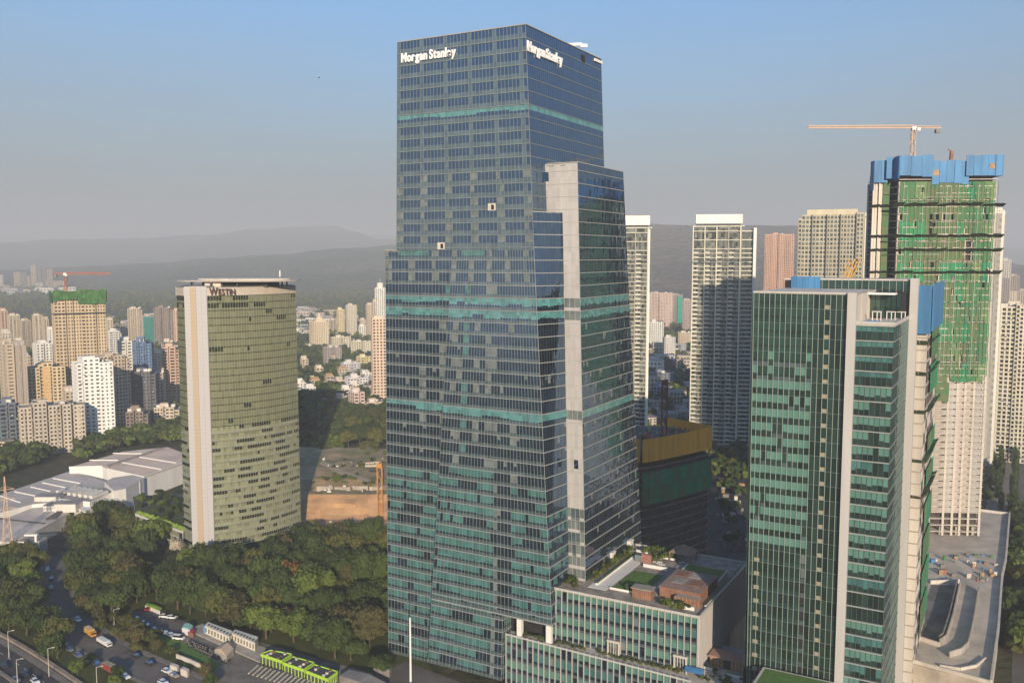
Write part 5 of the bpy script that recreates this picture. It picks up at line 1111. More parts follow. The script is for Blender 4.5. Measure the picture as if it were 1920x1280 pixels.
t, P, o = hall('grey roofed middle hall with white seams left of the large white one', [(-20, 935), (20, 920), (128, 884), (160, 890), (197, 902), (200, 918), (158, 936), (60, 945), (-20, 966)], 10, M_HW, M_RF2)
for a, b in (((100, 897), (150, 906)), ((80, 905), (122, 914)), ((58, 913), (94, 921)), ((28, 922), (78, 932)), ((-5, 928), (38, 942))): roof_strip(t, o, a, b, 10, .7, M_WHITE)
t, P, o = hall('white flat roofed annex with saw-tooth skylights in front of the halls', [(102, 926), (125, 918), (196, 914), (214, 920), (168, 940), (110, 934)], 12, M_HW, M_GREY)
for k in range(7):
    a = G(108 + k * 10.4, 925 + k * 1.6, 12); mb = MB(o); b_ = G(150 + k * 10, 911 + k * 1.6, 12); d_ = (Vector(b_) - Vector(a)) * .75
    mb.bar((a[0], a[1], 12.8), (a[0] + d_.x, a[1] + d_.y, 12.8), 2.2, M_WHITEW, 1.8); mb.build('skylight', t)
t, P, o = hall('plain white hall end with tall wall panels facing the trees', [(196, 903), (212, 895), (248, 890), (270, 896), (236, 915), (214, 920)], 14, M_HW, M_RF2)
for u, v in ((222, 916), (234, 913), (247, 906), (262, 900)): 
    a = G(u, v, 14); mb = MB(o); mb.box(a[0] - .5, a[1] - 1.2, 0, a[0] + .5, a[1] + .2, 13.6, M_WHITE); mb.build('wall_panel', t)
t, P, o = hall('white hall long side wall running down to the trees', [(110, 938), (168, 941), (214, 921), (240, 916), (236, 926), (160, 958)], 9, M_HW, M_HW)
t, P, o = hall('low hall with a broad worn grey roof near the lattice pylon', [(-20, 975), (20, 968), (78, 945), (118, 951), (130, 960), (66, 996), (18, 1016), (-20, 1010)], 8, M_WHITEW, mat('hall_roof_worn', (.58, .48, .40), .85, .2, .05))
roof_strip(t, o, (-10, 972), (84, 982), 8, .5, M_DGREY)
for k in range(5): roof_strip(t, o, (86 + k * 5, 974 - k * 3.2), (106 + k * 3, 972 - k * 3.2), 8, 1.6, M_DGREY, 'roof_vent', .8)
for lab, (ua, va, ub, vb, z, h_) in {'cream plant box on the grey hall roof': (80, 938, 112, 946, 8, 4.5), 'small white plant box beside the cream one on the hall roof': (92, 952, 112, 958, 8, 3), 'white stepped plant block at the corner of the saw-tooth annex': (120, 950, 142, 960, 8, 4.5)}.items():
    a = G(ua, va, z); b = G(ub, vb, z); t = thing('plant_box', lab, 'plant room', (a[0], b[1], z)); mb = MB((a[0], b[1], z)); mb.box(a[0], b[1], z, b[0], b[1] + 8, z + h_, M_WHITEW, M_GREY); mb.build('wall', t); mb = MB((a[0], b[1], z)); mb.box(a[0] - .3, b[1] - .3, z + h_, b[0] + .3, b[1] + 8.3, z + h_ + .3, M_GREY); mb.build('roof', t)
t = thing('gate_house', 'white framed gatehouse at the road bend below the halls', 'building', G(60, 1040)); o = G(60, 1040)
mb = MB(o); mb.box(o[0] - 12, o[1], 0, o[0] + 4, o[1] + 8, 7, M_WHITEW, M_GREY); mb.build('wall', t)
mb = MB(o); mb.box(o[0] + 2, o[1] - .6, 0, o[0] + 3, o[1] + .1, 10, M_WHITE); mb.build('pillar', t)
mb = MB(o); mb.box(o[0] - 3, o[1] - .8, 10, o[0] + 3.4, o[1] + 1, 10.8, M_WHITE); mb.build('lintel', t)
mb = MB(o); mb.box(o[0] - 11.7, o[1] - .1, 2.5, o[0] - 6, o[1] - .02, 6, mat('orange_banner', (.60, .32, .06), .8, .2)); mb.build('banner', t)
# ================================================================ roads, verges, soil
def sheet(name, px, z, m, zz=0.0): 
    mb = MB(); P = [G(u, v, zz) for u, v in px]; ar = sum(P[k][0] * P[(k + 1) % len(P)][1] - P[(k + 1) % len(P)][0] * P[k][1] for k in range(len(P)))
    if ar < 0: P = P[::-1]
    mb.q([(p[0], p[1], z) for p in P], m); return structure(name, mb)
def smooth(P, it=2):
    for _ in range(it):
        Q = [P[0]]
        for a, b in zip(P[:-1], P[1:]): Q += [(a * .75 + b * .25), (a * .25 + b * .75)]
        Q.append(P[-1]); P = Q
    return P
def strip(name, P, w, z, m, off=0, h=0, struct=True):
    P = [Vector((p[0], p[1], 0)) for p in P]; mb = MB(); L1 = []; L2 = []
    for k, p in enumerate(P):
        t = (P[min(len(P) - 1, k + 1)] - P[max(0, k - 1)]).normalized(); n_ = Vector((-t.y, t.x, 0)); L1.append(p + n_ * (off + w / 2)); L2.append(p + n_ * (off - w / 2))
    for k in range(len(P) - 1):
        a, b, c, d = L2[k], L2[k + 1], L1[k + 1], L1[k]
        mb.q([(q.x, q.y, z + h) for q in (a, b, c, d)], m)
        if h: mb.q([(a.x, a.y, z), (b.x, b.y, z), (b.x, b.y, z + h), (a.x, a.y, z + h)], m); mb.q([(c.x, c.y, z), (d.x, d.y, z), (d.x, d.y, z + h), (c.x, c.y, z + h)], m)
    return structure(name, mb)
road = smooth([Vector(G(u, v)) for u, v in ((122, 1040), (100, 1082), (100, 1118), (118, 1152), (152, 1186), (196, 1216), (262, 1248), (340, 1282), (440, 1325))])
hway = smooth([Vector(G(u, v)) for u, v in ((-160, 1168), (-60, 1220), (0, 1260), (60, 1304), (140, 1366))])
M_VERGE = terrain_mat('verge', [(.04, .06, .018), (.07, .085, .025), (.11, .09, .05)], .12, .2)
M_ROADW = mat('road_worn', (.125, .11, .098), .9, .25, .08); M_PAVE = mat('pavement', (.20, .175, .15), .9, .2, .3)
sheet('verge', ((-200, 1120), (130, 1060), (420, 1150), (760, 1180), (860, 1330), (-200, 1400)), .03, M_VERGE)
strip('road', road, 12.5, .06, M_ROADW); strip('pavement', road, 2.2, .05, M_PAVE, 7.4, .13); strip('pavement', road, 1.6, .05, M_PAVE, -7.2, .13)
strip('highway', hway, 21, .07, M_ASPH); strip('median', hway, 1.2, .07, M_PAVE, 0, .5); strip('pavement', hway, 2.4, .06, M_PAVE, 12, .13); strip('pavement', hway, 1.4, .06, mat('kerb_wall', (.28, .22, .18), .9, .2), 14.4, .9)
mk = MB()
for k in range(0, len(hway) - 1):
    for o in (-7, 7):
        a, b = hway[k], hway[k + 1]; t = (b - a).normalized(); n_ = Vector((-t.y, t.x, 0)); L_n = (b - a).length; q = 0
        while q < L_n - 3: c = a + t * q + n_ * o; mk.q([(c.x + n_.x * .09, c.y + n_.y * .09, .085), (c.x - n_.x * .09, c.y - n_.y * .09, .085), (c.x + t.x * 3 - n_.x * .09, c.y + t.y * 3 - n_.y * .09, .085), (c.x + t.x * 3 + n_.x * .09, c.y + t.y * 3 + n_.y * .09, .085)], M_WHITE); q += 8
mk.build('lane_markings', None, 'structure')
sheet('parking_lot', ((243, 1146), (300, 1142), (352, 1166), (356, 1184), (330, 1204), (250, 1172)), .08, M_ROADW)
sheet('service_yard', ((330, 1190), (372, 1172), (700, 1262), (700, 1330), (430, 1330), (400, 1262), (322, 1212)), .09, mat('yard_concrete', (.17, .15, .125), .9, .3, .15))
sheet('grass_strip', ((222, 1160), (234, 1152), (330, 1196), (412, 1244), (402, 1258), (322, 1212)), .12, M_GRASS)
sheet('plaza', ((330, 1062), (345, 1036), (403, 1046), (500, 1045), (560, 1000), (585, 985), (600, 1000), (560, 1030), (470, 1075)), .06, M_PAVE)
sheet('street', ((760, 1240), (1000, 1330), (700, 1400), (640, 1290)), .10, M_ROADW)
sheet('site_ground', ((1190, 1040), (1400, 1060), (1400, 840), (1345, 830), (1190, 900)), .05, mat('site_earth_shade', (.045, .042, .038), .95, .35, .06))  # earth colour darkened to put the office tower's shade into it
sheet('street', ((1893, 1400), (1905, 1000), (1912, 850), (1935, 850), (2000, 1100), (2100, 1400)), .06, M_ROADW)
sheet('avenue', ((1846, 962), (1868, 846), (1908, 846), (1899, 966)), .08, M_PAVE)
# soil pit: flat floor, orange cut bank, scrubby terrace and a pale track
M_SOIL = mat('orange_soil', (.47, .28, .145), .95, .22, .06, bump=.6); M_SOILD = mat('brown_soil', (.40, .27, .16), .95, 0, .05, bump=.5, col2=(.15, .15, .065))
P0 = [(-150, 507, 0), (-100, 507, 0), (-58, 507, 0)]; P1 = [(-150, 525, 10), (-98, 525, 10), (-58, 525, 10)]
mb = MB(); N1 = 14; M1 = 6; rows = []
for j in range(M1 + 1):
    rows.append([])
    for i in range(N1 + 1):
        t = i / N1; a = Vector(lerp(P0[0], P0[2], t)); b = Vector(lerp(P1[0], P1[2], t)); s = j / M1; p = a.lerp(b, s); p.z = 10 * (s ** 1.15) + (rnd.uniform(-.5, .5) if 0 < j < M1 else 0) + .1; p.x += rnd.uniform(-.8, .8); p.y += (mn.fractal(Vector((i * .6, j * .4, 2)), 1., 2., 3) * 3.2 if j < M1 else 0); rows[j].append(tuple(p))
for j in range(M1):
    for i in range(N1): mb.q([rows[j][i], rows[j][i + 1], rows[j + 1][i + 1], rows[j + 1][i]], M_SOIL)
structure('soil_bank', mb, True)
mb = MB(); rows = []
for j in range(15):
    y_ = 524.5 + j * 8.3; rows.append([(-156 + i * 5 + (j * .0), y_, 10.05 + j * .22 + (mn.fractal(Vector((i * .35, j * .5, 1)), 1., 2., 4) * 1.6 if j else 0) - (2.5 if j in (2, 3) else 0)) for i in range(21)])
for j in range(14):
    for i in range(20): mb.q([rows[j][i], rows[j][i + 1], rows[j + 1][i + 1], rows[j + 1][i]], M_SOIL if j in (1, 2) and i > 6 else M_SOILD)
structure('terrain', mb, True)
mb = MB(); mb.q([(-152, 495, .15), (-56, 495, .15), (-56, 508, .15), (-152, 508, .15)], M_SOIL); structure('ground', mb)
mb = MB(); tr = [Vector(G(u, v, 11.5)) for u, v in ((600, 848), (604, 868), (640, 884), (690, 900), (735, 914))]
for a, b in zip(tr[:-1], tr[1:]): mb.bar((a.x, a.y, 10.1 + (a.y - 524.5) * .026), (b.x, b.y, 10.1 + (b.y - 524.5) * .026), 5, mat('pale_track', (.36, .28, .20), .95, .15, .1), .5)
structure('dirt_track', mb)
for k in range(46):
    u, v = rnd.uniform(604, 722), rnd.choice([rnd.uniform(912, 924), rnd.uniform(860, 878), rnd.uniform(975, 992)]); z_ = 10.3 if v < 940 else .3; p = G(u, v, z_ + (1.6 if v < 890 else 0)); s = rnd.uniform(.5, 2.6)
    lab = 'rubble and site material piled above the orange bank' if 900 < v < 940 else 'pale building material stacked along the pit track' if v < 900 else 'white sacks and debris at the foot of the orange bank'
    mb = MB(p); mb.box(p[0], p[1], p[2] - .5, p[0] + s, p[1] + s * .7, p[2] + rnd.uniform(.4, 1.6), rnd.choice([M_CONCL, M_WHITE, M_DGREY, M_CONC, M_WOOD])); o = mb.build('debris_pile'); o.location = p; tag(o, lab, 'debris', lab)
# ================================================================ vegetation
def leaf_mat(name, c1, c2):
    m = bpy.data.materials.new(name); m.use_nodes = True; n = m.node_tree; p = n.nodes['Principled BSDF']; p.inputs['Roughness'].default_value = .75; p.inputs['Specular IOR Level'].default_value = .18
    oi = n.nodes.new('ShaderNodeObjectInfo'); tc = n.nodes.new('ShaderNodeTexCoord'); nz = n.nodes.new('ShaderNodeTexNoise'); nz.inputs['Scale'].default_value = .45; nz.inputs['Detail'].default_value = 3
    n.links.new(tc.outputs['Object'], nz.inputs['Vector']); ad = n.nodes.new('ShaderNodeMath'); ad.operation = 'MULTIPLY_ADD'; ad.inputs[1].default_value = .55; n.links.new(oi.outputs['Random'], ad.inputs[0]); 
    ms_ = n.nodes.new('ShaderNodeMath'); ms_.operation = 'MULTIPLY'; ms_.inputs[1].default_value = .6; n.links.new(nz.outputs[0], ms_.inputs[0]); n.links.new(ms_.outputs[0], ad.inputs[2])
    cr = n.nodes.new('ShaderNodeValToRGB'); cr.color_ramp.elements[0].position = .12; cr.color_ramp.elements[0].color = (*c1, 1); cr.color_ramp.elements[1].position = .85; cr.color_ramp.elements[1].color = (*c2, 1)
    n.links.new(ad.outputs[0], cr.inputs[0]); n.links.new(cr.outputs[0], p.inputs['Base Color']); return m
LM = [leaf_mat('leaves_dark', (.020, .036, .010), (.055, .080, .020)), leaf_mat('leaves_olive', (.036, .048, .012), (.095, .098, .026)), leaf_mat('leaves_light', (.05, .085, .014), (.12, .15, .03)), leaf_mat('leaves_brown', (.042, .045, .016), (.095, .08, .03))]
M_BARK = mat('bark', (.10, .075, .05), .95, .3, 1.0)
def crown_mesh(seed, m, R_=6, Hc=7, z0=2.0, lobes=11, clumps=1500, ls=.55, narrow=1.0):
    r = random.Random(seed); mb = MB(); lb = []
    for k in range(lobes):
        a = r.uniform(0, 6.28); d = R_ * .62 * math.sqrt(r.random()) if k else 0; z = z0 + Hc * r.uniform(.25, .72) + (Hc * .1 if not k else 0)
        lb.append((math.cos(a) * d * narrow, math.sin(a) * d * narrow, z, R_ * r.uniform(.22, .48) * narrow, Hc * r.uniform(.17, .33)))
    for (x, y, z, rx, rz) in lb:      # inner mass
        nv = []; 
        for i in range(5):
            ph = math.pi * (i + .5) / 5
            for j in range(7): th_ = 2 * math.pi * j / 7 + i * .4; q = r.uniform(.66, .92); nv.append((x + rx * q * math.sin(ph) * math.cos(th_), y + rx * q * math.sin(ph) * math.sin(th_), z + rz * q * math.cos(ph)))
        b = len(mb.v); mb.v += nv; im = mb.mi(m)
        for i in range(4):
            for j in range(7): mb.f.append((b + i * 7 + j, b + (i + 1) * 7 + j, b + (i + 1) * 7 + (j + 1) % 7, b + i * 7 + (j + 1) % 7)); mb.m.append(im)
        mb.f.append(tuple(b + j for j in range(7))); mb.m.append(im)
    for k in range(clumps):
        x, y, z, rx, rz = r.choice(lb); ph = math.acos(r.uniform(-.45, 1)); th_ = r.uniform(0, 6.28); q = r.uniform(.80, 1.3)
        nrm_ = Vector((math.sin(ph) * math.cos(th_), math.sin(ph) * math.sin(th_), math.cos(ph))); c = Vector((x + rx * q * nrm_.x, y + rx * q * nrm_.y, z + rz * q * nrm_.z))
        nrm_ = (nrm_ + Vector((r.uniform(-.8, .8), r.uniform(-.8, .8), r.uniform(-.3, .8)))).normalized(); u_ = nrm_.orthogonal().normalized(); u_ = Matrix.Rotation(r.uniform(0, 6.28), 3, nrm_) @ u_; w_ = nrm_.cross(u_); s = ls * r.uniform(.55, 1.25)
        mb.q([tuple(c + u_ * s), tuple(c + w_ * s * .6), tuple(c - u_ * s * .8), tuple(c - w_ * s * .7)], m)
    return mb
def trunk_mesh(seed, z0=2.2, Hc=7, R_=6, w=.32):
    r = random.Random(seed); mb = MB(); mb.cyl(0, 0, -.3, z0 + Hc * .35, w, M_BARK, w * .5, 6)
    for k in range(5):
        a = r.uniform(0, 6.28); mb.bar((0, 0, z0 * .7 + r.uniform(0, 1.5)), (math.cos(a) * R_ * .45, math.sin(a) * R_ * .45, z0 + Hc * r.uniform(.35, .6)), w * .5, M_BARK)
    return mb
TM = []
for k in range(9): m = LM[[0, 1, 0, 1, 0, 2, 3, 1, 0][k]]; TM.append((crown_mesh(k + 5, m, R_=rnd.uniform(5.6, 7), Hc=rnd.uniform(6.5, 8.5)).mesh('crown'), trunk_mesh(k).mesh('trunk'), m))
NAR = (crown_mesh(40, LM[0], R_=3, Hc=9, z0=2, lobes=7, clumps=360, ls=.6).mesh('crown'), trunk_mesh(41, 2, 9, 2.5, .22).mesh('trunk'))
SMALL = [(crown_mesh(50 + k, LM[[2, 0, 1][k]], R_=2.2, Hc=2.6, z0=.4, lobes=5, clumps=240, ls=.42).mesh('crown'), trunk_mesh(51 + k, .5, 2.4, 2, .12).mesh('trunk')) for k in range(3)]
def inpoly(x, y, P):
    c = False; n = len(P)
    for i in range(n):
        x1, y1 = P[i][:2]; x2, y2 = P[i - 1][:2]
        if (y1 > y) != (y2 > y) and x < (x2 - x1) * (y - y1) / (y2 - y1) + x1: c = not c
    return c
def segd(x, y, path):
    best = 1e9
    for a, b in zip(path[:-1], path[1:]):
        dx, dy = b.x - a.x, b.y - a.y; t = max(0, min(1, ((x - a.x) * dx + (y - a.y) * dy) / (dx * dx + dy * dy + 1e-9))); best = min(best, math.hypot(x - a.x - dx * t, y - a.y - dy * t))
    return best
BLOCKS = []
for o in list(bpy.data.objects):
    if o.parent is None and o.get('category') in ('building', 'house', 'skyscraper') and o.location.y > 430:
        BLOCKS.append((o.location.x, o.location.y))
HALLS = [G(u, v, 8)[:2] for u, v in ((-60, 960), (-20, 920), (128, 884), (232, 846), (314, 838), (360, 850), (360, 868), (270, 905), (236, 940), (150, 962), (66, 1000), (-60, 1020))]
PARK = [G(u, v)[:2] for u, v in ((238, 1140), (300, 1136), (360, 1160), (372, 1168), (700, 1256), (760, 1330), (400, 1330), (395, 1262), (318, 1214), (222, 1164))]
def free(x, y, mar=3.5):
    ax, ay = W2A(x, y)
    if -66 - mar < ax < 17 + mar and -9 - mar < ay < 66: return False
    if -9 - mar < ax < 104 + mar and -14 - mar < ay < 58: return False
    if 74 - mar < ax < 117 + mar and -28 < ay < 46 + mar: return False
    if 98 - mar < ax < 120 + mar and 58 - mar < ay < 106: return False
    if -182 < x < -114 and 419 < y < 452: return False
    if -216 < x < -165 and 452 < y < 482 and (x + 205) * 32 + (y - 482) * 37.5 < 0: return False
    if (x + 142) ** 2 / (34 + mar) ** 2 + (y - 474) ** 2 / (38 + mar) ** 2 < 1: return False
    if inpoly(x, y, [(-209, 482), (-167, 446), (-160, 480), (-190, 532), (-226, 522)]): return False
    if segd(x, y, road) < 7 + mar or segd(x, y, hway) < 17 + mar: return False
    if inpoly(x, y, HALLS) or inpoly(x, y, PARK): return False
    if inpoly(x, y, [(-122, 492), (-50, 492), (-50, 640), (-150, 640)]): return False
    if inpoly(x, y, foot): return False
    if (x - 78) ** 2 + (y - 425) ** 2 < 36 ** 2: return False
    if 180 < x < 245 and 430 < y < 490: return False
    if inpoly(x, y, [G(u, v)[:2] for u, v in ((40, 1030), (80, 1030), (80, 1050), (40, 1050))]): return False
    for bx, by in BLOCKS:
        if by < 1400 and abs(x - bx) < 9 + mar and -4 - mar < y - by < 20: return False
    return True
placed = []; NT = [0]
def plant(px, n, dist, label, group, size=(.85, 1.2), kinds=None, z=0, poly=None, mar=3.5, meshes=None):
    P = poly or [G(u, v)[:2] for u, v in px]; xs = [p[0] for p in P]; ys = [p[1] for p in P]; c = 0
    for _ in range(n * 60):
        if c >= n: break
        x, y = rnd.uniform(min(xs), max(xs)), rnd.uniform(min(ys), max(ys))
        if not inpoly(x, y, P) or (z == 0 and not free(x, y, mar)): continue
        if any((x - a) ** 2 + (y - b) ** 2 < dist ** 2 for a, b in placed): continue
        placed.append((x, y)); c += 1; s = rnd.uniform(*size); k = rnd.choice(kinds) if kinds else rnd.randrange(len(TM)); me = meshes[rnd.randrange(len(meshes))] if meshes else TM[k][:2]
        lb_ = label(x, y, k) if callable(label) else label; t = thing('tree', lb_, 'tree', (x, y, z), rnd.uniform(0, 6.28), group); t.scale = (s, s * rnd.uniform(.8, 1.15), s * rnd.uniform(.75, 1.25)); inst(me[1], 'trunk', t); inst(me[0], 'crown', t); NT[0] += 1
    return c
zA = ((128, 1066), (165, 985), (250, 965), (330, 1045), (420, 1058), (520, 1052), (575, 1015), (730, 1015), (745, 1180), (800, 1262), (740, 1275), (640, 1258), (500, 1216), (395, 1176), (330, 1142), (262, 1130), (215, 1160), (160, 1160))
HUE = ['dark green', 'olive green', 'dark green', 'olive green', 'dark green', 'bright green', 'brownish', 'olive green', 'dark green']
def wood_label(x, y, k):
    pu = 960 + x / y * 1707; side = 'by the curving road' if pu < 170 else 'right of the curving road' if pu < 250 else 'below the hotel wing' if pu < 345 else 'in front of the hotel fin' if pu < 430 else 'in front of the curved hotel front' if pu < 560 else 'below the soil pit' if pu < 670 else 'against the glass skyscraper'
    dp = 'near edge of wood' if y < 350 else 'nearer half of wood' if y < 385 else 'deeper half of wood' if y < 425 else 'far edge of wood'
    return HUE[k] + ' tree ' + side + ', ' + dp
def grove_label(x, y, k): return HUE[k] + ' grove tree ' + ('near the white gatehouse' if y > 415 else 'midway along the curving road' if y > 365 else 'by the highway kerb') + (', road side' if x > -205 else ', towards the left edge')
placed += [(-126.5, 395), (-172, 424), (-90, 430)]
for lab_, (px_, py_), k_, s_ in (('orange leaved tree in the middle of the wood below the hotel front', (-98, 392), 'orange', 1.15), ('pale blossoming tree at the foot of the hotel wing', (-166, 438), 'pale', .75), ('yellowish palm standing above the wood below the soil pit', (-85, 442), 'yellow', .8)):
    cs = {'orange': ((.14, .08, .02), (.24, .13, .03)), 'pale': ((.30, .26, .18), (.48, .42, .32)), 'yellow': ((.16, .14, .05), (.26, .24, .09))}[k_]
    lm_ = leaf_mat('leaves_' + k_, *cs); me_ = crown_mesh(90, lm_, R_=5.5, Hc=7).mesh('crown'); t = thing('tree', lab_, 'tree', (px_, py_, 2), 0); t.scale = (s_, s_, s_ * 1.35); inst(TM[0][1], 'trunk', t); inst(me_, 'crown', t); placed.append((px_, py_))
plant(zA, 176, 6.1, wood_label, 'trees of the wood before the hotel', kinds=[0, 2, 4, 8, 1, 3, 0, 2, 7, 8, 0, 4, 6, 5], size=(.85, 1.7), mar=.6)
plant(((-30, 1060), (60, 1058), (92, 1100), (130, 1190), (110, 1240), (60, 1225), (-30, 1190)), 40, 6.4, grove_label, 'trees of the roadside grove', kinds=[0, 1, 2, 3, 4, 5], size=(.8, 1.4), mar=1.5)
plant(((100, 1215), (130, 1200), (200, 1255), (260, 1300), (120, 1300)), 4, 6, 'young tree on the green verge beside the parked cars', 'trees of the verge', kinds=[5, 2], size=(.35, .6), mar=-3)
plant(((150, 1150), (212, 1160), (300, 1205), (330, 1228), (262, 1224), (205, 1200)), 16, 5.0, 'brownish roadside tree between the curving road and the car park', 'trees between road and car park', kinds=[3, 6, 6, 7], size=(.45, .75), mar=-4.5)
plant(((380, 1262), (430, 1270), (520, 1330), (420, 1330)), 5, 5, 'low tree by the service yard at the bottom edge', 'trees by the service yard', kinds=[1, 6, 0], size=(.45, .65), mar=-40)
plant(((608, 846), (640, 790), (735, 790), (735, 868), (680, 866)), 24, 9, 'large sunlit tree on the slope above the soil pit', 'trees above the soil pit', size=(1.2, 1.8), kinds=[0, 1, 2, 3], z=6)
gpoly = [(-203, 484), (-169, 455), (-168, 470), (-190, 526), (-218, 518)]
plant(None, 22, 4, 'bushy palm in the garden on the roof of the hotel wing', 'palms of the hotel roof garden', z=10.0, poly=gpoly, size=(.36, .6), kinds=[5, 2, 0])
def row(px, n, label, group, me, s=(.9, 1.1), z=0, jit=.8):
    P = [Vector(G(u, v, z)) for u, v in px]
    for i in range(n):
        t_ = i / (n - 1) * (len(P) - 1); k = min(int(t_), len(P) - 2); p = P[k].lerp(P[k + 1], t_ - k); sc = rnd.uniform(*s)
        t = thing('tree', label, 'tree', (p.x + rnd.uniform(-jit, jit), p.y + rnd.uniform(-jit, jit), z), rnd.uniform(0, 6.28), group); t.scale = (sc, sc, sc * 1.1); inst(me[1], 'trunk', t); inst(me[0], 'crown', t)
row(((1872, 965), (1878, 848)), 14, 'tall narrow tree in the left row of the avenue at the right edge', 'left row of the avenue', NAR, (.9, 1.25)); row(((1898, 990), (1905, 848)), 16, 'tall narrow tree in the right row of the avenue at the right edge', 'right row of the avenue', NAR, (.9, 1.25))
row(((1852, 940), (1868, 850)), 9, 'dark tree along the base of the netted tower side of the avenue', 'trees beside the netted tower', TM[0][:2], (.6, .8))
# shrubs of the roof garden and terrace
def shrubsA(lst, z, label, group, s=(.6, 1.1)):
    for x, y in lst:
        wx, wy = A2W(x, y); sc = rnd.uniform(*s); me = SMALL[rnd.randrange(3)]; t = thing('shrub', label, 'shrub', (wx, wy, z), rnd.uniform(0, 6.28), group); t.scale = (sc, sc, sc); inst(me[1], 'trunk', t); inst(me[0], 'crown', t)
shrubsA([(17.5 + rnd.uniform(-.8, .8), 12 + k * 2.4) for k in range(15)], 38.4, 'rounded shrub in the planting along the tower side of the roof garden', 'shrubs along the tower side of the roof garden')
shrubsA([(rnd.uniform(22, 37), rnd.uniform(40, 54)) for k in range(26)], 38.4, 'shrub in the planted beds at the far end of the roof garden', 'shrubs at the far end of the roof garden', (.4, .9))
shrubsA([(rnd.uniform(43.5, 56), rnd.uniform(1.6, 5.2)) for k in range(14)], 38.4, 'yellow green shrub in front of the roof pavilion', 'shrubs before the roof pavilion', (.5, .8))
shrubsA([(rnd.uniform(10.5, 15), rnd.uniform(2, 6)) for k in range(4)] + [(33.5, 9.5), (31.5, 9.2)], 38.4, 'dark shrub at the near left corner of the roof garden', 'shrubs at the near corner of the roof garden', (.6, 1.0))
shrubsA([(-4 + k * 1.15 + rnd.uniform(-.3, .3), -3.6 + rnd.uniform(-.5, 1)) for k in range(52) if k not in (5, 11, 12, 23, 24, 25, 40)], 20.3, 'small shrub in the planted strip of the lower terrace', 'shrubs of the lower terrace', (.3, .6))
shrubsA([(60 + rnd.uniform(0, 16), rnd.uniform(-6, 3.5)) for k in range(16)], 20.3, 'small shrub beside the terrace pavilion', 'shrubs around the terrace pavilion', (.3, .6))
for k in range(40):
    x_, y_ = rnd.uniform(-125, -66), rnd.choice([rnd.uniform(545, 570), rnd.uniform(585, 640)]); me = SMALL[rnd.randrange(3)]; sc = rnd.uniform(.7, 1.5); t = thing('shrub', 'low scrub on the terrace above the orange soil bank', 'shrub', (x_, y_, 9.6 + (y_ - 524) * .026), rnd.uniform(0, 6.28), 'scrub above the soil bank'); t.scale = (sc, sc, sc * .7); inst(me[1], 'trunk', t); inst(me[0], 'crown', t)
for k in range(5):
    mb = MB(); x_ = -118 + k * 10.5; o_ = (x_, 537 + k * .4, 9); mb.box(x_, 537 + k * .4, 8, x_ + 9.8, 537.8 + k * .4, 11.6 - (k % 2) * .5, M_CONC); tag(mb.build('retaining_wall'), ['leftmost', 'second', 'middle', 'fourth', 'rightmost'][k] + ' section of the rough retaining wall above the orange bank', 'wall')
# woodland masses further off
def woodland(name, polys, n, label, size=(1, 1.5), mats=(0, 1, 2), lo=70, mar=2, ybl=True):
    r = random.Random(len(name) + n); pro = []
    for k in range(4):
        m = crown_mesh(200 + k, LM[mats[k % len(mats)]], 6, 7, 2.5, 5, lo, 1.5); pro.append(m)
    mb = MB(); c = 0
    PP = [[G(u, v)[:2] for u, v in P] for P in polys]; ar = [max(1, (max(p[0] for p in P) - min(p[0] for p in P)) * (max(p[1] for p in P) - min(p[1] for p in P))) for P in PP]
    for _ in range(n * 30):
        if c >= n: break
        P = r.choices(PP, ar)[0]; x, y = r.uniform(min(p[0] for p in P), max(p[0] for p in P)), r.uniform(min(p[1] for p in P), max(p[1] for p in P))
        if not inpoly(x, y, P) or not free(x, y, mar): continue
        q = r.choice(pro); s = r.uniform(*size); a = r.uniform(0, 6.28); ca, sa = math.cos(a) * s, math.sin(a) * s; b = len(mb.v)
        mb.v += [(x + vx * ca - vy * sa, y + vx * sa + vy * ca, vz * s) for vx, vy, vz in q.v]; mi = [mb.mi(m) for m in q.ms]
        mb.f += [tuple(b + i for i in f) for f in q.f]; mb.m += [mi[i] for i in q.m]; c += 1
    o = mb.build(name, None, 'stuff'); o['label'] = label
woodland('woodland', [((1345, 1040), (1345, 830), (1400, 830), (1400, 1050)), ((1200, 830), (1200, 800), (1400, 800), (1400, 830))], 130, 'dark shaded trees between the orange screened block and the office tower', (.5, 1.0), lo=80)
woodland('woodland', [((545, 860), (560, 735), (640, 735), (735, 770), (735, 810), (640, 830), (615, 900))], 330, 'dark wood behind the hotel below the hill houses', (1.1, 1.7), lo=90)
woodland('woodland', [((545, 720), (545, 640), (640, 640), (730, 690), (730, 770), (640, 730))], 380, 'belts of trees among the hill houses', (.9, 1.5), lo=50)
woodland('woodland', [((-100, 860), (-60, 700), (345, 700), (345, 830), (200, 850))], 420, 'trees between the housing blocks on the left', (.8, 1.3), lo=50)
woodland('woodland', [((-100, 690), (-100, 600), (345, 600), (345, 690)), ((545, 650), (545, 590), (730, 590), (730, 650))], 800, 'distant tree cover among the far housing towers', (1.4, 2.6), lo=26)
woodland('woodland', [((1180, 830), (1190, 600), (1300, 600), (1310, 830)), ((1290, 900), (1340, 830), (1400, 830), (1400, 900))], 420, 'dark trees and scrub between the twin towers', (.8, 1.5), lo=50)
woodland('woodland', [((1850, 840), (1850, 640), (1960, 640), (1960, 840)), ((1400, 800), (1400, 600), (1500, 600), (1500, 800))], 260, 'trees around the towers at the right edge', (.9, 1.6), lo=50)
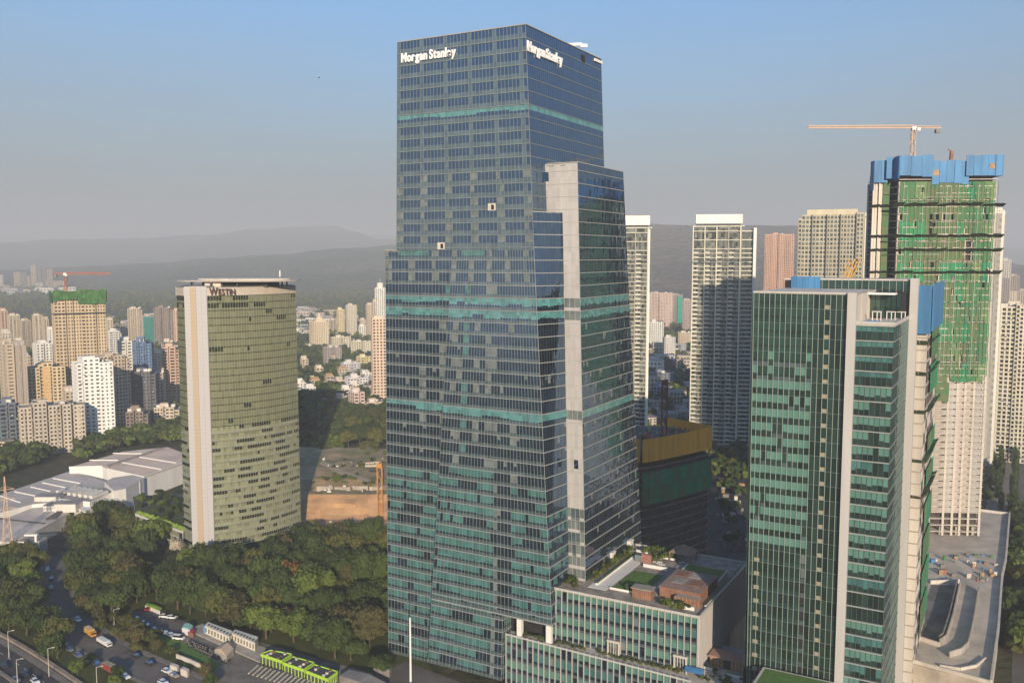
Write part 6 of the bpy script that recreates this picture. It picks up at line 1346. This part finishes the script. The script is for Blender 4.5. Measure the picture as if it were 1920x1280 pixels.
woodland('woodland', [((-20, 900), (-20, 845), (60, 850), (120, 846), (60, 880)), ((140, 842), (345, 800), (348, 830), (230, 840), (150, 868)), ((1900, 1240), (1902, 960), (1940, 960), (1985, 1240))], 260, 'dark trees behind the halls and along the dark street at the right edge', (.8, 1.4), lo=260, mar=1)
woodland('forest', [((-200, 590), (-200, 545), (735, 545), (735, 590)), ((1180, 600), (1180, 545), (1500, 545), (1500, 600))], 2400, 'hazy forest at the foot of the hills', (1.6, 3.2), mats=(0, 1, 0, 1), lo=22, mar=-8)
# tiny far houses
hm = []
for k, c in enumerate([WHITE_, CREAM, (.5, .42, .36), (.42, .42, .44)]):
    mb = MB(); mb.box(-6, 0, 0, 6, 10, 9, G_HOME); lattice(mb, -6, 6, 0, 0, 9, 3, 3, 1.4, 1.5, wall(c), 'f'); lattice(mb, 0, 10, -6, 0, 9, 3, 3.4, 1.6, 1.5, wall(c), 'l'); lattice(mb, 0, 10, 6, 0, 9, 3, 3.4, 1.6, 1.5, wall(c), 'r'); mb.box(-6.2, -.3, 9, 6.2, 10.2, 9.9, wall(c), M_GREY); hm.append(mb.mesh('house'))
def houses(px, n, label, s=(.8, 1.6), dist=16):
    P = [G(u, v)[:2] for u, v in px]; xs = [p[0] for p in P]; ys = [p[1] for p in P]; c = 0; pl = []
    for _ in range(n * 40):
        if c >= n: break
        x, y = rnd.uniform(min(xs), max(xs)), rnd.uniform(min(ys), max(ys))
        if not inpoly(x, y, P) or not free(x, y, 2) or any((x - a) ** 2 + (y - b) ** 2 < dist ** 2 for a, b in pl): continue
        pl.append((x, y)); c += 1; o = inst(hm[rnd.randrange(4)], 'small_house', None, (x, y, 0), rnd.uniform(-.5, .9)); k = rnd.uniform(*s); o.scale = (k, k, k * rnd.uniform(.6, 1.3)); tag(o, label, 'house', label)
houses(((545, 640), (545, 590), (625, 590), (625, 640)), 46, 'small pale house in the dense low quarter right of the hotel', (1., 2.2), 24)
houses(((625, 640), (640, 600), (690, 600), (700, 680), (630, 660)), 16, 'small pale house among trees below the hazy towers', (1., 1.8), 24)
houses(((555, 760), (560, 700), (700, 700), (730, 790), (650, 770)), 26, 'small flat roofed house on the tree covered slope', (.6, 1.1), 15)
houses(((200, 690), (200, 600), (300, 600), (300, 690)), 26, 'small pale house between the housing towers on the left', (1., 2), 24)
houses(((-40, 700), (-40, 640), (200, 640), (140, 700)), 20, 'small pale house behind the tower blocks at the left edge', (1., 2), 24)
houses(((1205, 800), (1205, 640), (1300, 640), (1305, 800)), 40, 'small shaded house between the twin towers', (.8, 1.6), 18)
houses(((1210, 512), (1210, 507), (1290, 508), (1290, 512)), 8, 'tiny pale building at the foot of the dry hill', (6, 9), 120)
houses(((0, 560), (0, 552), (130, 548), (130, 556)), 16, 'tiny pale building in the hazy quarter at the far left', (2, 4), 60)
houses(((1880, 660), (1880, 560), (1940, 560), (1940, 660)), 12, 'small pale house below the towers at the right edge', (1, 2), 24)
houses(((-60, 860), (-60, 760), (60, 760), (40, 860)), 6, 'low house among trees at the left edge', (.8, 1.2), 20)
# ================================================================ vehicles and street things
def car_parts(c, kind='car'):
    M = mat('paint_%02d_%02d_%02d' % tuple(int(x * 99) for x in c), c, .3, .04, 1, spec=.6); b = MB(); gl_ = MB(); w = MB()
    L_n, Wd = 4.2, 1.75
    if kind == 'car':
        prof = [(-2.1, .35), (-2.1, .85), (-1.9, .95), (-1.1, 1.0), (.9, 1.0), (1.9, .82), (2.1, .65), (2.1, .35)]
        cab = [(-1.75, .98), (-1.3, 1.45), (.25, 1.48), (1.0, .98)]
    elif kind == 'van':
        prof = [(-2.3, .35), (-2.3, 1.1), (1.5, 1.1), (2.2, .95), (2.3, .35)]; cab = [(-2.28, 1.08), (-2.2, 1.95), (1.0, 1.95), (1.7, 1.08)]
    def loft(mb, pf, hw, hw2, m):
        n = len(pf); o = len(mb.v); i = mb.mi(m)
        for s in (-1, 1): mb.v += [(x, s * (hw if z < 1.2 else hw2), z) for x, z in pf]
        mb.f.append(tuple(o + k for k in range(n))); mb.m.append(i); mb.f.append(tuple(o + n + k for k in reversed(range(n)))); mb.m.append(i)
        for k in range(n): mb.f.append((o + k, o + n + k, o + n + (k + 1) % n, o + (k + 1) % n)); mb.m.append(i)
    loft(b, prof, Wd / 2, Wd / 2, M); loft(gl_, cab, Wd / 2 - .06, Wd / 2 - .22, glass('car_glass', (.015, .018, .02), 1.6, .05))
    top = [(x, z) for x, z in cab[1:3]]; b.box(top[0][0], -Wd / 2 + .2, top[0][1] - .03, top[1][0], Wd / 2 - .2, top[0][1] + .07, M)
    w.box(-.33, -.1, -.33, .33, .1, .33, M_BLACK); wh = MB()
    for k in range(8): pass
    wh = MB(); n = 8; 
    for s in (-.1, .1): wh.v += [(.33 * math.cos(2 * math.pi * k / n), s, .33 * math.sin(2 * math.pi * k / n)) for k in range(n)]
    for k in range(n): wh.f.append((k, (k + 1) % n, n + (k + 1) % n, n + k)); wh.m.append(wh.mi(M_BLACK))
    wh.f.append(tuple(reversed(range(n)))); wh.m.append(0); wh.f.append(tuple(range(n, 2 * n))); wh.m.append(0)
    return b.mesh('body'), gl_.mesh('windows'), wh.mesh('wheel')
CARM = {}
def vehicle(u, v, c, label, ang=None, kind='car', z=.1, s=1.0, along=None):
    key = (c, kind)
    if key not in CARM: CARM[key] = car_parts(c, kind)
    b, g_, w = CARM[key]; p = G(u, v, z)
    if ang is None:
        a = min(range(len(along) - 1), key=lambda k: (along[k].x - p[0]) ** 2 + (along[k].y - p[1]) ** 2); d = along[a + 1] - along[a]; ang = math.atan2(d.y, d.x)
    t = thing('parked_' + kind, label, kind, (p[0], p[1], z), ang); t.scale = (s, s, s); inst(b, 'body', t); inst(g_, 'windows', t)
    for x in (-1.3, 1.3):
        for y in (-.82, .82): inst(w, 'wheel', t, (x, y, .33))
    return t
Wc, Sc, Dc, Bc, Rc, Gc = (.75, .75, .74), (.38, .39, .41), (.03, .032, .036), (.05, .07, .12), (.38, .03, .03), (.16, .17, .18)
for u, v, c, lab in [(98, 1183, Sc, 'silver car parked at the tree edge, first of the long kerbside row'), (112, 1197, Wc, 'white car parked second in the kerbside row'), (119, 1208, Wc, 'white car parked third in the kerbside row, close behind another white one'),
    (130, 1219, Gc, 'grey car parked just after the two white cars in the kerbside row'), (146, 1230, (.14, .15, .24), 'blue-grey car in the middle of the kerbside row'), (163, 1239, Sc, 'silver car in the kerbside row nearer the red truck'), (181, 1246, Bc, 'dark blue car parked directly behind the red truck'),
    (235, 1270, Wc, 'white car parked in front of the red truck'), (146, 1163, Wc, 'white car at the brown trees where the road leaves the shade'), (89, 1069, Wc, 'white car at the far bend of the shaded road'), (97, 1086, Dc, 'dark car entering the shaded part of the road'), (96, 1104, Gc, 'grey car halfway down the shaded road'), (70, 1110, Sc, 'pale car half under the trees left of the shaded road'),
    (255, 1231, Dc, 'black car by the brown trees on the road side opposite the truck'), (281, 1245, Dc, 'black car alone on the right side of the road'), (313, 1260, Wc, 'white car beside the small bus shelters'), (306, 1281, Wc, 'white car cut by the bottom edge of the view'), (326, 1268, (.35, .27, .22), 'brownish car behind the white one near the bus shelters')]:
    vehicle(u, v, c, lab, along=road)
an = math.atan2(G(330, 1204)[1] - G(250, 1172)[1], G(330, 1204)[0] - G(250, 1172)[0])
for u, v, c, lab, a, kd in [(281, 1143, Rc, 'red car at the top of the small car park', an + 1.4, 'car'), (309, 1157, Wc, 'left one of two white cars side by side in the car park', an + .5, 'car'), (323, 1159, Wc, 'right one of two white cars side by side in the car park', an + .5, 'car'), (336, 1164, Dc, 'black car beside the pair of white cars', an + .6, 'car'),
    (255, 1161, Gc, 'grey car nearest the trees in the lower car park row', an + .2, 'car'), (266, 1168, Dc, 'black car second in the lower car park row', an + .2, 'car'), (275, 1174, Dc, 'black car third in the lower car park row', an + .3, 'car'), (288, 1181, Bc, 'dark blue car beside the grass strip', an, 'car'), (301, 1186, Dc, 'black car beside the grass strip, next to the white pair', an, 'car'), (312, 1190, Wc, 'white car beside the grass strip, left of the white van', an, 'car'), (322, 1193, Wc, 'white car touching the white van beside the grass strip', an, 'car'), (335, 1198, Wc, 'white van at the end of the grass strip row', an + .4, 'van')]:
    vehicle(u, v, c, lab, ang=a, kind=kd)
for u, v, c, lab in [(66, 1279, Wc, 'pale car driving on the highway at the bottom edge'), (8, 1251, Dc, 'dark car on the highway at the left edge'), (47, 1266, Dc, 'dark car on the highway behind the pale one'), (30, 1276, Gc, 'grey car on the near side of the highway')]:
    vehicle(u, v, c, lab, along=hway)
# truck, orange bus, long white trailer
def boxy(name, label, cat, u, v, L_n, Wd, H_, cbody, ccab, along=road, cablen=1.6, roof=None):
    p = G(u, v, .1); a = min(range(len(along) - 1), key=lambda k: (along[k].x - p[0]) ** 2 + (along[k].y - p[1]) ** 2); d = along[a + 1] - along[a]; t = thing(name, label, cat, (p[0], p[1], .1), math.atan2(d.y, d.x))
    mb = MB(); mb.box(-L_n / 2, -Wd / 2, .8, L_n / 2 - cablen - .15, Wd / 2, H_, cbody, roof); mb.build('cargo_box', t)
    mb = MB(); mb.prism([(L_n / 2 - cablen, -Wd / 2), (L_n / 2, -Wd / 2 + .1), (L_n / 2, Wd / 2 - .1), (L_n / 2 - cablen, Wd / 2)], .6, H_ * .86, ccab); mb.build('cab', t)
    mb = MB(); mb.box(L_n / 2 - .05, -Wd / 2 + .2, H_ * .5, L_n / 2 + .03, Wd / 2 - .2, H_ * .78, G_ROOM); mb.build('windscreen', t)
    key = (Dc, 'car')
    if key not in CARM: CARM[key] = car_parts(*key)
    for x in (-L_n / 2 + 1, -L_n / 2 + 2.2, L_n / 2 - 1):
        for y in (-Wd / 2 + .1, Wd / 2 - .1): o = inst(CARM[key][2], 'wheel', t, (x, y, .45)); o.scale = (1.4, 1.2, 1.4)
boxy('cargo_truck', 'red truck with a tan tarpaulin top parked in the kerbside row', 'truck', 207, 1259, 8, 2.4, 2.9, mat('truck_red', (.30, .06, .04), .7, .2), mat('truck_orange', (.50, .13, .05), .5), roof=mat('tarp_tan', (.34, .28, .18), .8, .15))
boxy('parked_bus', 'yellow and orange bus parked beside the brown trees', 'bus', 169, 1190, 7.5, 2.3, 2.7, mat('bus_yellow', (.62, .36, .06), .6), mat('bus_orange', (.55, .25, .05), .5), roof=mat('bus_roof', (.66, .46, .22), .6))
boxy('flatbed_truck', 'long white truck parked just beyond the yellow bus', 'truck', 196, 1208, 8.5, 2.2, 2.1, M_WHITE, M_WHITE)
# motorbikes
mb1 = MB(); mb1.box(-.5, -.15, .45, .5, .15, .85, M_DGREY); mb1.box(-.1, -.2, .85, .6, .2, .98, M_BLACK); mbm = mb1.mesh('body'); wq = MB(); wq.box(-.3, -.05, 0, .3, .05, .6, M_BLACK); wqm = wq.mesh('wheel'); hb1 = MB(); hb1.bar((-.55, -.35, 1.1), (-.55, .35, 1.1), .06, M_ALU); hb1.bar((-.75, 0, .3), (-.5, 0, 1.1), .08, M_ALU); hbm = hb1.mesh('handlebar')
for i in range(3):
    for j in range(18):
        p = G(350 + j * 4.2 + i * 3, 1201 + j * 1.75 + i * 5.5 - j * .0, .1)
        if rnd.random() < .15: continue
        t = thing('motorbike', 'motorbike in the tight rows beside the service yard', 'motorbike', (p[0] + rnd.uniform(-.2, .2), p[1] + rnd.uniform(-.2, .2), .1), an + 1.5 + rnd.uniform(-.2, .2), 'motorbikes parked beside the service yard'); inst(mbm, 'body', t); inst(wqm, 'wheel', t, (-.7, 0, 0)); inst(wqm, 'wheel', t, (.7, 0, 0)); inst(hbm, 'handlebar', t)
# cooling plant: white units with blue ends, lime chillers on a concrete deck
def quadbox(name, label, cat, px, h, side, top, z=0):
    P = [G(u, v, z + h) for u, v in px]; cx = sum(p[0] for p in P) / 4; cy = sum(p[1] for p in P) / 4; o = (cx, cy, z); t = thing(name, label, cat, o); mb = MB(o); mb.prism([p[:2] for p in P], z, z + h, side, top); mb.build('housing', t); return t, P, o
t = quadbox('plant_deck', 'long concrete deck carrying the white and lime cooling units', 'deck', [(352, 1180), (380, 1168), (500, 1214), (488, 1240)], .6, M_CONC, M_CONC, 0)[0]
for k, (px, lab) in enumerate([([(384, 1172), (390, 1165), (436, 1182), (430, 1193)], 'row of white cooling units with a blue end, nearer the car park'), ([(434, 1186), (441, 1179), (484, 1193), (478, 1205)], 'row of white cooling units with a blue end, nearer the lime chillers')]):
    t, P, o = quadbox('cooling_unit', lab, 'machine', px, 3.2, mat('unit_cream', (.70, .64, .52), .6, .1), M_WHITEW, .6)
    a, b = Vector(P[0]), Vector(P[3]); a.z = b.z = 0; L_n = (b - a).length; ex = (b - a).normalized(); no = ex.cross(Vector((0, 0, 1)))
    for i in range(8):
        c = a + ex * (L_n * (i + .5) / 8) + no * .04; mb = MB(o); mb.bar((c.x, c.y, 1.4), (c.x, c.y, 3.1), L_n / 8 * .4, M_DGREY, .12, up=(ex.x, ex.y, 0)); mb.build('grille', t)
        c2 = c - no * 1.2; mb = MB(o); mb.cyl(c2.x, c2.y, 3.8, 4.1, .5, M_DGREY, n=8); mb.build('fan', t)
    c = a - ex * .8 - no * .8; mb = MB(o); mb.box(c.x - .8, c.y - .8, .6, c.x + .8, c.y + .8, 3.6, M_BLUE); mb.build('end_cabinet', t)
M_LIME = mat('lime_paint', (.40, .62, .06), .5, .08, .5)
for k, (px, lab) in enumerate([([(489, 1226), (507, 1219), (547, 1226), (528, 1239)], 'lime green chiller, furthest of three in a row'), ([(531, 1242), (549, 1231), (589, 1242), (569, 1255)], 'lime green chiller in the middle of three'), ([(573, 1257), (590, 1246), (633, 1259), (614, 1273)], 'lime green chiller, nearest of three in a row')]):
    t, P, o = quadbox('chiller', lab, 'machine', px, 3.4, M_DGREY, M_DGREY, .3); cx, cy = o[0], o[1]
    for i in range(4):
        a, b = Vector(P[i]), Vector(P[(i + 1) % 4]); mb = MB(o); mb.bar((a.x, a.y, 3.5), (b.x, b.y, 3.5), .25, M_LIME, 1.1); mb.build('side_band', t)
        L_n = (b - a).length
        for q in range(6): c = a.lerp(b, (q + .5) / 6); mb = MB(o); mb.bar((c.x, c.y, .3), (c.x, c.y, 3.2), .25, M_LIME); mb.build('post', t)
    for i in range(2):
        for j in range(3): c = Vector(P[0]).lerp(Vector(P[3]), (i + .5) / 2); d = Vector(P[1]).lerp(Vector(P[2]), (i + .5) / 2); e = c.lerp(d, (j + .5) / 3); mb = MB(o); mb.cyl(e.x, e.y, 3.7, 4.2, .6, rnd.choice([M_CONCL, M_WOOD, M_DGREY]), n=8); mb.build('fan', t)
# pipe racks
pr_ = thing('pipe_rack', 'rack of pale parallel beams below the lime chillers', 'rack', G(520, 1262))
for k in range(14):
    a, b = Vector(G(466 + k * 8, 1262 + k * 2.4, 1.2)), Vector(G(484 + k * 8, 1246 + k * 2.4, 1.2)); mb = MB(G(520, 1262)); mb.bar(a, b, .5, M_CONCL, .3); mb.build('beam', pr_)
# sheds
def gable(name, label, px, h, rise, wallm, roofm):
    P = [Vector(G(u, v, h)) for u, v in px]; o = (P[0].x, P[0].y, 0); t = thing(name, label, 'shed', o); mb = MB(o); mb.prism([(p.x, p.y) for p in P], 0, h, wallm); mb.build('wall', t)
    r0, r1 = (P[0] + P[3]) / 2, (P[1] + P[2]) / 2; r0.z = r1.z = h + rise; mb = MB(o)
    for q in ([P[0], P[1], r1, r0], [P[2], P[3], r0, r1], [P[1], P[2], r1], [P[3], P[0], r0]): mb.q([tuple(x + Vector((0, 0, .05))) for x in q], roofm)
    mb.build('roof', t)
gable('shed', 'pale peach gable roofed shed in the service yard', [(402, 1217), (415, 1207), (438, 1215), (425, 1229)], 2.6, 1.6, M_CONC, mat('peach_roof', (.56, .42, .30), .7, .08))
gable('shed', 'bright blue roofed shed under the trees beside the skyscraper', [(700, 1245), (706, 1239), (734, 1247), (730, 1256)], 2.8, .8, M_CONCD, mat('blue_roof', (.10, .32, .60), .5, .08))
gable('shed', 'long grey roofed shed at the bottom edge below the lime chillers', [(636, 1266), (655, 1254), (730, 1282), (712, 1300)], 3.0, 1.0, M_CONCD, mat('grey_shed_roof', (.26, .235, .215), .8, .12, .2))
gable('shelter', 'left one of two small pale bus shelters', [(318, 1246), (322, 1242), (336, 1247), (332, 1251)], 2.4, .2, M_CONCL, M_CONCL); gable('shelter', 'right one of two small pale bus shelters', [(338, 1253), (342, 1249), (355, 1254), (351, 1258)], 2.4, .2, M_CONCL, M_CONCL)
gable('stall', 'small stall with a pale teal roof at the corner of the car park', [(341, 1176), (346, 1168), (362, 1172), (356, 1181)], 2.6, .6, mat('stall_white', (.7, .66, .66), .7), mat('stall_teal', (.30, .55, .52), .7)); gable('stall', 'small red roofed stall beside the teal roofed one', [(352, 1183), (355, 1178), (366, 1181), (362, 1187)], 1.9, .3, M_WOOD, mat('stall_red', (.42, .04, .05), .7))
gable('kiosk', 'lime green topped kiosk at the edge of the wood', [(272, 1134), (276, 1130), (304, 1139), (300, 1145)], 1.6, .3, M_WHITEW, mat('lime_turf', (.25, .42, .04), .8, .15))
lw_ = G(345, 1235); t = thing('boundary_wall', 'pale low wall along the grass strip by the bus shelters', 'wall', lw_); mb = MB(lw_)
for a, b in zip([(331, 1229), (352, 1237), (372, 1246)], [(352, 1237), (372, 1246), (396, 1257)]): pa, pb = Vector(G(*a, .8)), Vector(G(*b, .8)); mb.bar(pa, pb, .5, M_CONCL, 1.6)
mb.build('wall', t)
# street lamps and masts
def lamp(u, v, vt, label, tall=False):
    p = G(u, v); h = at(u, vt, p[1])[2]; t = thing('street_lamp', label, 'street lamp', p); mb = MB(); mb.cyl(0, 0, 0, h, .16, M_ALU, .09, 6); mb.build('pole', t)
    mb = MB(); mb.bar((0, 0, h - .1), (1.8, .3, h + .3), .12, M_ALU); mb.build('arm', t); mb = MB(); mb.box(1.4, .1, h + .2, 2.4, .45, h + .4, M_ALU); mb.build('lamp_head', t)
lamp(17, 1232, 1183, 'street lamp at the left edge beside the highway kerb'); lamp(33, 1284, 1236, 'street lamp on the highway median at the bottom edge'); lamp(92, 1268, 1215, 'street lamp between the highway and the green verge'); lamp(182, 1290, 1250, 'street lamp beyond the red truck at the bottom edge'); lamp(214, 1171, 1142, 'street lamp among the young trees above the car park'); lamp(30, 1056, 1020, 'street lamp leaning over the gatehouse at the left')
p = G(770, 1277); h = at(770, 1157, p[1])[2]; t = thing('light_mast', 'tall white mast standing in front of the foot of the glass skyscraper', 'mast', p); mb = MB(); mb.cyl(0, 0, 0, h, .42, M_WHITE, .30, 8); mb.build('pole', t); mb = MB(); mb.cyl(0, 0, h, h + 6, .12, M_DGREY, .06, 6); mb.build('tip_rod', t)
# lattice pylon and crane mast in the pit
def pylon(label, u, v, vt, m, w0=5.5, w1=1.0, name='lattice_pylon', arms=True):
    p = G(u, v); h = at(u, vt, p[1])[2]; t = thing(name, label, 'pylon', p, .5); mb = MB(); ns = 9; W_ = lambda z: w0 + (w1 - w0) * min(1, z / (h * .75)) if z < h * .75 else w1 * (1 - (z / h - .75) * 3.2)
    for k in range(ns):
        za, zb = h * k / ns, h * (k + 1) / ns; a, b = W_(za) / 2, W_(zb) / 2
        for s1, s2 in ((-1, -1), (1, -1), (1, 1), (-1, 1)): mb.bar((s1 * a, s2 * a, za), (s1 * b, s2 * b, zb), .22, m)
        for (x1, y1), (x2, y2) in zip(((-1, -1), (1, -1), (1, 1), (-1, 1)), ((1, -1), (1, 1), (-1, 1), (-1, -1))): mb.bar((x1 * a, y1 * a, za), (x2 * b, y2 * b, zb), .13, m); mb.bar((x2 * a, y2 * a, za), (x1 * b, y1 * b, zb), .13, m)
    mb.build('lattice', t)
    if arms:
        for f in (.6, .72, .84):
            mb = MB(); mb.bar((-4.2, 0, h * f), (4.2, 0, h * f), .25, m); mb.bar((-4.2, 0, h * f), (0, 0, h * f + 1.6), .12, m); mb.bar((4.2, 0, h * f), (0, 0, h * f + 1.6), .12, m); mb.build('crossarm', t)
pylon('tall faded orange lattice pylon before the halls at the left edge', 16, 1045, 893, M_PEACH)
p = G(713, 978); top_ = at(713, 876, p[1])
tower_crane('orange crane mast standing in the soil pit against the glass skyscraper', p, top_[2], -8, 0, .1, mat('orange_steel', (.50, .22, .05), .6, .1), 2.6, jibm=M_CONCL, cab=False)
b_ = at(598, 146, 230); t = thing('bird', 'dark bird gliding in the open sky left of the skyscraper', 'bird', b_, .4)
mb = MB(); body_ = []; mb.prism([(-.30, -.05), (-.05, -.09), (.22, -.04), (.34, 0), (.22, .04), (-.05, .09), (-.30, .05)], -.05, .06, M_DGREY, None, [(-.22, -.02), (-.05, -.04), (.2, -.02), (.3, 0), (.2, .02), (-.05, .04), (-.22, .02)])
for s in (-1, 1): mb.q([(.12, s * .05, .03), (-.12, s * .05, .03), (-.05, s * .38, .16), (.13, s * .38, .16)], M_DGREY); mb.q([(.13, s * .38, .16), (-.05, s * .38, .16), (-.16, s * .78, .08), (-.02, s * .80, .08)], M_DGREY)
mb.q([(-.28, -.03, 0), (-.28, .03, 0), (-.55, .12, 0), (-.55, -.12, 0)], M_DGREY); mb.build('body', t)

for k in range(60):
    u, v = rnd.uniform(1342, 1400), rnd.uniform(850, 1040); p = G(u, v, .1); ax_, ay_ = W2A(p[0], p[1])
    if 72 < ax_ < 118 and ay_ < 48 or ay_ < 60 and ax_ < 62: continue
    mb = MB(p); s_ = rnd.uniform(.8, 4); mb.box(p[0], p[1], 0, p[0] + s_, p[1] + s_ * rnd.uniform(.3, 1), rnd.uniform(.4, 3), rnd.choice([M_CONCD, M_DGREY, M_RUST, M_CONC, M_WHITEW])); o = mb.build('site_hut'); o.location = p; tag(o, 'shaded hut or stacked material on the building site behind the podium', 'site material', 'site material behind the podium')
